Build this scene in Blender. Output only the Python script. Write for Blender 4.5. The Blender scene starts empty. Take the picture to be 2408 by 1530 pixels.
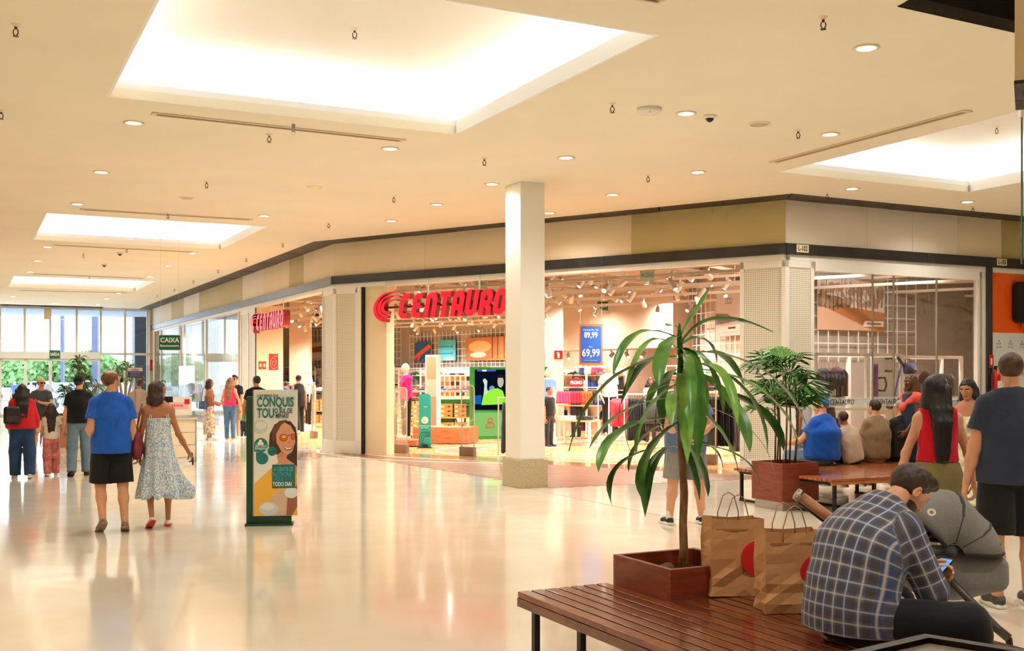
import bpy, math, random, numpy as np
from mathutils import Vector, Matrix, Euler
random.seed(7)
R = math.radians
SC = bpy.context.scene
COL = SC.collection
# ---------------------------------------------------------------- camera
FP, CX, HZ, EYE, ZC = 2558.0, 1204.0, 885.0, 1.70, 4.67
cam = bpy.data.cameras.new('camera'); cam.sensor_width = 36; cam.lens = 36*FP/2408
cam.shift_y = (HZ-765)/2408; cam.clip_end = 500
camo = bpy.data.objects.new('camera', cam); COL.objects.link(camo)
camo.location = (0, 0, EYE); camo.rotation_euler = (R(90), 0, 0)
SC.camera = camo
# ---------------------------------------------------------------- sky and exposure
w = bpy.data.worlds.new('sky'); SC.world = w; w.use_nodes = True
wb = w.node_tree.nodes['Background']; wb.inputs[0].default_value = (.86, .94, 1, 1); wb.inputs[1].default_value = 5.5
SC.view_settings.view_transform = 'Standard'; SC.view_settings.look = 'None'
SC.view_settings.exposure = -0.06; SC.view_settings.gamma = 1; SC.view_settings.use_curve_mapping = False
LAMP_W, COVE_E, SHOP_W = 185.0, 24.0, 560.0
try:
    SC.cycles.use_denoising = True; SC.cycles.max_bounces = 7; SC.cycles.diffuse_bounces = 4; SC.cycles.use_adaptive_sampling = True; SC.cycles.adaptive_threshold = .12; SC.cycles.adaptive_min_samples = 14
    SC.cycles.glossy_bounces = 3; SC.cycles.transmission_bounces = 4; SC.cycles.transparent_max_bounces = 14
    SC.cycles.caustics_reflective = False; SC.cycles.caustics_refractive = False
    SC.cycles.sample_clamp_indirect = 6
except Exception: pass
# ---------------------------------------------------------------- geometry of the place
DA = Vector((-.4486, .8938, 0)); DB = Vector((.8938, .4486, 0)); DC = Vector((.817, -.5767, 0))
RZA, RZB, RZC = R(-63.35), R(26.65), R(-35.22)      # headings whose local x runs along each shop front
P1 = Vector((-3.98, 24.3, 0)); P2 = Vector((4.59, 18.25, 0))
def G(u, v):
    d = EYE*FP/(v-HZ); return Vector(((u-CX)/FP*d, d, 0))
def CE(u, v, z=ZC):
    d = (z-EYE)*FP/(HZ-v); return Vector(((u-CX)/FP*d, d, z))
def at(u, v, d): return Vector(((u-CX)/FP*d, d, EYE+(HZ-v)/FP*d))
def atz(u, v, z):
    d = (EYE-z)*FP/(v-HZ); return Vector(((u-CX)/FP*d, d, z))
# ---------------------------------------------------------------- materials
def lin(c):
    c = [x/255 if max(c[:3]) > 1 else x for x in c[:3]] if max(c[:3]) > 1.001 else list(c[:3])
    return tuple((x/12.92 if x <= .04045 else ((x+.055)/1.055)**2.4) for x in c)
MT = {}
def mat(name, c, rough=.6, metal=0, var=0, vs=8, bump=0, bs=60, spec=.5, emit=0, ecol=None, alpha=1, trans=0, sheen=0, stretch=None, coat=0):
    if name in MT: return MT[name]
    m = bpy.data.materials.new(name); m.use_nodes = True; nt = m.node_tree; b = nt.nodes['Principled BSDF']
    L = lin(c); b.inputs['Base Color'].default_value = (*L, 1); b.inputs['Roughness'].default_value = rough
    b.inputs['Metallic'].default_value = metal; b.inputs['Specular IOR Level'].default_value = spec
    b.inputs['Alpha'].default_value = alpha; b.inputs['Transmission Weight'].default_value = trans
    b.inputs['Coat Weight'].default_value = coat; b.inputs['Coat Roughness'].default_value = .08
    if sheen: b.inputs['Sheen Weight'].default_value = sheen
    if emit:
        b.inputs['Emission Color'].default_value = (*lin(ecol or c), 1); b.inputs['Emission Strength'].default_value = emit
    if var or bump:
        tc = nt.nodes.new('ShaderNodeTexCoord'); mp = nt.nodes.new('ShaderNodeMapping')
        nt.links.new(tc.outputs['Object'], mp.inputs[0])
        if stretch: mp.inputs['Scale'].default_value = stretch
    if var:
        n = nt.nodes.new('ShaderNodeTexNoise'); n.inputs['Scale'].default_value = vs; n.inputs['Detail'].default_value = 4
        nt.links.new(mp.outputs[0], n.inputs[0])
        r = nt.nodes.new('ShaderNodeValToRGB')
        r.color_ramp.elements[0].position = .3; r.color_ramp.elements[1].position = .7
        r.color_ramp.elements[0].color = (*[x*(1-var) for x in L], 1); r.color_ramp.elements[1].color = (*[min(1, x*(1+var)) for x in L], 1)
        nt.links.new(n.outputs[0], r.inputs[0]); nt.links.new(r.outputs[0], b.inputs['Base Color'])
    if bump:
        n = nt.nodes.new('ShaderNodeTexNoise'); n.inputs['Scale'].default_value = bs; n.inputs['Detail'].default_value = 3
        nt.links.new(mp.outputs[0], n.inputs[0]); bp = nt.nodes.new('ShaderNodeBump'); bp.inputs['Strength'].default_value = bump
        bp.inputs['Distance'].default_value = .01
        nt.links.new(n.outputs[0], bp.inputs['Height']); nt.links.new(bp.outputs[0], b.inputs['Normal'])
    MT[name] = m; return m
def fabric(name, c, var=.12): return mat(name, c, .85, var=var, vs=5, bump=.35, bs=22, spec=.2, sheen=.15)
def nodes(m): return m.node_tree, m.node_tree.nodes['Principled BSDF']
def wood(name, c1, c2, rough=.4, scale=(1, 14, 14), coat=0, ns=3.0):
    m = mat(name, c1, rough, coat=coat); nt, b = nodes(m)
    tc = nt.nodes.new('ShaderNodeTexCoord'); mp = nt.nodes.new('ShaderNodeMapping'); mp.inputs['Scale'].default_value = scale
    oi = nt.nodes.new('ShaderNodeObjectInfo'); ad = nt.nodes.new('ShaderNodeVectorMath'); ad.operation = 'ADD'
    ml = nt.nodes.new('ShaderNodeMath'); ml.operation = 'MULTIPLY'; ml.inputs[1].default_value = 37
    nt.links.new(oi.outputs['Random'], ml.inputs[0]); nt.links.new(ml.outputs[0], ad.inputs[1])
    nt.links.new(tc.outputs['Object'], ad.inputs[0]); nt.links.new(ad.outputs[0], mp.inputs[0])
    n = nt.nodes.new('ShaderNodeTexNoise'); n.inputs['Scale'].default_value = ns; n.inputs['Detail'].default_value = 6; n.inputs['Distortion'].default_value = .6
    nt.links.new(mp.outputs[0], n.inputs[0]); r = nt.nodes.new('ShaderNodeValToRGB')
    r.color_ramp.elements[0].position = .32; r.color_ramp.elements[1].position = .68
    r.color_ramp.elements[0].color = (*lin(c2), 1); r.color_ramp.elements[1].color = (*lin(c1), 1)
    nt.links.new(n.outputs[0], r.inputs[0])
    hs = nt.nodes.new('ShaderNodeHueSaturation'); mr = nt.nodes.new('ShaderNodeMapRange'); mr.inputs[3].default_value = .78; mr.inputs[4].default_value = 1.2
    nt.links.new(oi.outputs['Random'], mr.inputs[0]); nt.links.new(mr.outputs[0], hs.inputs['Value']); nt.links.new(r.outputs[0], hs.inputs['Color'])
    nt.links.new(hs.outputs[0], b.inputs['Base Color']); return m
def emis(name, c, s):
    if name in MT: return MT[name]
    m = bpy.data.materials.new(name); m.use_nodes = True; nt = m.node_tree; nt.nodes.remove(nt.nodes['Principled BSDF'])
    e = nt.nodes.new('ShaderNodeEmission'); e.inputs[0].default_value = (*lin(c), 1); e.inputs[1].default_value = s
    nt.links.new(e.outputs[0], nt.nodes['Material Output'].inputs[0]); MT[name] = m; return m
def glass(name, tint=(1, 1, 1), refl=.10, rough=.02):
    if name in MT: return MT[name]
    m = bpy.data.materials.new(name); m.use_nodes = True; nt = m.node_tree; nt.nodes.remove(nt.nodes['Principled BSDF'])
    t = nt.nodes.new('ShaderNodeBsdfTransparent'); t.inputs[0].default_value = (*tint, 1)
    g = nt.nodes.new('ShaderNodeBsdfGlossy'); g.inputs['Roughness'].default_value = rough
    lw = nt.nodes.new('ShaderNodeLayerWeight'); lw.inputs[0].default_value = .35
    mr = nt.nodes.new('ShaderNodeMapRange'); mr.inputs[3].default_value = refl*.55; mr.inputs[4].default_value = min(1, refl*5)
    mx = nt.nodes.new('ShaderNodeMixShader')
    nt.links.new(lw.outputs['Fresnel'], mr.inputs[0]); nt.links.new(mr.outputs[0], mx.inputs[0])
    nt.links.new(t.outputs[0], mx.inputs[1]); nt.links.new(g.outputs[0], mx.inputs[2]); nt.links.new(mx.outputs[0], nt.nodes['Material Output'].inputs[0])
    MT[name] = m; return m
M_white = mat('white_paint', (236, 232, 222), .45); M_cream = mat('cream_wall', (240, 220, 185), .7)
M_metal = mat('brushed_steel', (180, 178, 172), .35, .9); M_black = mat('black_satin', (22, 22, 24), .4)
M_dark = mat('dark_metal', (45, 42, 40), .4, .5); M_glass = glass('clear_glass', (.95, .97, .96), .09)
# ---------------------------------------------------------------- mesh helpers
class MB:
    def __init__(s): s.v = []; s.f = []; s.m = []
    def add(s, vs, fs, mi=0):
        o = len(s.v); s.v += [tuple(x) for x in vs]; s.f += [tuple(i+o for i in f) for f in fs]; s.m += [mi]*len(fs); return s
    def box(s, x0, x1, y0, y1, z0, z1, mi=0, M=None):
        vs = [Vector(p) for p in ((x0,y0,z0),(x1,y0,z0),(x1,y1,z0),(x0,y1,z0),(x0,y0,z1),(x1,y0,z1),(x1,y1,z1),(x0,y1,z1))]
        if M is not None: vs = [M @ p for p in vs]
        return s.add(vs, [(0,3,2,1),(4,5,6,7),(0,1,5,4),(1,2,6,5),(2,3,7,6),(3,0,4,7)], mi)
    def cbox(s, c, sz, mi=0, M=None):
        return s.box(c[0]-sz[0]/2, c[0]+sz[0]/2, c[1]-sz[1]/2, c[1]+sz[1]/2, c[2]-sz[2]/2, c[2]+sz[2]/2, mi, M)
    def tube(s, pts, r, n=8, mi=0, cap=True, flat=1.0):
        pts = [Vector(p) for p in pts]; k = len(pts); rs = r if isinstance(r, (list, tuple)) else [r]*k
        up = None; vs = []
        for i, p in enumerate(pts):
            t = (pts[min(i+1, k-1)]-pts[max(i-1, 0)]).normalized()
            if up is None: up = Vector((0,0,1)) if abs(t.z) < .9 else Vector((1,0,0))
            a = t.cross(up);  a = a.normalized() if a.length > 1e-6 else t.orthogonal().normalized()
            b = a.cross(t).normalized(); up = b
            for j in range(n):
                an = 2*math.pi*j/n; vs.append(p+a*(math.cos(an)*rs[i])+b*(math.sin(an)*rs[i]*flat))
        fs = [(i*n+j, i*n+(j+1) % n, (i+1)*n+(j+1) % n, (i+1)*n+j) for i in range(k-1) for j in range(n)]
        if cap: fs += [tuple(reversed(range(n))), tuple(range((k-1)*n, k*n))]
        return s.add(vs, fs, mi)
    def cyl(s, c, r, h, n=20, mi=0, r2=None): return s.tube([c, (c[0], c[1], c[2]+h)], [r, r if r2 is None else r2], n, mi)
    def lathe(s, prof, n=20, mi=0, c=(0,0,0), M=None, cap=True):
        vs = []
        for (r, z) in prof:
            for j in range(n):
                a = 2*math.pi*j/n; p = Vector((c[0]+r*math.cos(a), c[1]+r*math.sin(a), c[2]+z)); vs.append(M @ p if M is not None else p)
        k = len(prof); fs = [(i*n+j, i*n+(j+1) % n, (i+1)*n+(j+1) % n, (i+1)*n+j) for i in range(k-1) for j in range(n)]
        if cap: fs += [tuple(reversed(range(n))), tuple(range((k-1)*n, k*n))]
        return s.add(vs, fs, mi)
    def prism(s, poly, y0, y1, mi=0, M=None):      # polygon in x,z ; extruded along y
        n = len(poly); a = sum(poly[i][0]*poly[(i+1) % n][1]-poly[(i+1) % n][0]*poly[i][1] for i in range(n))
        if a < 0: poly = list(reversed(poly))
        vs = [Vector((x, y0, z)) for x, z in poly]+[Vector((x, y1, z)) for x, z in poly]
        if M is not None: vs = [M @ p for p in vs]
        return s.add(vs, [tuple(range(n)), tuple(reversed(range(n, 2*n)))]+[(i, i+n, (i+1) % n+n, (i+1) % n) for i in range(n)], mi)
    def slab(s, poly, z0, z1, mi=0):
        n = len(poly); a = sum(poly[i][0]*poly[(i+1) % n][1]-poly[(i+1) % n][0]*poly[i][1] for i in range(n))
        if a < 0: poly = list(reversed(poly))
        vs = [(p[0], p[1], z0) for p in poly]+[(p[0], p[1], z1) for p in poly]
        return s.add(vs, [tuple(reversed(range(n))), tuple(range(n, 2*n))]+[(i, (i+1) % n, (i+1) % n+n, i+n) for i in range(n)], mi)
    def build(s, name, mats, parent=None, smooth=False, bevel=0, loc=None, rz=0, kind=None, label=None):
        me = bpy.data.meshes.new(name); me.from_pydata(s.v, [], s.f); me.update()
        if not isinstance(mats, (list, tuple)): mats = [mats]
        for m in mats: me.materials.append(m)
        if len(mats) > 1: me.polygons.foreach_set('material_index', s.m)
        if smooth: me.polygons.foreach_set('use_smooth', [True]*len(me.polygons))
        o = bpy.data.objects.new(name, me); COL.objects.link(o); o.parent = parent
        if loc is not None: o.location = loc
        o.rotation_euler[2] = rz
        if bevel:
            b = o.modifiers.new('bevel', 'BEVEL'); b.width = bevel; b.segments = 2; b.limit_method = 'ANGLE'; b.angle_limit = R(40)
        if kind: o['kind'] = kind
        if label: o['label'] = label
        return o
def thing(name, label, cat, loc=(0,0,0), rz=0, group=None):
    o = bpy.data.objects.new(name, None); COL.objects.link(o); o.empty_display_size = .1
    o.location = loc; o.rotation_euler = (0, 0, rz); o['label'] = label; o['category'] = cat
    if group: o['group'] = group
    return o
def tag(o, label, cat, group=None, kind=None):
    o['label'] = label; o['category'] = cat
    if group: o['group'] = group
    if kind: o['kind'] = kind
    return o
KIDS = {}
def copy_tree(o, parent=None, label=None, loc=None, rz=None, group=None, kids=None):
    c = o.copy(); COL.objects.link(c); c.parent = parent
    if label: c['label'] = label
    if group: c['group'] = group
    if loc is not None: c.location = loc
    if rz is not None: c.rotation_euler[2] = rz
    if kids is None:
        kids = KIDS.get(o.name)
        if kids is None: kids = KIDS[o.name] = [(k, [g for g in bpy.data.objects if g.parent == k]) for k in bpy.data.objects if k.parent == o]
    for k, gs in kids:
        d = k.copy(); COL.objects.link(d); d.parent = c
        for g in gs:
            e = g.copy(); COL.objects.link(e); e.parent = d
    return c
def struct(mb, name, mats, **k):
    o = mb.build(name, mats, **k)
    if k.get('parent') is None: o['kind'] = 'structure'
    return o
def text(s, m, parent, loc, size, rot=(R(90), 0, 0), ext=.002, bold=0, xs=1, shear=0, name='lettering', al='CENTER', sp=1):
    cu = bpy.data.curves.new('t', 'FONT'); cu.body = s; cu.size = size; cu.extrude = ext; cu.offset = bold; cu.shear = shear
    cu.align_x = al; cu.align_y = 'CENTER'; cu.space_character = sp; cu.resolution_u = 3
    t = bpy.data.objects.new('t', cu); me = bpy.data.meshes.new_from_object(t); me.name = name
    bpy.data.objects.remove(t); me.materials.clear(); me.materials.append(m)
    o = bpy.data.objects.new(name, me); COL.objects.link(o); o.parent = parent; o.location = loc; o.rotation_euler = rot; o.scale = (xs, 1, 1)
    return o
def circ(cx, cz, rx, rz=None, n=20, a0=0, a1=360):
    rz = rx if rz is None else rz; full = abs(a1-a0) >= 360; k = n if full else n+1
    return [(cx+rx*math.cos(R(a0+(a1-a0)*i/n)), cz+rz*math.sin(R(a0+(a1-a0)*i/n))) for i in range(k)]
def rrect(x0, x1, z0, z1, r, n=5):
    return circ(x1-r, z1-r, r, n=n, a0=0, a1=90)+circ(x0+r, z1-r, r, n=n, a0=90, a1=180)+circ(x0+r, z0+r, r, n=n, a0=180, a1=270)+circ(x1-r, z0+r, r, n=n, a0=270, a1=359.9)
def spot(loc, power, col=(1, .82, .60), angle=150, blend=1, rad=.06, aim=None, parent=None):
    l = bpy.data.lights.new('lamp_and_fill_light', 'SPOT'); l.energy = power; l.color = col; l.spot_size = R(angle); l.spot_blend = blend; l.shadow_soft_size = rad
    o = bpy.data.objects.new('lamp_and_fill_light', l); COL.objects.link(o); o.location = loc; o.parent = parent
    if aim is not None: o.rotation_euler = (Vector(aim)-Vector(loc)).to_track_quat('-Z', 'Y').to_euler()
    return o
# ---------------------------------------------------------------- implicit surfaces -> one continuous mesh
f32 = np.float32
def cap(a, b, ra, rb, fl=None):
    a = np.array(a, f32); b = np.array(b, f32)
    ba = b-a; L = float(ba @ ba)+1e-9; rm = max(ra, rb)
    def f(P):
        pa = P-a; t = np.clip(pa @ ba/L, 0, 1)
        q = pa-t[:, None]*ba
        return np.sqrt((q*q).sum(1))-(ra+(rb-ra)*t)
    f.bb = (np.minimum(a, b)-rm, np.maximum(a, b)+rm); return f
def ell(c, r, M=None):
    c = np.array(c, f32); r = np.array(r, f32); rot = None if M is None else np.array(M, f32)
    def f(P):
        q = P-c
        if rot is not None: q = q @ rot
        k0 = np.sqrt(((q/r)**2).sum(1))+1e-6; k1 = np.sqrt(((q/(r*r))**2).sum(1))+1e-6
        return k0*(k0-1)/k1
    m = r if M is None else np.abs(np.array(M, f32)) @ r
    f.bb = (c-m, c+m); return f
def rbox(c, h, rad, M=None):
    c = np.array(c, f32); h = np.array(h, f32)-rad; rot = None if M is None else np.array(M, f32)
    def f(P):
        q = P-c
        if rot is not None: q = q @ rot
        q = np.abs(q)-h; return np.sqrt((np.maximum(q, 0)**2).sum(1))+np.minimum(q.max(1), 0)-rad
    m = h+rad if M is None else np.abs(np.array(M, f32)) @ (h+rad)
    f.bb = (c-m, c+m); return f
def cut(g, p, n):      # keeps the side the normal points away from
    p = np.array(p, f32); n = np.array(n, f32); n = n/np.linalg.norm(n)
    def f(P): return np.maximum(g(P), (P-p) @ n)
    f.bb = g.bb; return f
def sub(g, h, k=.01):
    def f(P):
        a = g(P); b = -h(P); t = np.clip(.5+.5*(a-b)/k, 0, 1); return b+(a-b)*t+k*t*(1-t)
    f.bb = g.bb; return f
def uni(gs, k=.03):
    def f(P):
        d = gs[0](P)
        for g in gs[1:]:
            e = g(P); t = np.clip(.5+.5*(e-d)/k, 0, 1); d = e+(d-e)*t-k*t*(1-t)
        return d
    f.bb = (np.min([g.bb[0] for g in gs], 0), np.max([g.bb[1] for g in gs], 0)); return f
def wrinkle(g, amp=.004, s=1.0, seed=0, ax=(1, 1, 1)):
    rs = np.random.RandomState(seed); W = (rs.randn(6, 3)*28*s*np.array(ax)).astype(f32); ph = (rs.rand(6)*6.28).astype(f32)
    def f(P): return g(P)+amp*(np.abs(np.sin(P @ W.T*.5+ph)).sum(1)-3.8)/2
    f.bb = g.bb; return f
def nets(f, h, pad=2.5):
    lo, hi = f.bb; lo = lo-h*pad; hi = hi+h*pad; K = 4
    n = (np.ceil((hi-lo)/(h*K)).astype(int)+1)
    cx = [lo[i]+np.arange(n[i])*h*K+h*(K-1)/2 for i in range(3)]
    C = np.stack(np.meshgrid(*cx, indexing='ij'), -1).reshape(-1, 3).astype(f32)
    dc = f(C).reshape(n); near = np.abs(dc) < h*K*1.35
    D = np.repeat(np.repeat(np.repeat(dc, K, 0), K, 1), K, 2).astype(f32); mk = np.repeat(np.repeat(np.repeat(near, K, 0), K, 1), K, 2)
    I = np.argwhere(mk); D[mk] = f((lo+I*h).astype(f32))
    S = D < 0
    e = [(0,0,0),(1,0,0),(0,1,0),(1,1,0),(0,0,1),(1,0,1),(0,1,1),(1,1,1)]
    N = np.array(D.shape)-1
    cs = [S[x:x+N[0], y:y+N[1], z:z+N[2]] for x, y, z in e]; cnt = sum(c.astype(np.int8) for c in cs)
    act = (cnt > 0) & (cnt < 8); idx = np.argwhere(act)
    if len(idx) == 0: return np.zeros((0, 3)), np.zeros((0, 4), int)
    vid = -np.ones(N, int); vid[act] = np.arange(len(idx))
    V = np.array([[D[tuple((idx+np.array(c)).T)]] for c in e])[:, 0]
    acc = np.zeros((len(idx), 3)); k = np.zeros(len(idx))
    for i in range(8):
        for ax in range(3):
            j = i | (1 << ax)
            if j == i: continue
            a = V[i]; b = V[j]; m = (a < 0) != (b < 0); t = np.where(m, a/(a-b+1e-12), 0)
            p = np.tile(np.array(e[i], float), (len(idx), 1)); p[:, ax] += t
            acc += p*m[:, None]; k += m
    vs = lo+(idx+acc/k[:, None])*h
    fs = []
    for ax in range(3):
        o1, o2 = [(1, 2), (2, 0), (0, 1)][ax]
        sl = [slice(1, None)]*3; sl = [slice(1, N[i]) for i in range(3)]; sl[ax] = slice(0, N[ax])
        s2 = list(sl); s2[ax] = slice(1, N[ax]+1)
        A = S[tuple(sl)]; B = S[tuple(s2)]; q = np.argwhere(A != B)
        if not len(q): continue
        off = np.ones(3, int); off[ax] = 0; q = q+off
        inside = S[tuple(q.T)]
        d1 = np.zeros(3, int); d1[o1] = 1; d2 = np.zeros(3, int); d2[o2] = 1
        quad = np.stack([vid[tuple(p.T)] for p in (q-d1-d2, q-d2, q, q-d1)], 1)
        quad[~inside] = quad[~inside][:, ::-1]; fs.append(quad)
    fs = np.concatenate(fs); fs = fs[(fs >= 0).all(1)]
    return vs, fs
def npmesh(name, vs, fs, mats, mi=None, parent=None):
    me = bpy.data.meshes.new(name); nv, nf = len(vs), len(fs)
    me.vertices.add(nv); me.vertices.foreach_set('co', np.asarray(vs, f32).ravel())
    me.loops.add(nf*4); me.loops.foreach_set('vertex_index', np.asarray(fs, np.int32).ravel())
    me.polygons.add(nf); me.polygons.foreach_set('loop_start', np.arange(0, nf*4, 4, dtype=np.int32)); me.polygons.foreach_set('loop_total', np.full(nf, 4, np.int32))
    me.polygons.foreach_set('use_smooth', np.ones(nf, bool))
    for m in mats: me.materials.append(m)
    if mi is not None: me.polygons.foreach_set('material_index', np.asarray(mi, np.int32))
    me.update(calc_edges=True)
    o = bpy.data.objects.new(name, me); COL.objects.link(o); o.parent = parent; return o
def sdf_obj(name, f, h, m, parent=None): 
    vs, fs = nets(f, h); return npmesh(name, vs, fs, [m], None, parent)
def xf(V, M): M = np.array(M); return V @ M[:3, :3].T+M[:3, 3]
# ---- head: looks along +y, z up, about 0.235 high
def head_field(fem):
    j = .90 if fem else 1.0
    g = uni([ell((0, -.014, .032), (.074, .094, .088)), ell((0, .022, -.035), (.058*j, .066, .078*j)), ell((0, .052, -.082), (.026*j, .030, .026)),
             ell((0, .045, .005), (.060, .045, .045)), cap((-.028, .072, .028), (.028, .072, .028), .016, .016)], .03)
    g = sub(g, ell((-.032, .094, .008), (.017, .013, .012)), .012); g = sub(g, ell((.032, .094, .008), (.017, .013, .012)), .012)
    parts = [g, cap((0, .088, .018), (0, .108, -.024), .007, .0115), ell((-.012, .097, -.027), (.008, .009, .007)), ell((.012, .097, -.027), (.008, .009, .007))]
    g = uni(parts, .012)
    lips = uni([ell((0, .086, -.052), (.023, .012, .0055)), ell((0, .085, -.0605), (.019, .012, .006))], .004)
    g = uni([g, lips], .004)
    eyes = uni([ell((-.031, .078, .008), (.0125,)*3), ell((.031, .078, .008), (.0125,)*3)], .001)
    g = uni([g, eyes], .003)
    for s in (-1, 1):
        M = np.array(Euler((0, 0, R(-25*s))).to_matrix())
        ear = sub(ell((s*.078, -.008, -.002), (.009, .019, .032), M), ell((s*.088, -.002, 0), (.007, .011, .02), M), .004)
        g = uni([g, ear], .006)
    return g
HEADS = {}
def head_mesh(fem):
    if fem not in HEADS:
        vs, fs = nets(head_field(fem), .0058); c = vs[fs].mean(1)
        mi = np.zeros(len(fs), int)
        lip = (np.abs(c[:, 0]) < .023) & (c[:, 1] > .083) & (c[:, 2] < -.047) & (c[:, 2] > -.067); mi[lip] = 1
        for s in (-1, 1):
            d = np.sqrt((c[:, 0]-s*.031)**2+((c[:, 2]-.008)*1.5)**2); m = (d < .0135) & (c[:, 1] > .07); mi[m] = 2
            d2 = np.sqrt((c[:, 0]-s*.031)**2+(c[:, 2]-.008)**2); mi[(d2 < .0068) & (c[:, 1] > .07)] = 3
            br = (np.abs(c[:, 0]-s*.033) < .018) & (np.abs(c[:, 2]-.031-.12*(.018-np.abs(c[:, 0]-s*.033))) < .0048) & (c[:, 1] > .055); mi[br] = 3
        HEADS[fem] = (vs, fs, mi)
    return HEADS[fem]
# ---- hand: wrist at origin, fingers along -z, thumb towards +y, palm faces -x
HANDS = {}
def hand_mesh(curl, h=.0052):
    if (curl, h) in HANDS: return HANDS[(curl, h)]
    gs = [rbox((0, 0, -.052), (.013, .040, .046), .012), cap((0, 0, .03), (0, 0, -.02), .027, .026)]
    for i, (y, L, r) in enumerate(((.030, .072, .0088), (.010, .080, .0092), (-.011, .074, .0088), (-.030, .058, .0078))):
        p = Vector((0, y, -.088)); a = R(8+curl*22+i*3)
        for q, fr in enumerate((.45, .32, .27)):
            d = Vector((-math.sin(a), y*.9*(.6-curl*.5), -math.cos(a))).normalized()
            n = p+d*L*fr; gs.append(cap(p, n, r*(1-.07*q), r*(.93-.07*q))); p = n; a += R(10+curl*38)
    p = Vector((-.004, .030, -.026))
    for d, L, r in (((-.25, .62, -.62), .042, .013), ((-.3-.4*curl, .35, -.85), .032, .0105), ((-.35-.5*curl, .12, -.9), .026, .0092)):
        n = p+Vector(d).normalized()*L; gs.append(cap(p, n, r, r*.9)); p = n
    HANDS[(curl, h)] = nets(uni(gs, .0065), h); return HANDS[(curl, h)]
# ---- shoe: heel at y=-.07, toe at +y .2, sole at z=0; ankle above origin
def shoe_meshes(kind):
    k = ('shoe', kind)
    if k in HANDS: return HANDS[k]
    if kind == 'low':
        up = uni([ell((0, .12, .035), (.046, .085, .038)), ell((0, -.02, .045), (.036, .055, .045)), cap((0, .05, .05), (0, .0, .065), .036, .032)], .03)
    else:
        up = uni([ell((0, .12, .04), (.050, .088, .043)), ell((0, -.02, .05), (.040, .060, .055)), cap((0, .06, .06), (0, -.005, .085), .04, .038)], .03)
    up = cut(cut(up, (0, 0, .022), (0, 0, -1)), (0, 0, .088), (0, -.25, 1))
    so = uni([rbox((0, .125, .014), (.045, .08, .014), .012), rbox((0, -.01, .016), (.037, .068, .016), .012), rbox((0, .05, .014), (.038, .06, .014), .012)], .02)
    HANDS[k] = (nets(up, .007), nets(so, .007)); return HANDS[k]
HAIRM = {}
def hairmat(c):
    return mat('hair_%d_%d_%d' % c, c, .45, var=.35, vs=40, bump=.6, bs=90, stretch=(1, 1, .12), spec=.5)
def skinmat(c): 
    m = mat('skin_%d_%d_%d' % c, c, .5, var=.06, vs=12, spec=.35)
    m.node_tree.nodes['Principled BSDF'].inputs['Subsurface Weight'].default_value = .08
    m.node_tree.nodes['Principled BSDF'].inputs['Subsurface Radius'].default_value = (.02, .008, .004); return m
def vn(v): return Vector(v).normalized()
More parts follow.
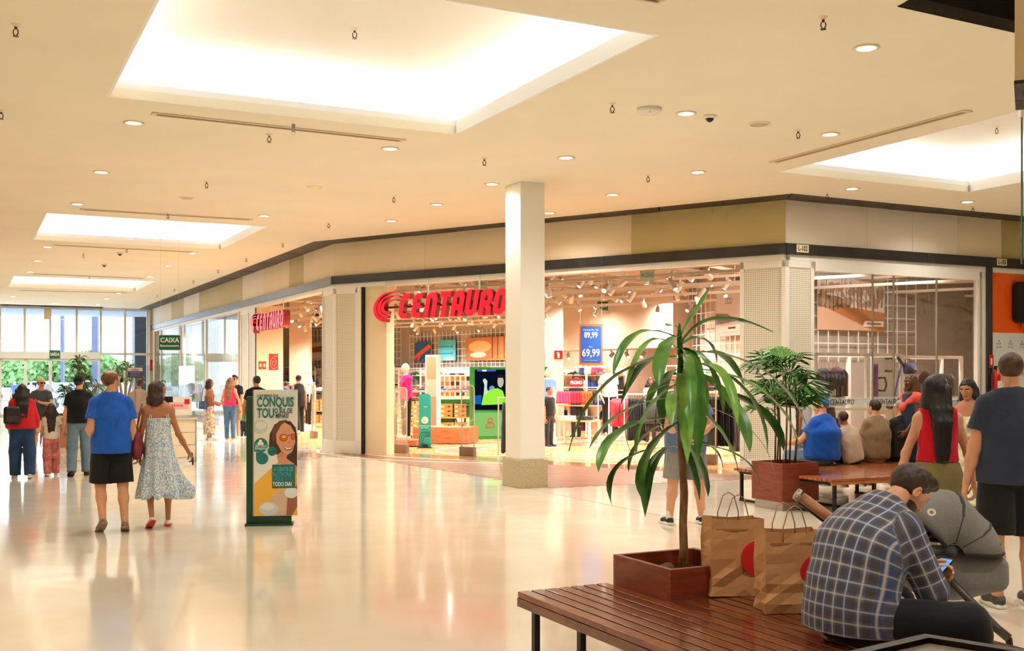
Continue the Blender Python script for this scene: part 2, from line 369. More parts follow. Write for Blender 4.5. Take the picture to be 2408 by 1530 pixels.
class Body:
    """a posed figure: facing +y, right hand on +x, feet at z=0"""
    def __init__(s, H=1.72, fem=False, bw=1.0, spine=(0, 0, 1), bend=0.0, hunch=0.0, rth=(0, 0, -1), rsh=None, lth=(0, 0, -1), lsh=None,
                 rua=(.12, 0, -1), rfa=(.05, .1, -1), lua=(-.12, 0, -1), lfa=(-.05, .1, -1), yaw=0, pitch=0, roll=0, twist=0, seat=None, belly=1.0, sw=1.0, hipz=None):
        k = H/1.75; s.k = k; s.fem = fem; s.bw = bw; s.belly = belly
        rsh = rsh or rth; lsh = lsh or lth
        LT, LS, AN = .43*k, .42*k, .085*k
        rth, rsh, lth, lsh = map(vn, (rth, rsh, lth, lsh))
        drop = [-(a.z*LT+b.z*LS) for a, b in ((rth, rsh), (lth, lsh))]
        hz = max(drop)+AN if seat is None else seat+.10*k*bw**.5
        if hipz is not None: hz = hipz
        s.pel = Vector((0, 0, hz+.02*k)); hw = .088*k*(1.05 if fem else 1)*bw**.5
        s.rh = Vector((hw, 0, hz)); s.lh = Vector((-hw, 0, hz))
        s.rk = s.rh+rth*LT; s.ra = s.rk+rsh*LS; s.lk = s.lh+lth*LT; s.la = s.lk+lsh*LS
        s.rsd, s.lsd = rsh, lsh
        sp = vn(spine); T = .50*k
        # spine curve bending forwards (+y)
        s.sp = []; p = s.pel.copy(); n = 5
        for i in range(n+1):
            a = bend*(i/n)**1.0; d = (sp+Vector((0, math.tan(min(1.3, a))*1.0, 0))).normalized() if a else sp
            s.sp.append((p.copy(), d)); p = p+d*T/n
        s.neck = s.sp[-1][0]; up = s.sp[-1][1]; s.up = up
        Rt = Matrix.Rotation(twist, 3, 'Z'); s.right = Rt @ Vector((1, 0, 0)); fwd = Vector((0, 1, 0))
        sh = .152*k*sw*(.90 if fem else 1.0)*(.6+.4*bw)
        s.fwd = (up.cross(s.right)).normalized()
        hn = s.fwd*hunch
        s.rs = s.neck-up*.055*k+s.right*sh+hn; s.ls = s.neck-up*.055*k-s.right*sh+hn
        UA, FA = .30*k, .255*k
        rua, rfa, lua, lfa = map(vn, (rua, rfa, lua, lfa)); s.rfd, s.lfd = rfa, lfa; s.rud, s.lud = rua, lua
        s.re = s.rs+rua*UA; s.rw = s.re+rfa*FA; s.le = s.ls+lua*UA; s.lw = s.le+lfa*FA
        hd = (up*.75+Vector((0, 0, .25))).normalized() if abs(bend) < .5 else (up*.9+Vector((0, 0, .1))).normalized()
        s.hc = s.neck+hd*.19*k+s.fwd*.018*k+hn*.6
        s.hk = k*(1.0 if H > 1.45 else 1.0+.28*(1.45-H)/.45)
        if s.hk > k: s.hc += hd*.03*k
        E = Matrix.Rotation(yaw, 3, 'Z') @ Matrix.Rotation(-pitch, 3, 'X') @ Matrix.Rotation(roll, 3, 'Y')
        s.hM = Matrix.Translation(s.hc) @ E.to_4x4() @ Matrix.Scale(s.hk, 4)
        s.FM = {}
    def torso(s, e=0.0, hem=None, loose=0.0, top=True):
        """elliptic stations along the spine; e = cloth thickness, hem = how far below pelvis the cloth ends"""
        k, b = s.k, s.bw; st = []
        if s.fem: W = [(.150, .105), (.140, .100), (.120, .088), (.132, .098), (.142, .100), (.125, .078)]
        else: W = [(.150, .108), (.148, .106), (.146, .104), (.154, .112), (.152, .108), (.115, .078)]
        for i, (p, d) in enumerate(s.sp):
            wx, wy = W[i]; bl = s.belly if i < 4 else 1
            wx *= k*b*(1+.5*(bl-1)); wy *= k*b*bl
            if loose and i < 4: wx = max(wx+loose, .150*k*b); wy = max(wy+loose, .110*k*b)
            y = d; x = s.right.copy(); x = (x-y*x.dot(y)).normalized(); f = y.cross(x)
            M = Matrix((x, f, y)).transposed()
            q = p+f*(.012*(1-abs(i-1.5)/3)*(bl-1)*10*k) if bl > 1 else p
            st.append(ell(q, (wx+e, wy+e, (.155 if i < 4 else .12 if i == 4 else .085)*k+e), M))
        st.append(cap(s.rs*.9+s.ls*.1, s.ls*.9+s.rs*.1, .058*k+e, .058*k+e))
        st.append(cap(s.neck-s.up*.02*k, s.rs, .055*k+e, .055*k+e)); st.append(cap(s.neck-s.up*.02*k, s.ls, .055*k+e, .055*k+e))
        if s.fem:
            c = s.sp[3][0]+s.up*.04*k+s.fwd*.075*k; st += [ell(c+s.right*.065*k, (.052*k+e*.5,)*3), ell(c-s.right*.065*k, (.052*k+e*.5,)*3)]
        return uni(st, .045*k)
    def body(s, skin, hc, feet=True, h=.012, rh=None, lh=None, hcurl=.5, shoes=True, hair=None, extra=None):
        k, b = s.k, s.bw; t = .82 if s.fem else 1.0; t *= b**.5
        g = [s.torso()]
        for S, E_, W_ in ((s.rs, s.re, s.rw), (s.ls, s.le, s.lw)):
            g += [cap(S, E_, .052*k*t, .040*k*t), cap(E_, E_*.6+W_*.4, .040*k*t, .039*k*t), cap(E_*.6+W_*.4, W_, .039*k*t, .026*k*t)]
        for Hh, K, A in ((s.rh, s.rk, s.ra), (s.lh, s.lk, s.la)):
            g += [cap(Hh, K, .082*k*b**.5, .053*k*t), cap(K, K*.62+A*.38+Vector((0, -.012, 0)), .052*k*t, .054*k*t), cap(K*.62+A*.38, A, .050*k*t, .036*k*t)]
        g.append(cap(s.neck-s.up*.03*k, s.hc-s.fwd*.02*k-s.up*.02*k, .052*k*t, .048*k*t))
        for A, sd, key in ((s.ra, s.rsd, 'r'), (s.la, s.lsd, 'l')):
            if not shoes: 
                F = s.foot(key); q = lambda x, y, z: F @ Vector((x, y, z))
                g += [cap(q(0, -.02, .05), q(0, .09, .035), .036*k, .034*k), cap(q(0, .09, .03), q(0, .15, .018), .036*k, .022*k)]
        vs, fs = nets(uni(g, .03*k), h)
        mi = np.zeros(len(fs), int); V, Fc, MI = [vs], [fs], [mi]; n = len(vs)
        hv, hf, hm = head_mesh(s.fem); V.append(xf(hv, s.hM)); Fc.append(hf+n); MI.append(hm); n += len(hv)
        for key in ('r', 'l'):
            W_ = s.rw if key == 'r' else s.lw; d = s.rfd if key == 'r' else s.lfd
            spec = (rh if key == 'r' else lh) or {}
            cv, cf = hand_mesh(spec.get('curl', hcurl), .0052 if h < .011 else .0065); cv = cv.copy(); cf = cf.copy()
            if key == 'l': cv[:, 0] *= -1; cf = cf[:, ::-1]
            z = -vn(spec.get('dir', d)); y = Vector(spec.get('thumb', (0, 1, 0))); y = (y-z*y.dot(z)); y = y.normalized() if y.length > .05 else z.orthogonal().normalized()
            x = y.cross(z); M = Matrix((x, y, z)).transposed().to_4x4(); M = Matrix.Translation(W_) @ M @ Matrix.Scale(k*(.92 if s.fem else 1), 4)
            s.FM[key] = M; V.append(xf(cv, M)); Fc.append(cf+n); MI.append(np.zeros(len(cf), int)); n += len(cv)
        sk = skinmat(skin); lip = mat('lips_%d' % skin[0], (min(255, skin[0]*.82+10), skin[1]*.55, skin[2]*.55), .4)
        o = npmesh('body', np.concatenate(V), np.concatenate(Fc), [sk, lip, mat('eye_white', (206, 196, 186), .3), mat('eye_dark', (28, 18, 14), .25)], np.concatenate(MI), s.root)
        return o
    def foot(s, key):
        A, sd = (s.ra, s.rsd) if key == 'r' else (s.la, s.lsd)
        if (key+'f') in s.FM: return s.FM[key+'f']
        z = -sd; pitch = max(-.2, min(1.25, math.atan2(-sd.y, -sd.z)))         # trailing leg lifts its heel
        if sd.z > -.3: pitch = 0
        lift = pitch*.85 if pitch > .15 else 0
        toe = .06 if key == 'r' else -.06
        M = Matrix.Translation(A) @ Matrix.Rotation(-lift, 4, 'X') @ Matrix.Rotation(-toe*2.2, 4, 'Z') @ Matrix.Translation((0, 0, -.085*s.k)) @ Matrix.Scale(s.k*(.92 if s.fem else 1), 4)
        s.FM[key+'f'] = M; return M
    def shoes(s, c, sole=(235, 232, 226), kind='high', name='shoe', ms=None):
        up, so = shoe_meshes(kind)
        for key in ('r', 'l'):
            M = s.foot(key); o = npmesh(name, xf(up[0], M), up[1], [mat('shoe_%d_%d_%d' % c, c, .6, var=.1, bump=.2)], None, s.root)
            npmesh('sole', xf(so[0], M), so[1], [ms or mat('sole_%d_%d_%d' % sole, sole, .6)], None, o)
    def shirt(s, m, e=.014, sleeve=.55, hem=-.02, h=.012, loose=.012, name='shirt', wr=.003, flare=1.0, neckcut=.062, seed=1, collar=None, tank=False, lowback=None, fsl=False):
        k = s.k; p0, d0 = s.sp[0]; T = s.torso(e, loose=loose)
        gs = [cut(T, p0+d0*hem, -d0)]
        if hem < -.06:
            y = d0; x = (s.right-y*s.right.dot(y)).normalized(); M_ = Matrix((x, y.cross(x), y)).transposed(); gs = [cut(uni([T, ell(p0-d0*.06*k, (.168*k*s.bw+loose, .122*k*s.bw*s.belly+loose, .34*k), M_)], .03), p0+d0*hem, -d0)]
        t = (.9 if s.fem else 1)*s.bw**.5
        if not tank:
            for S, E_, W_ in ((s.rs, s.re, s.rw), (s.ls, s.le, s.lw)):
                if fsl:
                    q = E_.lerp(W_, fsl-1 if fsl > 1 else 1)
                    c1 = cap(S, E_, (.060*t+e)*k, (.050*t+e)*k); c2 = cut(cap(E_, W_, (.050*t+e)*k, (.040*t+e)*k), q, W_-E_); gs.append(uni([c1, c2], .02))
                else:
                    q = S.lerp(E_, sleeve); gs.append(cut(cap(S, E_, (.058*t+e)*k, (.060*t+e)*k*flare), q, E_-S))
        g = uni(gs, .022 if not tank else .01)
        n0 = s.neck+s.up*neckcut*k; g = cut(g, n0-s.fwd*.02, s.up*1+s.fwd*.35)
        if tank:
            for sg, S in ((1, s.rs), (-1, s.ls)):
                g = sub(g, ell(S+s.right*sg*.055*k-s.up*.0*k, (.065*k, .2*k, .12*k)), .01)
        if lowback is not None: g = cut(g, s.sp[lowback][0]+s.sp[lowback][1]*.03, s.sp[lowback][1])
        if wr: g = wrinkle(g, wr, 1/k, seed, (.9, .9, .6))
        o = sdf_obj(name, g, h, m, s.root)
        if collar:
            c = s.neck+s.up*.070*k-s.fwd*.005; x = s.right; f = s.up.cross(x)
            M = Matrix((x, f, (s.up-s.fwd*.25).normalized())).transposed()
            cg = sub(ell(c, (.076*k, .076*k, .035*k), M), ell(c+s.up*.012, (.060*k, .060*k, .08*k), M), .006)
            sdf_obj('collar', cg, h*.7, m, o)
        return o
    def pants(s, m, e=.012, leg=2.0, h=.012, name='trousers', flare=0.0, wr=.003, rise=.06, wide=0.0, seed=5, skirt=False):
        k, b = s.k, s.bw; p0, d0 = s.sp[0]
        pelv = cut(s.torso(e), p0+d0*rise*k, d0); pelv = cut(pelv, p0-Vector((0, 0, .14*k)), (0, 0, -1))
        gs = [pelv]
        for Hh, K, A in ((s.rh, s.rk, s.ra), (s.lh, s.lk, s.la)):
            th = b**.5
            if leg <= 1:
                q = Hh.lerp(K, leg); gs.append(cut(cap(Hh, K, .086*k*th+e+wide, .068*k*th+e+wide+flare), q, K-Hh))
            else:
                q = K.lerp(A, min(1.0, leg-1)+.0); gs.append(uni([cap(Hh, K, .085*k*th+e, .058*k*th+e+wide), cut(cap(K, A+(A-K)*.15, .058*k*th+e+wide, .044*k*th+e+wide+flare), q+(A-K)*(.06 if leg >= 2 else 0), A-K)], .03))
        g = uni(gs, .02)
        if wr: g = wrinkle(g, wr, 1/k, seed, (.7, .7, 1))
        return sdf_obj(name, g, h, m, s.root)
    def hair(s, c, style='short', length=.3, h=.009, width=1.0, seed=3, ponyside=0):
        cr = ell((0, -.018, .034), (.082, .099, .094)); m = hairmat(c)
        if style == 'short':
            g = cut(cut(cr, (0, .055, .045), (0, 1, -.55)), (0, -.03, -.045), (0, .35, -1)); g = sub(g, ell((0, .09, -.03), (.075, .07, .075)), .01)
            g = sub(sub(g, ell((.082, .0, -.012), (.02, .028, .036)), .006), ell((-.082, .0, -.012), (.02, .028, .036)), .006)
            g = wrinkle(g, .0015, 4, seed)
        elif style == 'quiff':
            g = uni([cut(cut(cr, (0, .055, .045), (0, 1, -.55)), (0, -.03, -.055), (0, .3, -1)), ell((0, .045, .105), (.058, .062, .034))], .03)
            g = sub(g, ell((0, .105, -.03), (.085, .075, .08)), .01)
            g = sub(sub(g, ell((.084, .004, -.014), (.024, .030, .038)), .006), ell((-.084, .004, -.014), (.024, .030, .038)), .006); g = wrinkle(g, .003, 4.5, seed)
        elif style == 'bald':
            g = cut(cut(ell((0, -.018, .028), (.083, .100, .086)), (0, .045, .04), (0, 1, -.4)), (0, -.03, -.05), (0, .35, -1))
            g = sub(g, ell((0, -.035, .13), (.042, .05, .045)), .01); g = sub(g, ell((0, .09, -.03), (.075, .07, .075)), .01); g = wrinkle(g, .0015, 4, seed)
        else:
            L = length/s.hk; b = -.05
            gs = [cr, cap((0, -.045, .02), (0, -.07, -.12), .075, .072*width), cap((-.06, -.02, .01), (-.075*width, -.04, -.12), .035, .04), cap((.06, -.02, .01), (.075*width, -.04, -.12), .035, .04)]
            if style != 'bob': g = uni(gs, .03)
            else: g = uni(gs+[ell((.02, -.05, -.10), (.100*width, .075, .07)), ell((-.05, -.06, -.14), (.045*width, .05, .05)), ell((.04, -.07, -.16), (.045, .04, .05))], .03)
            if style == 'bun': g = uni([cr, ell((0, -.105, .075), (.04, .04, .04))], .012)
            g = sub(g, ell((0, .10, -.035), (.066, .085, .098)), .015)
            g = wrinkle(g, (.009 if style == 'bob' else .004) if style != 'bun' else .001, 2.6, seed, (1.3, 1.3, .25 if style != 'bob' else .7))
        vs, fs = nets(g, h)
        V, Fc = xf(vs, s.hM), fs
        if style == 'long':               # the fall hangs down the back whichever way the head turns
            k = s.k; L = length; bk = lambda i: s.sp[i][0]-s.fwd*(.125*k*s.bw); P_ = [s.hc-s.fwd*.05*k, s.neck-s.fwd*.085*k*s.bw+s.up*.02, bk(4)+s.up*.02, bk(3), bk(2), bk(1)]
            run = 0; pts = [P_[0]]
            for a, c in zip(P_, P_[1:]):
                d = (c-a).length
                if run+d > L+.12: pts.append(a.lerp(c, (L+.12-run)/d)); break
                pts.append(c); run += d
            gs = []
            for x in (-.05, -.017, .017, .05):
                for i in range(len(pts)-1): r0 = .044-.006*i; gs.append(cap(pts[i]+s.right*x*k*width*(1-.06*i), pts[i+1]+s.right*x*k*width*(1-.06*(i+1)), r0*k, (r0-.008)*k))
            v2, f2 = nets(wrinkle(uni(gs, .02), .004, 2.0, seed, (1.4, 1.4, .15)), h); Fc = np.concatenate([Fc, f2+len(V)]); V = np.concatenate([V, v2])
        return npmesh('hair', V, Fc, [m], None, s.root)
    def cap_hat(s, c, yaw_brim=0, h=.008):
        g = cut(ell((0, -.012, .040), (.089, .106, .098)), (0, 0, .030), (0, .1, -1))
        m = fabric('cap_%d_%d_%d' % c, c); vs, fs = nets(g, h); o = npmesh('cap', xf(vs, s.hM), fs, [m], None, s.root)
        M = s.hM @ Matrix.Rotation(yaw_brim, 4, 'Z')
        b = cut(cut(ell((0, .105, .030), (.072, .085, .016)), (0, .07, .0), (0, -1, 0)), (0, 0, .030), (0, .25, -1))
        vs, fs = nets(b, h*.7); npmesh('brim', xf(vs, M), fs, [m], None, o); return o
    def glasses(s, c=(25, 20, 20)):
        mb = MB()
        for sx in (-1, 1):
            mb.tube([(sx*.033+.024*math.cos(a), .108, .008+.017*math.sin(a)) for a in np.linspace(0, 6.283, 17)], .0022, 5)
            mb.prism(circ(sx*.033, .008, .023, .016, 14), .107, .109, 1); mb.tube([(sx*.057, .106, .012), (sx*.082, .03, .012), (sx*.084, -.01, .006)], .002, 5)
        mb.tube([(-.01, .110, .012), (.01, .110, .012)], .002, 5)
        o = mb.build('glasses', [mat('frame_dark', (25, 20, 20), .3), mat('lens_dark', (15, 14, 16), .08)], s.root, True)
        o.data.transform(s.hM); return o
def person(label, loc, face, **kw):
    """face = direction the person looks towards on the floor"""
    b = Body(**kw); f = Vector(face).normalized(); rz = math.atan2(-f.x, f.y)
    b.root = thing('person', label, 'person', (loc[0], loc[1], loc[2] if len(loc) > 2 else 0), rz); return b
def local(b, v):      # world direction -> person's own frame
    f = Matrix.Rotation(-b.root.rotation_euler[2], 3, 'Z'); return f @ Vector(v)
# ================================================================ room shell
# --- cream polished floor
m = mat('cream_polished_floor', (244, 226, 190), .11, spec=.6, coat=.35); nt, b = nodes(m)
tc = nt.nodes.new('ShaderNodeTexCoord'); n1 = nt.nodes.new('ShaderNodeTexNoise'); n1.inputs['Scale'].default_value = .9; n1.inputs['Detail'].default_value = 5
nt.links.new(tc.outputs['Object'], n1.inputs[0]); rp = nt.nodes.new('ShaderNodeValToRGB'); rp.color_ramp.elements[0].position = .3; rp.color_ramp.elements[1].position = .75
rp.color_ramp.elements[0].color = (*lin((236, 224, 202)), 1); rp.color_ramp.elements[1].color = (*lin((248, 240, 224)), 1)
nt.links.new(n1.outputs[0], rp.inputs[0]); nt.links.new(rp.outputs[0], b.inputs['Base Color'])
n2 = nt.nodes.new('ShaderNodeTexNoise'); n2.inputs['Scale'].default_value = 3.0; n2.inputs['Detail'].default_value = 6; nt.links.new(tc.outputs['Object'], n2.inputs[0])
r2 = nt.nodes.new('ShaderNodeMapRange'); r2.inputs[3].default_value = .07; r2.inputs[4].default_value = .19; nt.links.new(n2.outputs[0], r2.inputs[0]); nt.links.new(r2.outputs[0], b.inputs['Roughness'])
n3 = nt.nodes.new('ShaderNodeTexNoise'); n3.inputs['Scale'].default_value = 1.3; bp = nt.nodes.new('ShaderNodeBump'); bp.inputs['Strength'].default_value = .25; bp.inputs['Distance'].default_value = .012
nt.links.new(tc.outputs['Object'], n3.inputs[0]); nt.links.new(n3.outputs[0], bp.inputs['Height']); nt.links.new(bp.outputs[0], b.inputs['Normal']); nt.links.new(bp.outputs[0], b.inputs['Coat Normal'])
M_floor = m
E0 = Vector((-15.9, 48.0, 0))                       # right end of the entrance glass
def Aw(s, o=0, z=0): return P1+DA*s-DB*o+Vector((0, 0, z))
def Bw(t, o=0, z=0): return P2+DB*t+DA*(-o)+Vector((0, 0, z))
def Cw(s, o=0, z=0): return P1+DC*s+Vector((-.5767, -.817, 0))*o+Vector((0, 0, z))
BACK = -6.0
lw0 = Vector((-3.2, 0, 0)); 
def LW(y): return (lw0.x-.5019*y, y)
far_l = LW(43.6)
rt = Vector((22.0, 27.0, 0))
hall = [LW(BACK), far_l, (E0.x, E0.y), (P1.x, P1.y), (P2.x, P2.y), (rt.x, rt.y), (22, BACK)]
struct(MB().slab(hall, -.12, 0), 'floor', M_floor)
# thin expansion joint in the floor
def strip(a, b_, w_, z0, z1, mb):
    a, b_ = Vector(a[:2]+(0,)) if isinstance(a, tuple) else a, Vector(b_[:2]+(0,)) if isinstance(b_, tuple) else b_
    d = (b_-a).normalized(); n = Vector((-d.y, d.x, 0))*w_/2; mb.slab([(a+n)[:2], (b_+n)[:2], (b_-n)[:2], (a-n)[:2]], z0, z1)
mb = MB(); strip(G(1234, 1147), G(1560, 1213), .012, 0, .0015, mb); strip(G(1560, 1213), G(1860, 1285), .012, 0, .0015, mb); struct(mb, 'trim_1', mat('joint_filler', (150, 125, 90), .7))
# --- wood-look planks in front of the shop
M_plank = wood('grey_brown_plank', (158, 116, 86), (122, 84, 60), .30, (1.2, 12, 1))
apex = Vector((.62, 16.62, 0)); root = bpy.data.objects.new('floor_entrance', None); COL.objects.link(root); root['kind'] = 'structure'
root.location = P1; root.rotation_euler[2] = RZC
def toC(p): q = p-P1; return (q.dot(DC), -(q.dot(Vector((-.5767, -.817, 0)))))
ax_, ay_ = toC(apex); L_ = 10.49
nrow = 30; rnd = random.Random(3)
for i in range(nrow):
    y1 = -i*.19; y0 = y1-.186
    ym = (y0+y1)/2; t = ym/ay_
    if t > 1: break
    xa, xb = ax_*t, L_+(ax_-L_)*t; x = xa-rnd.random()*1.6
    while x < xb:
        xe = min(x+1.6, xb); xs = max(x, xa)
        if xe-xs > .05: MB().box(xs+.002, xe-.002, y0, y1, .0, .004+rnd.random()*.0006).build('plank', M_plank, root)
        x += 1.6
# --- shop floor of light wood with running track lines
M_swood = wood('light_oak_floor', (232, 184, 128), (206, 150, 92), .2, (9, 1.1, 1), coat=.2)
sf = [(P1.x, P1.y), (P2.x, P2.y), (16.5, 24.3), (16.5, 56), (-8, 54), (E0+DB*.9)[:2], (E0.x, E0.y)]
struct(MB().slab(sf, -.12, .003), 'floor_shop', M_swood)
sill = MB()
for a, b_ in ((1.45, 9.75),): sill.slab([Cw(a, .02)[:2], Cw(b_, .02)[:2], Cw(b_, -.75)[:2], Cw(a, -.75)[:2]], .0, .006)
struct(sill, 'trim_2', mat('threshold_stone', (196, 158, 118), .1, coat=.5))
tr = bpy.data.objects.new('floor_marking', None); COL.objects.link(tr); tr['kind'] = 'structure'
M_line = mat('white_floor_line', (250, 245, 235), .35); M_brick = mat('red_floor_lane', (196, 110, 76), .35)
def ribbon(pts, w_, z, name, m_):
    mb = MB(); vs = []
    for i, p in enumerate(pts):
        t = (pts[min(i+1, len(pts)-1)]-pts[max(i-1, 0)]).normalized(); nn = Vector((-t.y, t.x, 0))*w_/2
        vs += [(p.x+nn.x, p.y+nn.y, z), (p.x-nn.x, p.y-nn.y, z)]
    mb.add(vs, [(2*i, 2*i+1, 2*i+3, 2*i+2) for i in range(len(pts)-1)]); return mb.build(name, m_, tr)
def tpath(j):         # lanes sweep in from the right, curl round near the door
    c = Vector((1.2, 25.0, 0)); r = 1.0+j*.78; pts = []
    for a in np.linspace(285, 120, 22): pts.append(c+Vector((math.cos(R(a))*r*1.15, math.sin(R(a))*r*.78, 0)))
    e = pts[-1]; d = Vector((.80, .60, 0))
    for q in np.linspace(.6, 9, 8): pts.append(e+d*q)
    s = pts[0]; return [s+Vector((2.5-k_*.5, -.3+k_*.06, 0)) for k_ in range(5)]+pts
for j in range(5):
    if j in (1, 3): ribbon([p for p in tpath(j+.5)[16:]], .62, .0045, 'red_lane', M_brick)
for j in range(6): ribbon(tpath(j), .075, .0055, 'white_line', M_line)
# --- ceiling with coffers (holes built as a grid of slabs in coffer coordinates)
M_ceil = mat('cream_ceiling_paint', (246, 236, 214), .8, var=.03, vs=.7)
coff = []
for (u, v) in ((1072, 315), (519, 586), (319, 684)): coff.append(CE(u, v))          # far right corner; extends 4 m to the left and 4.3 m this way
coff.append(coff[2]+DA*14.0)
cor = CE(2277, 451)                                   # coffer of the crossing hall: far corner
def Kc(p, a, b_): return p-DB*a-DA*b_
EDGE = .5
def offset_pts(): 
    a = Aw(0, 0)+Vector((-.757, -.653, 0))*.515; b_ = P2+Vector((-.075, -.997, 0))*.585
    return a, b_
oa, ob = offset_pts()
ceil_poly = [LW(BACK), far_l, (E0-DB*.55)[:2], oa[:2], ob[:2], (ob+DB*19.5)[:2], (22, BACK)]
holes = [[Kc(c, 0, 0), Kc(c, 4.0, 0), Kc(c, 4.0, 4.3), Kc(c, 0, 4.3)] for c in coff]+[[Kc(cor, 0, 0), Kc(cor, 3.85, 0), Kc(cor, 3.85, 6.5), Kc(cor, 0, 6.5)]]
shaft = [CE(2112, 15), CE(2388, 76), CE(2388, 76)+DB*2.0+Vector((0, 0, 0)), CE(2112, 15)-DA*2.6+DB*1.0, CE(2112, 15)-DA*2.6]
def triangulated(poly, hs, z0, name, m_, parent=None):
    import bmesh
    bm = bmesh.new(); es = []
    for lp in [poly]+hs:
        vs = [bm.verts.new((p[0], p[1], z0)) for p in lp]
        for i in range(len(vs)): es.append(bm.edges.new((vs[i], vs[(i+1) % len(vs)])))
    bmesh.ops.triangle_fill(bm, use_beauty=True, use_dissolve=False, edges=es, normal=(0, 0, -1))
    for f_ in bm.faces:
        if f_.normal.z > 0: f_.normal_flip()
    me = bpy.data.meshes.new(name); bm.to_mesh(me); bm.free(); me.materials.append(m_)
    o = bpy.data.objects.new(name, me); COL.objects.link(o); o.parent = parent
    s_ = o.modifiers.new('solid', 'SOLIDIFY'); s_.thickness = .10; s_.offset = -1; return o
sh = [CE(2112, 15), CE(2386, 76), CE(2386, 76)+Vector((.65, -.6, 0)), CE(2112, 15)+Vector((1.3, -1.9, 0)), CE(2112, 15)+Vector((.45, -1.7, 0))]
c_o = triangulated(ceil_poly, holes+[sh], ZC, 'ceiling', M_ceil); c_o['kind'] = 'structure'
M_lip = mat('white_coffer_paint', (253, 253, 253), .8); M_cove = emis('cove_led', (228, 240, 255), COVE_E)
for i, hpts in enumerate(holes):
    r = bpy.data.objects.new('ceiling_recess', None); COL.objects.link(r); r['kind'] = 'structure'
    o = hpts[0]; W_ = (hpts[1]-hpts[0]).length; Lh = (hpts[3]-hpts[0]).length
    r.location = (o.x, o.y, ZC); r.rotation_euler[2] = RZB+math.pi        # local x = -DB, local y = -DA
    lip = MB(); t = .03
    for x0, x1, y0, y1 in ((-t, W_+t, -t, 0), (-t, W_+t, Lh, Lh+t), (-t, 0, 0, Lh), (W_, W_+t, 0, Lh)): lip.box(x0, x1, y0, y1, -.001, .17)
    lip.build('lip', M_lip, r)
    top = MB(); q = .55; hh = .56
    top.box(-q, W_+q, -q, Lh+q, hh, hh+.05); top.build('upper_ceiling', M_ceil, r)
    sd = MB(); sd.box(-q-.05, -q, -q, Lh+q, .1, hh); sd.box(W_+q, W_+q+.05, -q, Lh+q, .1, hh); sd.box(-q, W_+q, -q-.05, -q, .1, hh); sd.box(-q, W_+q, Lh+q, Lh+q+.05, .1, hh); sd.build('side_board', M_lip, r)
    led = MB(); e = .16
    for x0, x1, y0, y1 in ((-e-.05, W_+e, -e-.05, -e), (-e-.05, W_+e, Lh+e, Lh+e+.05), (-e-.05, -e, -e, Lh+e), (W_+e, W_+e+.05, -e, Lh+e)): led.box(x0, x1, y0, y1, .155, .195)
    led.build('led_strip', M_cove, r)
# dark service shaft in the ceiling, top right
r = MB(); 
for i in range(5):
    a, b_ = sh[i], sh[(i+1) % 5]; r.add([(a.x, a.y, ZC), (b_.x, b_.y, ZC), (b_.x, b_.y, ZC+1.1), (a.x, a.y, ZC+1.1)], [(0, 1, 2, 3)])
r.slab([p[:2] for p in sh], ZC+1.1, ZC+1.15); so_ = struct(r, 'ceiling_shaft', mat('mottled_black', (38, 32, 28), .8, var=.4, vs=4))  # near-black base colour, mottled at random over the whole shaft
so_.modifiers.new('s', 'SOLIDIFY').thickness = .01
# dark slatted soffit strip beside the shop fronts
def soffit(a, b_, c, d, n, nm):
    rt_ = bpy.data.objects.new(nm, None); COL.objects.link(rt_); rt_['kind'] = 'structure'
    for i in range(n):
        f = lambda p, q, t: p+(q-p)*t
        g = .012/(b_-a).length
        pts = [f(a, b_, i/n+g), f(a, b_, (i+1)/n-g), f(d, c, (i+1)/n-g), f(d, c, i/n+g)]
        MB().slab([p[:2] for p in pts], ZC-.006+(i % 2)*.004, ZC+.04).build('soffit_panel', M_soff, rt_)
    pts = [a, b_, c+(c-b_).normalized()*.5, d+(d-a).normalized()*.5]; MB().slab([p[:2] for p in pts], ZC+.045, ZC+.06).build('backing', M_black, rt_)
M_soff = mat('dark_brown_soffit', (66, 54, 46), .55, var=.15, vs=3)
fa = E0-DB*.55
soffit(oa, fa, E0, P1, 22, 'ceiling_strip'); soffit(ob, oa, P1, P2, 9, 'ceiling_strip'); soffit(ob+DB*19.5, ob, P2, P2+DB*19.5, 17, 'ceiling_strip')
# --- outer walls of the hall (out of the frame)
def wallseg(a, b_, z0, z1, th, nm, m_):
    a = Vector((a[0], a[1], 0)); b_ = Vector((b_[0], b_[1], 0)); d = (b_-a); L = d.length; mb = MB().box(0, L, 0, th, z0, z1)
    o = struct(mb, nm, m_, loc=a, rz=math.atan2(d.y, d.x)); return o
wallseg(LW(BACK), far_l, 0, ZC, .2, 'wall_left', M_cream); wallseg((22, BACK), LW(BACK), 0, ZC, .2, 'wall_back', M_cream); wallseg((rt.x, rt.y), (22, BACK), 0, ZC, .2, 'wall_right', M_cream)
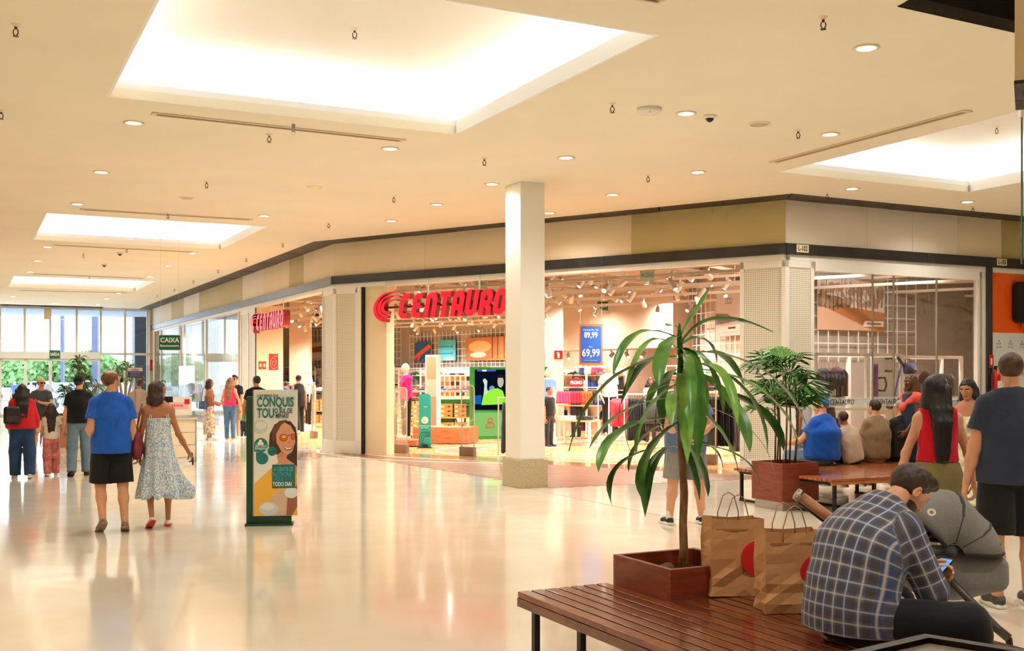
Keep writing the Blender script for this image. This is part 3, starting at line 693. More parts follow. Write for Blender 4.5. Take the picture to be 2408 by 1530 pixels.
# ================================================================ fascias, dark band, shop front walls
M_fa = mat('beige_fascia', (232, 214, 180), .6, var=.03, vs=1); M_fo = mat('olive_fascia', (190, 172, 118), .6, var=.03, vs=1)
M_fp = mat('pale_fascia', (236, 224, 206), .6, var=.03, vs=1)
M_band = mat('charcoal_band', (52, 50, 50), .3, .2, var=.25, vs=2.5)
Z1, Z2, Z3 = 3.755, 3.93, 4.67
def front(nm, loc, rz):
    o = bpy.data.objects.new(nm, None); COL.objects.link(o); o.location = loc; o.rotation_euler[2] = rz; o['kind'] = 'structure'; return o
def solve_u(u, fn):       # distance along a front at which image column u meets it
    lo, hi = 0, 40; k_ = (u-CX)/FP
    g = lambda s: fn(s).x/fn(s).y-k_
    for _ in range(50):
        md = (lo+hi)/2
        if (g(lo) < 0) == (g(md) < 0): lo = md
        else: hi = md
    return lo
WA = front('wall_front_left', P1, RZA); WC = front('wall_front_centre', P1, RZC); WB = front('wall_front_right', P2, RZB)
LA = (E0-P1).length; LC = 10.49; LB = 19.5
def fascia(W_, x0, x1, m_): MB().box(x0+.003, x1-.003, 0, .12, Z2, Z3).build('fascia_panel', m_, W_)
su = lambda u: -solve_u(u, Aw)
xs = [-LA, su(380), su(403), su(432), su(468), su(516), su(570), su(620), su(680), su(714), 0]; cols = [M_fp, M_fa, M_fo, M_fp, M_fo, M_fo, M_fp, M_fa, M_fo, M_fa]
for a, b_, c in zip(xs, xs[1:], cols): fascia(WA, a, b_, c)
cu_ = lambda u: solve_u(u, Cw); bu = lambda u: solve_u(u, Bw)
for a, b_, c in ((0, cu_(1000), M_fa), (cu_(1000), cu_(1260), M_fa), (cu_(1260), cu_(1485), M_fa), (cu_(1485), LC, M_fo)): fascia(WC, a, b_, c)
xs = [0, bu(2040), bu(2146), bu(2252), bu(2355), bu(2408)+1, LB]
for a, b_, c in zip(xs, xs[1:], [M_fp, M_fp, M_fp, M_fa, M_fo, M_fa]): fascia(WB, a, b_, c)
for W_, a, b_, sg in ((WA, -LA, .03, 0), (WC, -.03, LC+.03, 0), (WB, -.03, LB, 0)):
    n = max(2, int((b_-a)/3))
    for i in range(n): MB().box(a+(b_-a)*i/n+.002, a+(b_-a)*(i+1)/n-.002, -.06, .10, Z1, Z2+.004).build('band_panel', M_band, W_)
    MB().box(a+(.12 if W_ is WB else 0), b_-.05, .0, .22, 3.66, Z1).build('header_trim', M_white, W_)
# L-102 and L-103 plates
for nm, u, W_ in (('L-102', 1881, WB), ('L-103', 2349, WB)):
    x = bu(u); o = MB().box(x-.13, x+.13, -.072, -.062, 3.79, 3.92).build('number_plate', mat('plate_cream', (232, 218, 178), .5), W_)
    text(nm, M_black, o, (x, -.074, 3.853), .125, xs=.72, bold=.002)
# perforated column claddings
M_perf = mat('perforated_white', (228, 222, 206), .5); nt, b = nodes(M_perf)
tc = nt.nodes.new('ShaderNodeTexCoord'); mp = nt.nodes.new('ShaderNodeMapping'); sc_ = nt.nodes.new('ShaderNodeVectorMath'); sc_.operation = 'SCALE'; sc_.inputs[3].default_value = 30
fr = nt.nodes.new('ShaderNodeVectorMath'); fr.operation = 'FRACTION'; sb = nt.nodes.new('ShaderNodeVectorMath'); sb.operation = 'SUBTRACT'; sb.inputs[1].default_value = (.5, .5, .5)
ml = nt.nodes.new('ShaderNodeVectorMath'); ml.operation = 'MULTIPLY'; ml.inputs[1].default_value = (1, 0, 1); ln = nt.nodes.new('ShaderNodeVectorMath'); ln.operation = 'LENGTH'
gt = nt.nodes.new('ShaderNodeMath'); gt.operation = 'LESS_THAN'; gt.inputs[1].default_value = .27
mx = nt.nodes.new('ShaderNodeMix'); mx.data_type = 'RGBA'; mx.inputs[6].default_value = (*lin((230, 224, 208)), 1); mx.inputs[7].default_value = (*lin((150, 138, 116)), 1)
nt.links.new(tc.outputs['Object'], sc_.inputs[0]); nt.links.new(sc_.outputs[0], fr.inputs[0]); nt.links.new(fr.outputs[0], sb.inputs[0]); nt.links.new(sb.outputs[0], ml.inputs[0])
nt.links.new(ml.outputs[0], ln.inputs[0]); nt.links.new(ln.outputs['Value'], gt.inputs[0]); nt.links.new(gt.outputs[0], mx.inputs[0]); nt.links.new(mx.outputs[2], b.inputs['Base Color'])
def clad(W_, x0, x1, z1=3.66, y=0.0, nm='cladding'):
    fr_ = MB(); e = .075
    for a, b_, c, d in ((x0, x0+e, .25, z1), (x1-e, x1, .25, z1), (x0, x1, z1-.12, z1), (x0, x1, 0, .28)): fr_.box(a, b_, y, y+.06, c, d)
    fo = fr_.build(nm+'_frame', M_white, W_, bevel=.004)
    p = MB().box(x0+e, x1-e, y+.02, y+.05, .28, z1-.12).build('perforated_panel', M_perf, W_)
clad(WA, -.91, 0); clad(WC, 0, .72, y=-.0); clad(WA, -9.28, -8.35); clad(WA, -8.35, -7.4)
clad(WC, 9.67, LC); clad(WB, 0, bu(1915)); clad(WB, bu(2304), bu(2318))
MB().box(.72, .82, -.0, .3, 0, 3.66).build('cladding_side', M_white, WC); MB().box(.86, 1.48, .10, .35, 0, 3.66).build('beige_return_panel', M_cream, WC)
MB().box(.84, .86, .0, .3, 0, 3.66).build('door_track', M_black, WC)
MB().box(-.91, -.86, 0, .9, 0, 3.66).build('cladding_side', M_white, WA); MB().box(-7.42, -7.38, 0, .03, 0, 3.66).build('door_track', M_black, WA)
# side wall behind the left doorway, running into the shop, with its fire signs
wf = front('wall_doorway_side', Aw(7.38, -.02), RZB); MB().box(0, .78, 0, .12, 0, 3.72).build('side_wall_panel', M_cream, wf)
# structural column
cb = Vector((.13, 16.55, 0)); col_ = front('pillar', cb, RZB)
o = MB().box(0, .42, 0, .52, .43, ZC).build('shaft', M_white, col_, bevel=.006); MB().box(-.035, .455, -.035, .555, 0, .43).build('granite_base', mat('granite', (176, 160, 128), .35, var=.3, vs=60), col_, bevel=.006)
# --- entrance glazing at the end of the hall
EG = front('window_1', E0, RZB)          # local x from -? to 0
def mull(x0, x1, z0, z1, y0=-.05, y1=.05): MB().box(x0, x1, y0, y1, z0, z1).build('mullion', M_wf, EG)
M_wf = mat('white_aluminium', (225, 222, 214), .4)
ES = lambda u: -( (E0-Vector((0,0,0))).length*0 + solve_neg(u))
def solve_neg(u):
    lo, hi = 0, 30; k_ = (u-CX)/FP; g = lambda s: (E0-DB*s).x/(E0-DB*s).y-k_
    for _ in range(50):
        md = (lo+hi)/2
        if (g(lo) < 0) == (g(md) < 0): lo = md
        else: hi = md
    return lo
xm = [-solve_neg(u) for u in (-66, 0, 58, 118, 180, 237, 294, 347)]
ZT = 2.68
for x in xm: mull(x-.045, x+.045, 0 if x > -solve_neg(240) else ZT, ZC)
mull(xm[0], 0, ZC-.08, ZC); mull(xm[5], 0, ZT-.05, ZT+.05); MB().box(xm[0], xm[5], -.16, .08, ZT-.22, ZT+.06).build('door_header', M_wf, EG); mull(xm[5], 0, 0, .12)
g_ = MB().box(xm[0], 0, -.005, .005, 0.02, ZC-.08).build('glass_pane', glass('window_glass', (.93, .97, 1), .05), EG)
for i, (a, b_) in enumerate(((-70, 0), (0, 60), (60, 118), (118, 236))):
    x0, x1 = -solve_neg(a), -solve_neg(b_); 
    d = MB(); e = .06
    for q in ((x0, x0+e, 0, ZT-.2), (x1-e, x1, 0, ZT-.2), (x0, x1, ZT-.32, ZT-.2), (x0, x1, 0, .12)): d.box(q[0], q[1], -.10, -.04, q[2], q[3])
    if i: dd = d.build('sliding_door_leaf', M_wf, EG)
    MB().tube([(x1-.1, -.13, .9), (x1-.1, -.13, 1.35)], .012, 6).build('door_pull', M_metal, EG)
# beige post between entrance and shops
MB().box(-.1, .55, -.06, .25, 0, ZC).build('end_pillar', mat('beige_post', (205, 188, 158), .5), EG)
MB().box(xm[3]-.25, xm[3]+.02, -.3, -.05, ZC-.55, ZC-.02).build('door_closer_box', mat('cream_box', (230, 212, 180), .5), EG)
# --- glass shop window of the left front, with vertical blind strips and mullions
mb = MB().box(-LA+.6, -9.28, .02, .035, .08, 3.66); mb.build('shop_glass', glass('shop_glass', (.95, .97, .97), .07), WA)
for u in (560, 484, 432, 424, 378): 
    x = su(u); MB().box(x-.03, x+.03, -.01, .07, 0, 3.66).build('mullion', M_white, WA)
MB().box(-LA+.6, -9.28, -.02, .08, 0, .08).build('sill', M_white, WA); MB().box(-LA+.3, -LA+.75, -.02, .1, 0, 3.66).build('end_post', mat('beige_post'  , (205, 188, 158)), WA)
bl = MB(); x = -LA+1.0
M_bl = mat('blind_strip', (226, 236, 232), .5, alpha=.85)
while x < -9.4: bl.box(x, x+.16, .22, .235, .3, 3.6); x += .27
bl.build('blind_strips', M_bl, WA, kind='stuff')
hb = MB()
for z in np.arange(.5, 3.5, .22): hb.box(-LA+1, -9.4, .25, .262, z, z+.02)
hb.build('blind_rails', M_white, WA, kind='stuff')
# --- right shop window on the B front
x0, x1 = bu(1917), bu(2300)
MB().box(x0, x1, .03, .045, .05, 3.62).build('shop_glass', glass('front_glass', (.96, .96, .95), .075), WB)
for x in (x0+1.35, bu(2105), bu(2206)): MB().box(x-.008, x+.008, .02, .055, .05, 3.62).build('glass_joint', M_metal, WB)
MB().box(x0, x1, -.01, .1, 3.50, 3.66).build('window_head', M_white, WB); MB().box(x0, x1, .0, .08, 0, .06).build('window_sill', M_white, WB)
MB().box(x1-.02, x1+.10, 0, .08, 0, 3.66).build('window_post', M_white, WB)
# frosted strip with the shop name on the glass
fr_ = MB().box(x0, x1, .024, .028, 1.17, 1.34).build('frosted_strip', mat('frosted_film', (200, 210, 208), .5, alpha=.30), WB)
x = x0+.2
M_grey = mat('grey_print', (70, 72, 74), .6)
while x < x1-.5:
    text('CENTAURO', M_grey, fr_, (x+.42, .018, 1.255), .13, xs=.8, shear=.2); mb = MB(); mb.prism([(x-.02, 1.25), (x+.05, 1.31), (x+.02, 1.25), (x+.05, 1.20)], .016, .018); mb.build('swoosh', M_grey, fr_); x += 1.08
# dark post and L-103 shop
x = bu(2330); MB().box(bu(2318), x, -.04, .2, 0, Z1).build('dark_post', mat('charcoal_post', (58, 58, 64), .5), WB)
MB().box(x, LB, .0, .12, 2.53, 3.66).build('orange_sign_board', mat('orange_gloss', (240, 92, 18), .12, coat=.5), WB)
o = MB().prism(rrect(bu(2378), bu(2378)+1.6, 2.72, 3.50, .12), -.14, -.02).build('black_sign_plate', M_black, WB)
text('Pit', mat('white_script', (245, 245, 240), .5), o, (bu(2378)+.38, -.145, 3.12), .62, xs=.62, shear=.25)
MB().prism(rrect(bu(2400), bu(2400)+.4, 2.60, 2.74, .02), -.18, -.02).build('orange_tab', MT['orange_gloss'], o)
hd = MB().box(x, LB, .0, .08, 0, 2.53).build('hoarding_panel', mat('hoarding_white', (222, 226, 226), .6), WB)
for i in range(3):
    for j in range(6):
        xx = x+.22+i*.32+(j % 2)*.16; zz = 2.32-j*.27; mb = MB()
        for dx, dz in ((-.03, 0), (.03, 0), (0, .05)): mb.prism(circ(xx+dx, zz+dz, .026, n=8), -.002, 0)
        mb.build('leaf_mark', mat('pale_grey_print', (165, 172, 176), .7), hd); text('SerraSul', MT['pale_grey_print'], hd, (xx, -.001, zz-.06), .045)
# --- shop shell: walls, ceiling
M_sw = mat('taupe_shop_wall', (196, 176, 158), .8); M_swd = mat('grey_shop_wall', (160, 154, 150), .8); M_sc = mat('shop_ceiling_grey', (118, 106, 94), .9, var=.2, vs=2)
K = [at(560, 800, 50), at(965, 800, 46), at(1316, 800, 38), at(1640, 800, 29.5), at(1880, 800, 24.2)]
K = [Vector((p.x, p.y, 0)) for p in K]; K.append(K[-1]+DB*7.5)
far = E0+DB*.9+DA*.15; K = [far]+K; K[1] = Vector((-8, 56, 0)); K[1] = at(700, 800, 52); K[1].z = 0
names = ['wall_shop_left', 'wall_shop_back', 'wall_shop_back', 'wall_shop_middle', 'wall_shop_side', 'wall_shop_right']
SHOPW = []
for i in range(len(K)-1):
    SHOPW.append(wallseg(K[i], K[i+1], 0, 4.6, .15, names[i], M_swd if i in (0, 1, 2, 5) else M_sw))
wallseg(K[-1], P2+DB*5.4+DA*.3, 0, 4.6, .12, 'wall_shop_right', M_sw)
struct(MB().slab([Aw(LA-.2, -.12)[:2], Aw(0, -.12)[:2], Cw(0, -.12)[:2], Cw(LC, -.12)[:2], Bw(0, -.13)[:2], Bw(9, -.13)[:2], (K[-1]+DB*4)[:2], (14, 56), (-8, 54), (E0+DB*.9)[:2]], 4.60, 4.66), 'ceiling_shop', M_sc)
# --- outside
struct(MB().slab([(-90, 49.5), (30, 108), (-10, 230), (-160, 200)], -.2, -.12), 'ground', mat('pale_asphalt', (170, 172, 168), .8))
struct(MB().slab([(E0-DB*30)[:2], (E0+DB*12)[:2], (E0+DB*12+DA*7)[:2], (E0-DB*30+DA*7)[:2]], -.12, -.02), 'path_outside', mat('outside_paving', (190, 186, 178), .8))
struct(MB().slab([(E0-DB*30+DA*.1)[:2], (E0+DB*8+DA*.1)[:2], (E0+DB*8+DA*5.5)[:2], (E0-DB*30+DA*5.5)[:2]], ZC-.1, ZC+.3), 'ceiling_canopy', mat('canopy_blue_grey', (150, 165, 190), .7))
struct(MB().box(.15, .9, 5.0, 6.0, 0, ZC-.1), 'pillar_outside', mat('dark_stone', (70, 72, 84), .5, var=.15), loc=E0-DB*.2, rz=RZB)
# ================================================================ ceiling fittings
DL = [(2037,112),(1613,266),(1952,315),(1331,370),(1641,404),(2004,443),(2275,474),(1441,457),(1292,500),(1157,432),(1027,480),(920,519),(917,349),(314,288),(238,404),(182,479),(621,507),(112,580),(452,595),(89,613),(397,625),(71,639),(353,650),(30,697),(279,689),(251,702),(231,715),(128,713),(20,710)]
M_disc = emis('downlight_disc', (255, 236, 200), 26); M_rim = mat('cream_rim', (244, 226, 190), .5)
disc = None; k_ = 0
def downlight(p, on=True, label=None, group='round downlights in the mall ceiling'):
    global disc
    if disc is None:
        disc = thing('ceiling_light', 'x', 'ceiling light', p, 0, group)
        MB().lathe([(.085, 0), (.115, 0), (.12, -.008), (.10, -.012), (.085, -.010), (.085, 0)], 28, cap=False).build('rim', M_rim, disc, True)
        MB().lathe([(.0, -.006), (.088, -.006), (.088, -.002), (0, -.002)], 28).build('diffuser', M_disc, disc); d = disc
    else: d = copy_tree(disc, loc=p)
    d['label'] = label or 'round lit downlight recessed in the cream mall ceiling'
    return d
extra = []
for u, v in DL:
    p = CE(u, v); downlight((p.x, p.y, ZC)); spot((p.x, p.y, ZC-.03), LAMP_W, (1, .965, .90))
# further lamps of the same grid behind and beside the camera (real fittings, out of the frame)
for p in (Vector((2.5, 4, 0)), Vector((-1.5, 5.5, 0)), Vector((5.5, 7.5, 0)), Vector((1.2, -1.5, 0)), Vector((6.5, 2, 0)), Vector((-2, 1, 0)), Vector((9, 10, 0)), Vector((10.5, 5, 0)), Vector((12, 15, 0)), Vector((14.5, 18.5, 0)), Vector((-5.6, 7.5, 0)), Vector((4.2, -3.5, 0))):
    downlight((p.x, p.y, ZC), label='round lit downlight of the ceiling grid outside the picture'); spot((p.x, p.y, ZC-.03), LAMP_W*1.3, (1, .965, .90))
off = None
for u, v, r_ in ((740, 440, .12), (439, 465, .12), (1785, 291, .13)):
    p = CE(u, v); t = thing('ceiling_speaker', 'pale grille disc flush in the ceiling, '+{740: 'unlit cream one left of the pillar', 439: 'grey one left of the longest air slot end', 1785: 'grey one right of the dome camera'}[u], 'ceiling grille', (p.x, p.y, ZC))
    MB().lathe([(r_, 0), (r_, -.01), (r_-.02, -.012), (r_-.02, 0), (r_, 0)], 24, cap=False).build('rim', M_rim, t); MB().lathe([(0, -.009), (r_-.02, -.009), (r_-.02, 0), (0, 0)], 24).build('grille', mat('grille_grey', (190, 175, 150), .7) if u != 740 else M_rim, t)
# sprinklers
SPR = [(37,57),(834,67),(3,259),(1936,40),(1440,243),(1877,305),(2344,297),(633,315),(1139,371),(1524,411),(486,426),(926,461),(1945,453),(395,500),(773,523),(665,570),(579,606),(513,633),(455,658),(410,678),(370,693),(298,583),(210,650),(2288,486),(196,596)]
spr = None
for u, v in SPR:
    z = ZC
    p = CE(u, v); zz = ZC+(.56 if u in (834, 2344) else 0)
    if zz > ZC: p = CE(u, v, zz)
    if spr is None:
        spr = thing('sprinkler', 'x', 'sprinkler', (0, 0, 0), 0, 'chrome sprinkler heads in the mall ceiling')
        MB().lathe([(.03, 0), (.03, -.006), (.012, -.012), (.012, -.02)], 12).build('flange', M_rim, spr)
        mb = MB(); mb.tube([(0, 0, -.01), (0, 0, -.035)], .009, 6); mb.tube([(-.012, 0, -.035), (-.016, 0, -.055), (-.006, 0, -.075)], .004, 5); mb.tube([(.012, 0, -.035), (.016, 0, -.055), (.006, 0, -.075)], .004, 5); mb.cyl((0, 0, -.08), .018, .004, 10)
        mb.build('head', mat('dull_bronze', (90, 70, 50), .35, .8), spr); s = spr
    else: s = copy_tree(spr)
    s.location = (p.x, p.y, zz+.004); s.scale = (1.35,)*3; s['label'] = 'small bronze sprinkler head hanging from the mall ceiling'
# linear air slots
M_slot = mat('slot_dark', (120, 104, 84), .6)
def slot(p, q, lab, dark=False):
    d = q-p; L = d.length; t = thing('air_diffuser', lab, 'air vent', (p.x, p.y, ZC), math.atan2(d.y, d.x))
    MB().box(0, L, -.07, .07, -.012, -.002).build('frame', mat('slot_frame', (226, 205, 168), .5), t); mb = MB()
    for y in ((-.03, -.012), (.012, .03)): mb.box(.06, L-.06, y[0], y[1], -.0145, -.0122)
    mb.build('slot', M_slot if not dark else mat('slot_dark2', (84, 70, 55), .6), t)
slot(CE(356, 266), CE(950, 330), 'long twin-slot air vent in front of the nearest lit coffer', True)
slot(CE(188, 491), CE(594, 516), 'long air vent just behind the second lit coffer'); slot(CE(122, 575), CE(455, 592), 'air vent just in front of the second lit coffer')
slot(CE(75, 643), CE(340, 654), 'air vent behind the third lit coffer'); slot(CE(45, 682), CE(300, 688), 'thin air vent nearest the entrance glass')
slot(CE(1818, 381), CE(2278, 259), 'air vent running beside the coffer on the right')
g0 = CE(1548, 6); t = thing('air_grille', 'louvred air grille cut by the top edge of the picture', 'air vent', (g0.x, g0.y, ZC), RZB+math.pi)
MB().box(-.0, .6, 0, .35, -.015, 0).build('frame', mat('slot_frame'  , (226, 205, 168)), t)
for i in range(5): MB().box(.04, .56, .04+i*.06, .07+i*.06, -.02, -.015).build('louvre', M_slot, t)
# dome cameras, smoke detector
for u, v, lab in ((1669, 272, 'white dome camera with black eye on the ceiling above the plant'), (282, 594, 'black dome camera near the second coffer'), (245, 621, 'black dome camera nearer the entrance glass')):
    p = CE(u, v); t = thing('dome_camera', lab, 'security camera', (p.x, p.y, ZC))
    MB().lathe([(.075, 0), (.075, -.02), (.055, -.035), (.05, -.02)], 20).build('base', M_white if u > 1000 else M_rim, t, True); MB().lathe([(.046, -.02), (.046, -.035), (.035, -.06), (.01, -.075), (0, -.076)], 16).build('dome', M_black, t, True)
p = CE(1527, 255); t = thing('smoke_detector', 'flat white smoke detector beside the dome camera', 'smoke detector', (p.x, p.y, ZC)); MB().lathe([(.135, 0), (.135, -.035), (.12, -.05), (0, -.052)], 28).build('housing', M_white, t, True); MB().cyl((0, -.06, -.055), .008, .004, 8).build('light', M_black, t)
p = CE(690, 292); t = thing('ceiling_hook', 'small grey bracket with ring beside the long air vent', 'bracket', (p.x, p.y, ZC)); MB().box(-.02, .02, -.01, .01, -.09, 0).build('plate', mat('grey_zinc', (150, 146, 138), .4, .6), t); MB().tube([(.02*math.cos(a), 0, .0-.105+.02*math.sin(a)) for a in np.linspace(0, 6.28, 13)], .003, 5).build('ring', M_metal, t)
# boxed-in pier with black foot, hanging at the right edge
q = at(2386, 0, 7.4); t = thing('hanging_pier', 'beige boxed pier with a black underside at the top right edge', 'ceiling box', (q.x, q.y, 0), R(-25.5))
MB().box(0, .9, 0, .8, EYE+(885-190)/FP*7.4, ZC).build('casing', mat('beige_casing', (214, 194, 156), .6), t); MB().box(-.004, .9, -.004, .8, EYE+(885-198)/FP*7.4, EYE+(885-190)/FP*7.4).build('black_foot', M_black, t)
q = at(2398, 262, 9.0); t = thing('hanging_glass_panel', 'clear glass panel on a white clip hanging at the right edge', 'glass panel', (q.x, q.y, 0), 0)
MB().box(0.02, 1.0, 0, .012, EYE+(885-620)/FP*9.0, EYE+(885-270)/FP*9.0).build('glass', M_glass, t); MB().box(.016, .024, -.002, .016, EYE+(885-620)/FP*9.0, EYE+(885-270)/FP*9.0).build('green_edge', mat('glass_edge', (30, 90, 78), .2), t)
zt_ = EYE+(885-270)/FP*9.0; MB().box(0, .2, -.02, .03, zt_-.02, zt_+.04).build('clip', M_white, t); MB().tube([(.1, 0, zt_), (.1, 0, ZC)], .012, 8).build('rod', M_metal, t)
# shop lamps: track spotlights, and added lamps without fittings, are built with the shop
# ================================================================ inside the sports shop
M_shelfw = mat('white_shelf_metal', (238, 236, 230), .4); M_birch = wood('birch_board', (226, 178, 122), (204, 152, 98), .4, (1.5, 10, 10)); M_oakb = wood('oak_block', (196, 122, 72), (150, 86, 46), .4, (1.5, 9, 9))
M_sock = mat('track_grey', (205, 194, 180), .5)
def u2(p): return Vector((p[0], p[1], 0))
# --- lighting tracks and spotlights under the shop ceiling
spots = None; trk = 0; rn = random.Random(11)
O_ = Cw(5.2, 0); S_ = lambda a, b_: u2(O_)+DC*a+Vector((.5767, .817, 0))*b_     # a along the front, b into the shop
def inside(p):
    c = (p-P1); inC = c.dot(Vector((.5767, .817, 0))) > .7
    return inC and (p-P1).dot(DB) > .9 and (p-P2).dot(DA) > .7 and p.y < 44-.45*(p.x+4.7)*(1 if p.x > -4.7 else -.2) and p.x < 14
zt = [3.66, 3.92, 4.15]
def track(p, q, z, lab):
    d = q-p; t = thing('light_track', lab, 'light track', (p.x, p.y, z), math.atan2(d.y, d.x), 'pale lighting tracks under the shop ceiling'); L = d.length
    MB().box(0, L, -.025, .025, -.03, .03).build('rail', M_sock, t)
    n = max(2, int(L/3)); mb = MB()
    for i in range(n+1): mb.tube([(L*i/n, 0, .03), (L*i/n, 0, 4.6-z)], .007, 5)
    mb.build('hanger', M_sock, t); return t
def clip(p, d, L=40, step=.5):
    best = []; cur = []
    for i in range(int(2*L/step)):
        q = p+d*(i*step-L)
        if inside(q): cur.append(q)
        else:
            if len(cur) > len(best): best = cur
            cur = []
    if len(cur) > len(best): best = cur
    return (best[0], best[-1]) if len(best) > 4 else None
tracks = []
for k_, b_ in enumerate(np.arange(1.3, 24, 1.15)):
    r = clip(S_(0, float(b_)), DC); 
    if r: tracks.append((track(r[0], r[1], zt[k_ % 2], 'pale lighting track running parallel to the main shop opening'), r, zt[k_ % 2]))
for k_, b_ in enumerate(np.arange(-14, 14, 1.25)):
    r = clip(S_(float(b_), 12), Vector((.5767, .817, 0)))
    if r: tracks.append((track(r[0], r[1], zt[2]-.12*(k_ % 2), 'pale lighting track running from the opening to the back of the shop'), r, zt[2]-.12*(k_ % 2)))
M_bulb = emis('spot_lens', (255, 240, 215), 14); M_can = mat('spot_can', (200, 190, 176), .45)
ns = 0
for t, (p, q), z in tracks:
    L = (q-p).length; x = rn.uniform(.2, 1.0)
    while x < L and ns < 290:
        pos = p+(q-p)*(x/L); x += rn.uniform(.8, 1.9)
        uu = CX+pos.x/pos.y*FP
        if not (600 < uu < 1745): continue
        if spots is None:
            spots = thing('spotlight', 'x', 'spotlight', (0, 0, 0), 0, 'track spotlights in the shop')
            MB().box(-.03, .03, -.02, .02, -.07, 0).build('bracket', M_sock, spots)
            body = MB().lathe([(.05, -.13), (.055, -.12), (.055, .10), (.045, .115), (.02, .12)], 14).build('can', M_can, spots, True, loc=(0, 0, -.15))
            MB().lathe([(0, -.133), (.046, -.133), (.046, -.1315), (0, -.1315)], 14).build('lens', M_bulb, body)
            KIDS[spots.name] = [(k, [g for g in bpy.data.objects if g.parent == k]) for k in bpy.data.objects if k.parent == spots]
            s = spots
        else: s = copy_tree(spots)
        s['label'] = 'small grey spotlight on the lighting tracks inside the shop'
        s.location = (pos.x, pos.y, z-.03); s.rotation_euler = (0, 0, rn.uniform(0, 6.28))
        for c in s.children:
            if c.name.startswith('can'): c.rotation_euler = (R(rn.choice([20, 35, 48, 55])), 0, 0)
        ns += 1
        if ns % 8 == 0: spot((pos.x, pos.y, z-.38), SHOP_W, (1, .88, .74), 160, 1, .05)
for (u, v, d) in ((1060, 700, 24.5), (690, 720, 33), (1500, 690, 23), (1000, 740, 38), (1400, 760, 33), (1650, 700, 24.5), (1960, 640, 20.6), (2150, 640, 21.8), (1985, 0, 20.9), (2190, 0, 22.2), (450, 700, 40), (520, 700, 34), (900, 700, 41), (1030, 700, 40), (1160, 700, 35), (740, 700, 45)):  # added lamps without fittings, brightening dark shop walls and the window zone
    p = at(u, v, d); q = (p.x, p.y, 3.5 if u < 1900 or v == 0 else 4.15); spot(q, SHOP_W*(1.1 if u > 1900 else 1.25), (1, .90, .80), 165, 1, .08, None if u < 1900 or v == 0 else Vector(q)+DA*1.6-Vector((0, 0, 1)))
# small spots below the bulkhead
for i in range(9):
    p = at(1335, 0, 34.5).lerp(at(1630, 0, 29.7), i/8); p.y -= .35; p.z = 2.484; s = copy_tree(spots, loc=p, label='small spotlight on the recess below the beige bulkhead', group='spotlights under the bulkhead')
    s.rotation_euler[2] = rn.uniform(2.3, 4)
# air ducts
for (a, b_, z) in ((at(1290, 660, 27), at(1640, 640, 25.5), 4.33), (at(900, 660, 31), at(1400, 700, 29), 4.33)):
    a.z = b_.z = z; t = thing('air_duct', 'round pale air duct under the shop ceiling'+(' nearer the opening' if a.y < 30 else ' deeper in the shop'), 'air duct', a)
    MB().tube([(0, 0, 0), b_-a], .24, 16).build('duct', mat('duct_grey', (150, 138, 124), .5, .4), t, True)
# bulkhead, square column and dark recess
a, b_ = at(1322, 800, 34.5), at(1640, 800, 29.5); d = b_-a
bk = MB().box(0, d.length, -.9, .1, EYE+(885-826)/FP*34, 4.6); struct(bk, 'wall_bulkhead', M_sw, loc=(a.x, a.y, 0), rz=math.atan2(d.y, d.x))
sc0 = at(1282, 800, 31); o = front('pillar_shop', (sc0.x, sc0.y, 0), RZC*.2); MB().box(0, .48, 0, .5, 0, 4.6).build('shaft', M_white, o)
es = thing('extinguisher_sign', 'red fire extinguisher sign on the white pillar in the shop', 'sign', (sc0.x+.26, sc0.y-.03, 1.7+(885-834)/FP*31), RZC*.2)
MB().box(0, .24, -.012, -.004, -.12, .12).build('plate', mat('sign_red', (206, 24, 22), .4), es)
mb = MB(); mb.prism(rrect(.085, .155, -.09, .04, .03), -.0145, -.0125); mb.prism([(.10, .04), (.14, .04), (.14, .07), (.10, .07)], -.0145, -.0125); mb.prism([(.10, .06), (.06, .03), (.055, .045), (.10, .085)], -.0145, -.0125); mb.build('extinguisher_symbol', M_white, es)
sc1 = at(705, 800, 41); o = front('pillar_shop', (sc1.x-.4, sc1.y, 0), 0); MB().box(0, .75, 0, .6, 0, 4.6).build('shaft', M_sw, o)
# --- wire grid panels along the walls
def grid(p, q, z0, z1, lab, off=.15, st=.28, rr=.010):
    d = u2(q)-u2(p); L = d.length; t = thing('wire_grid', lab, 'grid panel', (p[0], p[1], 0), math.atan2(d.y, d.x)); mb = MB(); n = int(L/st)
    for i in range(n+1): mb.box(i*st-rr, i*st+rr, -off-rr, -off+rr, z0-.12, z1)
    for j in range(int((z1-z0)/st)+1): mb.box(0, n*st, -off-.006, -off+.006, z0+j*st-rr, z0+j*st+rr)
    mb.build('wires', M_shelfw, t, kind='stuff')
    for i in (0, n): MB().box(i*st-.02, i*st+.02, -off+.01, .0, z1-.1, z1-.06).build('bracket', M_shelfw, t)
    return t
grid(K[1]+(K[2]-K[1])*.02, K[1]+(K[2]-K[1])*.97, 2.2, 3.9, 'white wire grid on the far back wall left of the corner'); grid(K[2]+(K[3]-K[2])*.02, K[2]+(K[3]-K[2])*.97, 1.95, 3.5, 'white wire grid on the back wall behind the green counter')
grid(K[4]*.995, K[4]+(K[5]-K[4])*.98, 2.25, 4.1, 'white wire grid on the wall right of the leafy plant top'); g6 = grid(K[5]+DB*.1, K[5]+DB*3.6, 2.15, 3.98, 'white wire grid behind the right shop window', st=.30)
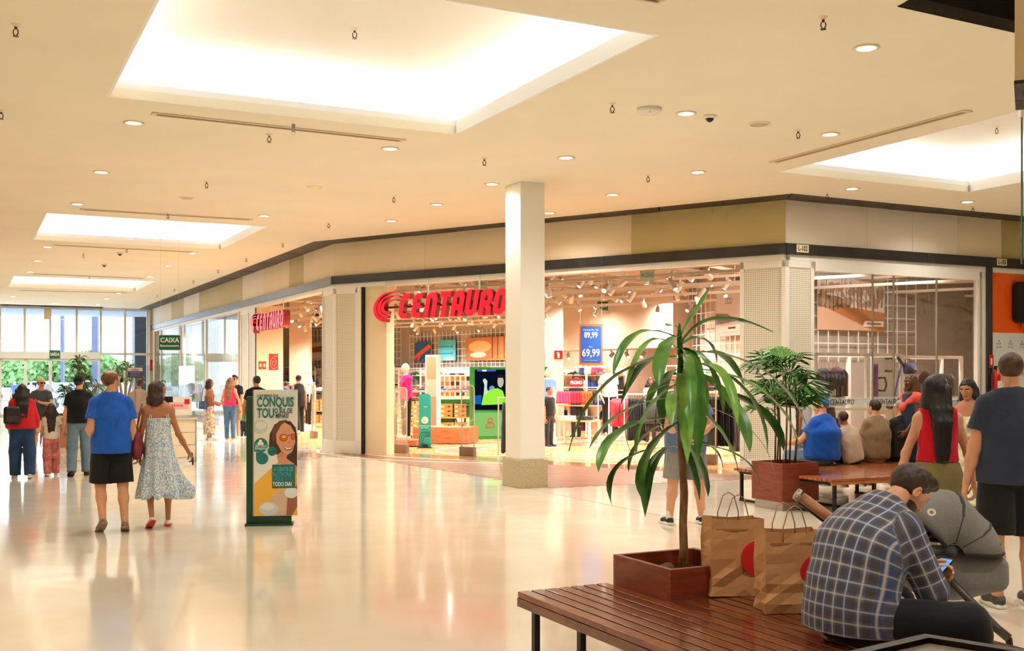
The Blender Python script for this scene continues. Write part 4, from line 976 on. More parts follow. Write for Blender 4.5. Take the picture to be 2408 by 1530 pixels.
# --- photo posters
def poster(p, q, z0, z1, lab, draw, off=.26, base=(200, 190, 180)):
    d = u2(q)-u2(p); L = d.length; t = thing('poster', lab, 'poster', (p[0], p[1], 0), math.atan2(d.y, d.x))
    MB().box(0, L, -off, -off+.02, z0, z1).build('board', mat('poster_%d_%d_%d' % base, base, .6), t); draw(t, L, z0, z1, -off-.002); return t
def shape(t, poly, c, y, nm='print', k=[0]):
    k[0] += 1; return MB().prism(poly, y-.0004*(k[0] % 12), y+.001).build(nm, mat('ink_%d_%d_%d' % c, c, .6), t)
def on(u, d_, w=None): return at(u, 800, d_)
def wallpt(i, u):     # where image column u meets wall segment i
    a, b_ = K[i], K[i+1]; k_ = (u-CX)/FP; d = b_-a; den = d.x-k_*d.y; s = (k_*a.y-a.x)/den; return a+d*s
def zat(v, p): return EYE+(HZ-v)/FP*p.y
def forest(t, L, z0, z1, y):
    H_ = z1-z0; shape(t, [(0, z0), (L, z0), (L, z0+H_*.34), (L*.5, z0+H_*.42), (0, z0+H_*.40)], (176, 108, 62), y)
    shape(t, [(0, z0), (L*.9, z0), (L*.75, z0+.05), (L*.1, z0+H_*.42), (0, z0+H_*.42)], (204, 164, 140), y-.002)
    r_ = random.Random(5); mb = MB(); cm = MB()
    for i in range(34): cm.prism(circ(min(L-.14, max(.14, L*r_.random())), z0+H_*r_.uniform(.46, .80), r_.uniform(.05, .13), r_.uniform(.06, .13), 9), y-.0028-i*.00003, y)
    cm.build('crown_print', mat('ink_taupe', (156, 126, 104), .7), t)
    for i in range(16):
        x = L*(.05+.06*i); b0 = z0+H_*r_.uniform(.36, .44); h_ = H_*r_.uniform(.35, .55)
        mb.prism([(x-.014, b0), (x+.014, b0), (x+.06*r_.uniform(-1, 1), b0+h_)], y-.005, y)
        for j in range(5):
            zz = b0+h_*(.3+.13*j); dx = r_.uniform(-.16, .16); mb.prism([(x, zz), (x+.012, zz+.012), (min(L, max(0, x+dx)), min(z1, zz+.16))], y-.005, y)
    mb.build('tree_print', mat('ink_brown', (84, 60, 48), .7), t)
    shape(t, [(0, z0+H_*.40), (L*.45, z0+H_*.42), (L*.5, z0+H_*.50), (L*.3, z0+H_*.62), (0, z0+H_*.66)], (112, 82, 66), y-.001)
    shape(t, [(L*.66, z0+.09), (L*.98, z0+.09), (L*.98, z0+.22), (L*.70, z0+.22)], (236, 230, 220), y-.006, 'caption_strip'); text('PARQUE NATURAL MUNICIPAL', M_black, t, (L*.83, y-.014, z0+.155), .05, xs=.62)
p, q = K[5]+DB*.02, K[5]+DB*0; k_ = (2062-CX)/FP; a = K[5]; s = (k_*a.y-a.x)/(DB.x-k_*DB.y); q = a+DB*s
k_ = (1905-CX)/FP; s0 = (k_*a.y-a.x)/(DB.x-k_*DB.y); p = a+DB*s0
poster(p, q, zat(775, p), zat(650, p)+.02, 'large photo poster of a dirt road and bare trees behind the right shop window', forest, off=.24, base=(206, 196, 190))
def lake(t, L, z0, z1, y):
    H_ = z1-z0; shape(t, [(0, z0+H_*.45), (L, z0+H_*.5), (L, z0+H_*.72), (L*.6, z0+H_*.8), (0, z0+H_*.7)], (142, 96, 66), y); shape(t, [(L*.1, z0+H_*.1), (L*.9, z0+H_*.12), (L*.8, z0+H_*.4), (L*.15, z0+H_*.4)], (226, 208, 196), y)
def autumn(t, L, z0, z1, y):
    H_ = z1-z0; shape(t, circ(L*.28, z0+H_*.6, L*.22, H_*.26), (214, 170, 120), y); shape(t, circ(L*.25, z0+H_*.25, L*.16, H_*.12), (240, 224, 210), y); shape(t, [(L*.4, z0), (L, z0), (L, z0+H_*.45), (L*.6, z0+H_*.2)], (210, 120, 58), y)
    for x in (.52, .62, .74, .86, .95): shape(t, [(L*x, z0+.05), (L*x+.05, z0+.05), (L*x+.04, z1), (L*x, z1)], (70, 44, 32), y-.003)
def bridge(t, L, z0, z1, y):
    H_ = z1-z0; shape(t, [(0, z0+H_*.35), (L*.9, z1-.08), (L, z1-.15), (L, z0+H_*.7), (0, z0+H_*.15)], (234, 92, 40), y); shape(t, [(L*.3, z0+H_*.4), (L*.42, z0+H_*.45), (L*.25, z0), (L*.15, z0)], (234, 92, 40), y-.002); shape(t, [(0, z0), (L, z0+H_*.55), (L, z0+H_*.5), (L*.2, z0)], (60, 50, 78), y-.001)
def swim(t, L, z0, z1, y):
    H_ = z1-z0
    for z in (.33, .66): shape(t, [(L*.02, z0+H_*z), (L*.8, z0+H_*z), (L*.8, z0+H_*z+.025), (L*.02, z0+H_*z+.025)], (24, 70, 96), y); shape(t, [(L*.8, z0+H_*z-.05), (L*.83, z0+H_*z-.05), (L*.83, z0+H_*z+.08), (L*.8, z0+H_*z+.08)], (24, 70, 96), y)
    shape(t, circ(L*.6, z0+H_*.1, L*.3, H_*.09), (190, 236, 246), y)
def block(t, L, z0, z1, y):
    H_ = z1-z0; shape(t, [(L*.35, z0+H_*.25), (L*.85, z0+H_*.25), (L*.85, z0+H_*.8), (L*.35, z0+H_*.75)], (98, 78, 84), y); shape(t, [(0, z0+H_*.4), (L*.98, z0+H_*.4), (L*.98, z0+H_*.5), (0, z0+H_*.5)], (52, 44, 48), y-.002)
for i, u0, u1, v0, v1, lab, dr, bs in ((1, 732, 792, 848, 806, 'photo poster of a lakeside village on the far back wall', lake, (206, 186, 172)), (1, 884, 928, 855, 812, 'pale photo poster of a pier building beside the beige jamb', block, (214, 204, 206)),
        (2, 986, 1023, 852, 806, 'photo poster of an orange bridge against blue sky', bridge, (40, 96, 168)), (2, 1042, 1082, 848, 800, 'turquoise swimming pool photo poster', swim, (70, 176, 208)), (2, 1106, 1230, 848, 795, 'wide autumn forest photo poster behind the pillar', autumn, (164, 106, 66)),
        (4, 1702, 1775, 792, 678, 'pale photo poster of a ring logo plaza beside the perforated pillar', None, (208, 204, 206))):
    p, q = wallpt(i, u0), wallpt(i, u1)
    if dr is None:
        def dr(t, L, z0, z1, y):
            for j in range(3): 
                mb = MB(); c = (L*.36+j*.13, z0+(z1-z0)*.70); o_, n_ = circ(c[0], c[1], .075, n=16), circ(c[0], c[1], .06, n=16); mb.add([(x, y-.002*j, z) for x, z in o_+n_], [(k, (k+1) % 16, 16+(k+1) % 16, 16+k) for k in range(16)]); mb.build('ring_print', mat('ink_navy', (60, 66, 90), .6), t)
            shape(t, [(.1, z0+.1), (L*.98, z0+.12), (L*.98, z0+.28), (.25, z0+.26)], (240, 238, 232), y-.003, 'caption_strip'); shape(t, [(0, z0+.3), (L*.7, z0+.35), (L*.4, z0+.55), (0, z0+.6)], (112, 110, 120), y); text('PRAÇA DE ESPORTES', M_black, t, (L*.55, y-.01, z0+.19), .07, xs=.6)
    poster(p, q, zat(v0, p), zat(v1, p), lab, dr, off=.22, base=bs)
# --- clothes
CLO = {}
def garment(kind, c, parent=None):
    """hanging garment seen from its side and front: local x = width, y = thickness, hook at the origin"""
    key = (kind, c)
    if key not in CLO:
        mb = MB(); Wd, Hh = {'shirt': (.46, .68), 'tank': (.34, .56), 'jacket': (.52, .74), 'pants': (.34, .95), 'shorts': (.36, .45), 'bra': (.28, .30), 'dress': (.42, 1.05)}[kind]
        r_ = random.Random(hash(kind) % 99); rows = 7; prof = []
        for i in range(rows):
            t = i/(rows-1); w_ = Wd/2*(.35+.65*min(1, t*5)) if kind != 'pants' else Wd/2*(.8+.1*t)
            if kind in ('shirt', 'jacket') and t > .35: w_ *= .82
            if kind == 'dress': w_ = Wd/2*(.35+.8*t)
            prof.append((w_, .03+.025*t+.008*(i % 2), -.10-Hh*t))
        n = 12; vs = []
        for (w_, th, z) in prof:
            for j in range(n):
                a = 2*math.pi*j/n; vs.append((w_*math.cos(a), th*math.sin(a)*(1+.35*math.sin(j*2.3)), z+.012*math.sin(j*1.7)))
        mb.add(vs, [(i*n+j, (i+1)*n+j, (i+1)*n+(j+1) % n, i*n+(j+1) % n) for i in range(rows-1) for j in range(n)]+[tuple(range(n)), tuple(reversed(range((rows-1)*n, rows*n)))])
        if kind in ('shirt', 'jacket'):
            for s_ in (-1, 1): mb.tube([(s_*.17, 0, -.16), (s_*.25, 0, -.24), (s_*.27, .01, -.42 if kind == 'shirt' else -.66)], [.07, .065, .05], 7, flat=.55)
        me = mb.build('cloth', fabric('cloth_%d_%d_%d' % c, c), None, True)
        hk = MB(); hk.tube([(-.18, 0, -.14), (0, 0, -.09), (.18, 0, -.14)], .006, 5); hk.tube([(0, 0, -.09), (0, 0, -.03), (.02, 0, 0), (.0, 0, .018), (-.015, 0, 0)], .003, 5); h = hk.build('hanger', M_black, None)
        CLO[key] = (me.data, h.data); bpy.data.objects.remove(me); bpy.data.objects.remove(h)
    return CLO[key]
def hang(kind, c, p, rz, lab, group):
    a, b_ = garment(kind, c); t = thing('garment', lab, {'shirt': 'shirt', 'tank': 'tank top', 'jacket': 'jacket', 'pants': 'trousers', 'shorts': 'shorts', 'bra': 'sports top', 'dress': 'dress'}[kind], p, rz, group)
    for nm, me in (('cloth', a), ('hanger', b_)):
        o = bpy.data.objects.new(nm, me); COL.objects.link(o); o.parent = t
    return t
CN = {(24, 24, 28): 'black', (60, 60, 68): 'dark grey', (120, 118, 120): 'grey', (200, 40, 60): 'red', (232, 70, 110): 'pink', (230, 90, 40): 'orange', (40, 80, 190): 'blue', (34, 40, 86): 'navy', (235, 232, 228): 'white', (70, 20, 34): 'maroon', (30, 110, 80): 'green', (96, 82, 84): 'mauve grey'}
CK = list(CN)
def rack(p, L, rz, h, lab, items, front=False, sp=.06, glab=None, seedr=0):
    """floor rack along local x; garments face along the rail (side on) or forwards"""
    t = thing('clothes_rack', lab, 'clothes rack', (p.x, p.y, 0), rz)
    MB().tube([(0, 0, h), (L, 0, h)], .014, 8).build('rail', M_shelfw, t)
    for x in (0, L):
        MB().box(x-.015, x+.015, -.015, .015, 0, h+.015).build('post', M_shelfw, t); MB().box(x-.015, x+.015, -.25, .25, 0, .03).build('foot', M_shelfw, t)
    r_ = random.Random(seedr+int(p.x*100)); x = .12; M = Matrix.Rotation(rz, 4, 'Z'); i = 0
    while x < L-.08:
        kd, c = items[min(len(items)-1, int(i*sp/L*len(items)))] if not front else items[i % len(items)]
        q = M @ Vector((x, 0, 0)); hang(kd, c, (p.x+q.x, p.y+q.y, h-.004), rz+(R(90)+r_.uniform(-.15, .15) if not front else r_.uniform(-.1, .1)), '%s %s hanging on the %s' % (CN[c], {'bra': 'sports top'}.get(kd, kd), glab or 'rack'), 'clothes on the '+(glab or 'rack'))
        x += sp; i += 1
    return t
# folded stacks
def folded(p, rz, c, n, lab, w=.3, d=.26):
    for i in range(n):
        t = thing('folded_shirt', lab % ('topmost' if i == n-1 else 'lowest' if i == 0 else 'middle'), 'folded clothes', (p.x, p.y, p.z+i*.026), rz+((i*7) % 5-2)*.03, 'folded clothes on the tables')
        mb = MB(); mb.prism(rrect(-w/2, w/2, 0, .025, .011, 2), -d/2, d/2); mb.build('cloth', fabric('cloth_%d_%d_%d' % c, c), t, True)
        MB().prism(rrect(-.05, .05, .018, .028, .004, 2), -d/2-.004, -d/2+.06).build('collar', fabric('cloth_%d_%d_%d' % c, c), t)
# display sneaker
SN = {}
def sneaker(p, rz, c, lab, group='shoes on display', parent_sc=1.0):
    up, so = shoe_meshes('low')
    if c not in SN:
        a = npmesh('upper', up[0], up[1], [mat('shoe_%d_%d_%d' % c, c, .6, var=.1, bump=.2)]); b_ = npmesh('sole', so[0], so[1], [mat('sole_235_232_226', (235, 232, 226), .6)]); SN[c] = (a.data, b_.data); bpy.data.objects.remove(a); bpy.data.objects.remove(b_)
    t = thing('sneaker', lab, 'shoe', p, rz, group)
    for nm, me in zip(('upper', 'sole'), SN[c]):
        o = bpy.data.objects.new(nm, me); COL.objects.link(o); o.parent = t
    return t
# shoe box
SB = None
def shoebox(p, rz, lab, group):
    global SB
    if SB is None:
        SB = thing('shoe_box', lab, 'shoe box', p, rz, group); cb_ = mat('kraft_box', (206, 148, 84), .7, var=.06); MB().box(-.17, .17, -.11, .11, 0, .105).build('box', cb_, SB)
        MB().box(-.175, .175, -.115, .115, .085, .125).build('lid', mat('kraft_lid', (220, 164, 98), .7), SB); MB().box(-.155, -.07, -.1125, -.11, .02, .07).build('label', M_white, SB); MB().box(.03, .1, -.1125, -.11, .03, .06).build('logo', M_black, SB); return SB
    return copy_tree(SB, loc=p, rz=rz, label=lab, group=group)
def shelf_unit(p, L, rz, h, levels, lab, depth=.4, mat_=None, back=True, bm=None):
    t = thing('shelf_unit', lab, 'shelf unit', (p.x, p.y, 0), rz)
    for x in (0, L):
        for y in (-depth, 0): MB().box(x-.018, x+.018, y-.018, y+.018, 0, h).build('post', mat_ or M_shelfw, t)
    for z in levels: MB().box(0, L, -depth, 0, z, z+.025).build('shelf', bm or M_birch, t)
    for z in (h,): MB().box(0, L, -depth-.01, -depth+.02, z-.03, z).build('top_rail', mat_ or M_shelfw, t)
    if back: MB().box(0.02, L-.02, -.01, 0, .1, h-.06).build('back_panel', mat('panel_white', (232, 228, 220), .6), t)
    return t
# shoe box islands (left, seen through both openings)
def boxisland(u, d, L, rz, lab, cols=4, h=.95, top=True, seed=1):
    p = at(u, 900, d); p = u2(p); t = shelf_unit(p, L, rz, h, (.12, .52, h-.03), lab, depth=.42, back=False, mat_=M_birch)
    M = Matrix.Rotation(rz, 4, 'Z'); r_ = random.Random(seed); n = int(L/.39)
    for lv, z in enumerate((.145, .545)):
        for i in range(n):
            for j in range(3):
                q = M @ Vector((.21+i*.39, -.20, 0)); 
                if z+.128*j+.13 > (.52 if lv == 0 else h-.03): break
                shoebox((p.x+q.x, p.y+q.y, z+.128*j), rz, 'kraft shoe box, %s of the %s column, %s shelf, %s' % (('bottom', 'middle', 'top')[j], ('first', 'second', 'third', 'fourth', 'fifth', 'sixth', 'seventh', 'eighth', 'ninth')[i], ('lower', 'upper')[lv], {2: 'behind the hoodie mannequin', 4: 'seen through the left doorway', 6: 'behind the peach panel'}[seed]), 'kraft shoe boxes')
    for i in range(int(L/.3)):
        q = M @ Vector((.2+i*.3, -.2, 0)); c = r_.choice([(235, 232, 228), (60, 60, 68), (200, 40, 60), (40, 80, 190)]); sneaker((p.x+q.x, p.y+q.y, h), rz+R(100+r_.uniform(-30, 30)), c, '%s sneaker on top of the shoe box %s' % (CN[c], 'island'))
boxisland(903, 31, 2.5, RZB*.2, 'birch unit full of shoe boxes behind the pink hoodie mannequin', seed=2, h=1.28); boxisland(700, 37, 3.2, 0, 'birch unit full of shoe boxes seen through the left doorway', seed=4, h=1.25)
boxisland(945, 34, 2.2, .1, 'second birch unit of shoe boxes behind the tall peach panel', seed=6, h=1.28)
# wall shelves along the back with bags, shoes and boxes
def randbag(p, rz, c, lab):
    t = thing('sports_bag', lab, 'bag', p, rz, 'bags on the wall shelves'); mb = MB(); mb.prism(rrect(-.16, .16, 0, .22, .07, 4), -.08, .08); mb.build('pouch', fabric('cloth_%d_%d_%d' % c, c), t, True)
    MB().tube([(-.08, 0, .2), (-.05, 0, .3), (.05, 0, .3), (.08, 0, .2)], .008, 5).build('handle', M_black, t)
def wallrow(i, u0, u1, off, h, lab, seed, levels=(.4, .85, 1.3, 1.72)):
    p, q = wallpt(i, u0), wallpt(i, u1); d = q-p; L = d.length; rz = math.atan2(d.y, d.x); nrm = Vector((d.y, -d.x, 0)).normalized()
    r_ = random.Random(seed); n = max(1, round(L/1.6)); M = Matrix.Rotation(rz, 4, 'Z')
    for k in range(n):
        a = p+nrm*off+d*(k/n); pos = ['leftmost', 'second from the left', 'third from the left', 'fourth from the left', 'fifth from the left', 'sixth from the left', 'seventh from the left'][min(k, 6)]
        shelf_unit(a, L/n-.04, rz, h, levels, 'white shelf unit on the %s, %s' % (lab, pos), .42)
        for lv, z in enumerate(levels):
            x = .2
            while x < L/n-.2:
                w_ = a+(M @ Vector((x, -.22, 0))); c = r_.choice(CK); kind = r_.random(); zz = z+.025
                if kind < .35: sneaker((w_.x, w_.y, zz), rz+R(r_.uniform(60, 120)), c, '%s sneaker on a shelf on the %s' % (CN[c], lab), 'shoes on the wall shelves'); x += .22
                elif kind < .6: randbag((w_.x, w_.y, zz), rz, c, '%s sports bag on a shelf on the %s' % (CN[c], lab)); x += .36
                elif kind < .8: hang(r_.choice(['shirt', 'tank', 'shorts']), c, (w_.x, w_.y, min(h-.05, zz+.42)), rz+.1, '%s top hanging in the shelving on the %s' % (CN[c], lab), 'clothes in the wall shelving'); x += .4
                else: folded(Vector((w_.x, w_.y, zz)), rz, c, 3, '%s folded garment, %%s of its pile on the %s' % (CN[c], lab)); x += .36
wallrow(1, 860, 962, .35, 2.15, 'far left back wall', 3); wallrow(2, 975, 1275, .35, 2.05, 'back wall behind the green counter', 5)
wallrow(1, 655, 775, .35, 2.15, 'back wall in the left doorway', 8)
wallrow(3, 1330, 1560, 1.2, 2.0, 'wall under the beige bulkhead', 9); wallrow(4, 1640, 1740, .5, 2.0, 'side wall behind the leafy plant', 12)
# --- front tables with folded clothes (right part of the opening)
def table(p, L, W_, h, rz, lab, low=False):
    t = thing('display_table', lab, 'display table', (p.x, p.y, 0), rz); MB().box(0, L, 0, W_, h-.035, h).build('table_top', M_birch, t, bevel=.004)
    for x in (.03, L-.03):
        for y in (.03, W_-.03): MB().box(x-.025, x+.025, y-.025, y+.025, 0, h-.035).build('leg', M_shelfw, t)
        MB().box(x-.02, x+.02, .03, W_-.03, 0, .03).build('floor_rail', M_shelfw, t)
    return t
p = G(1300, 1046); p = u2(p); table(p, 1.0, .7, .62, RZC+.15, 'low birch table holding folded sportswear right of the pillar')
p1 = u2(G(1312, 1030)); table(p1, 1.55, .9, .92, RZC+.25, 'taller birch table with white, orange and blue folded shirts')
M = Matrix.Rotation(RZC+.25, 4, 'Z')
for i, c in enumerate([(235, 232, 228), (230, 90, 40), (40, 80, 190), (24, 24, 28)]):
    q = p1+M @ Vector((.25+i*.36, .3, 0)); folded(Vector((q.x, q.y, .92)), RZC+.25, c, 5, CN[c]+' folded shirt on the taller birch table, %s of its pile')
M = Matrix.Rotation(RZC+.15, 4, 'Z')
for i, c in enumerate([(235, 232, 228), (60, 60, 68)]):
    q = p+M @ Vector((.25+i*.5, .3, 0)); folded(Vector((q.x, q.y, .62)), RZC+.15, c, 4, CN[c]+' folded garment on the low birch table, %s of its pile', w=.38)
# racks (u, v foot)
a = u2(at(1302, 900, 28)); rack(a, 1.15, .05, 1.42, 'white clothes rack with pink, orange and black tops behind the tables', [('bra', (232, 70, 110)), ('bra', (200, 40, 60)), ('bra', (230, 90, 40)), ('bra', (24, 24, 28))], sp=.07, glab='rack under the red promo sign')
pr = thing('promo_sign', 'small red sign reading PROMO on top of the clothes rack', 'sign', (a.x+.40, a.y-.05, 1.44), 0); MB().box(0, .36, 0, .015, 0, .2).build('plate', mat('promo_red', (214, 16, 34), .4), pr); text('PROMO', M_white, pr, (.18, -.003, .1), .12, xs=.72, bold=.004)
rack(u2(at(1432, 900, 27)), 1.3, .1, 1.25, 'white rack of red and black clothes beside the promo poster', [('shirt', (200, 40, 60)), ('jacket', (230, 90, 40)), ('shirt', (24, 24, 28))], glab='rack left of the leafy plant')
rack(u2(at(1468, 900, 25)), 1.5, -.25, 1.3, 'white rack of black and grey clothes behind the leafy plant', [('pants', (24, 24, 28)), ('jacket', (60, 60, 68)), ('shirt', (34, 40, 86)), ('pants', (34, 40, 86))], glab='rack behind the leafy plant')
rack(u2(at(1665, 900, 23.5)), .95, -.3, 1.35, 'white rack with grey shirts near the perforated pillar', [('shirt', (120, 118, 120)), ('shirt', (24, 24, 28)), ('dress', (96, 82, 84))], glab='rack near the perforated pillar')
rack(u2(at(1640, 900, 21.3)), 1.2, .1, 1.4, 'white rack with long mauve dresses beside the perforated pillar', [('pants', (24, 24, 28)), ('dress', (96, 82, 84))], glab='rack beside the perforated pillar')
rack(u2(at(1172, 900, 23.0)), .9, .0, 1.25, 'rack half hidden by the pillar with a long grey dress', [('dress', (60, 60, 68)), ('dress', (60, 60, 68))], sp=.1, glab='rack half hidden by the pillar')
rack(u2(at(640, 900, 36)), 1.4, .0, 1.5, 'rack of red and dark clothes seen through the left doorway', [('shirt', (200, 40, 60)), ('tank', (24, 24, 28)), ('shirt', (40, 80, 190))], glab='rack in the left doorway')
# right shop window displays
wbp = K[5]; 
def wpt(u, off):
    k_ = (u-CX)/FP; a = Bw(0, -off); s = (k_*a.y-a.x)/(DB.x-k_*DB.y); return a+DB*s
def frame_rack(u0, u1, h, lab, cross=(1.05, 1.22, .42)):
    p, q = wpt(u0, 1.5), wpt(u1, 1.5); L = (q-p).length; t = thing('clothes_display', lab, 'display rack', (p.x, p.y, 0), RZB)
    for x in (0, L): 
        for y in (0, .5): MB().box(x-.03, x+.03, y-.03, y+.03, 0, h).build('post', M_shelfw, t)
    MB().box(0, L, -.03, .03, h-.06, h).build('top_rail', M_shelfw, t); MB().box(0, L, .47, .53, h-.06, h).build('top_rail', M_shelfw, t)
    for z in cross: MB().box(0, L, -.02, .02, z, z+.05).build('cross_rail', M_shelfw, t)
    return p, L
p, L = frame_rack(1918, 2038, 2.15, 'white display frame with black sportswear in the right window')
def hw(p, x, y, z, kd, c, turn, lab, g='clothes in the right window'):
    q = p+DB*x+DA*y; return hang(kd, c, (q.x, q.y, z), RZB+turn, lab, g)
for i in range(7): hw(p, .12+i*.1, .2, 1.95, 'shirt', [(24, 24, 28), (60, 60, 68), (34, 40, 86)][i % 3], 1.2, 'dark shirt hanging in the left frame of the right window')
hw(p, .30, -.02, 1.70, 'dress', (24, 24, 28), 0, 'large black garment with white stripes mark in the right window'); hw(p, .62, .1, 1.98, 'jacket', (70, 20, 34), .1, 'maroon jacket in the right window'); hw(p, .5, .0, 1.0, 'tank', (24, 24, 28), 0, 'black tank top below the frosted strip')
for i in range(8): hw(p, .1+i*.1, .25, .98, 'shorts', (24, 24, 28), 1.3, 'black shorts on the lower rail in the right window')
q = p+DB*.34-DA*.10; t3 = thing('white_mark_panel', 'white three stripe mark on the large black garment', 'print', (q.x, q.y, 1.38), RZB)
mb = MB(); 
for i in range(3): mb.prism([(-.07+i*.05, -.04), (-.035+i*.05, -.04), (-.035+i*.05+.0, -.0+.035*i), (-.06+i*.05, .02+.035*i)], 0, .006)
mb.build('stripes', M_white, t3); text('adidas', M_white, t3, (.0, 0, -.075), .07)
p, L = frame_rack(2040, 2120, 2.15, 'white display frame with a perforated board of training gear')
q = p+DA*.1; t = thing('peg_board', 'white perforated peg board holding training gear', 'peg board', (q.x, q.y, 0), RZB); MB().box(.2, L-.05, 0, .02, .95, 2.08).build('board', M_perf, t)
q = p+DB*.06-DA*.06; t = thing('elastic_bands', 'purple ribbed elastic bands hanging beside the peg board', 'exercise band', (q.x, q.y, 0), RZB)
for i in range(4): MB().tube([(i*.045, 0, 1.25+.07*j+0) if j % 2 else (i*.045+.006, 0, 1.25+.07*j) for j in range(11)], .018, 6).build('band', mat('purple_rubber', (104, 30, 130), .5), t)
for x, z, nm in ((.55, 1.93, 'upper'), (.35, 1.55, 'lower')):
    q = p+DB*x-DA*.02; t = thing('push_up_bar', nm+' black push-up bar on the peg board', 'push-up bar', (q.x, q.y, z), RZB)
    MB().tube([(-.1, 0, .12), (.08, 0, .13), (.11, -.02, .0), (.08, 0, -.13), (-.1, 0, -.12)], .02, 8).build('bar', M_black, t, True)
q = p+DB*.75-DA*.04; t = thing('exercise_roller', 'blue and black expander with crossbar handle on the peg board', 'exercise tool', (q.x, q.y, 1.3), RZB+.0)
MB().tube([(-.12, 0, -.1), (.10, 0, .62)], .017, 8).build('rod', mat('blue_spring', (70, 60, 190), .4), t); MB().tube([(0, 0, .78), (.26, 0, .52)], .028, 8).build('crossbar', M_black, t); MB().prism(rrect(-.28, .02, -.24, -.08, .05), -.05, .02).build('foot_pad', M_black, t, bevel=.01); MB().prism(rrect(.02, .12, -.2, .0, .03), -.04, .02).build('clamp', M_black, t)
p, L = frame_rack(2122, 2260, 2.12, 'white display frame with bags and black sportswear, rightmost in the window')
for i in range(7): hw(p, .9+i*.09, .1, 1.85, 'tank', (24, 24, 28), .3, 'black top hanging in the rightmost display frame')
hw(p, 1.15, .0, 1.75, 'jacket', (60, 52, 58), 0, 'dark grey sleeveless garment in the rightmost display frame') if False else hw(p, 1.15, .0, 1.75, 'dress', (60, 60, 68), 0, 'long dark grey garment in the rightmost display frame')
for x, z in ((.15, 1.75), (.3, 1.35)):
    q = p+DB*x; randbag((q.x, q.y, z), RZB, (34, 40, 86), 'navy drawstring bag hanging at %s' % ('the top' if z > 1.5 else 'the middle'))
hw(p, .6, 0, 1.9, 'tank', (70, 20, 34), 0, 'maroon top with white straps in the rightmost frame')
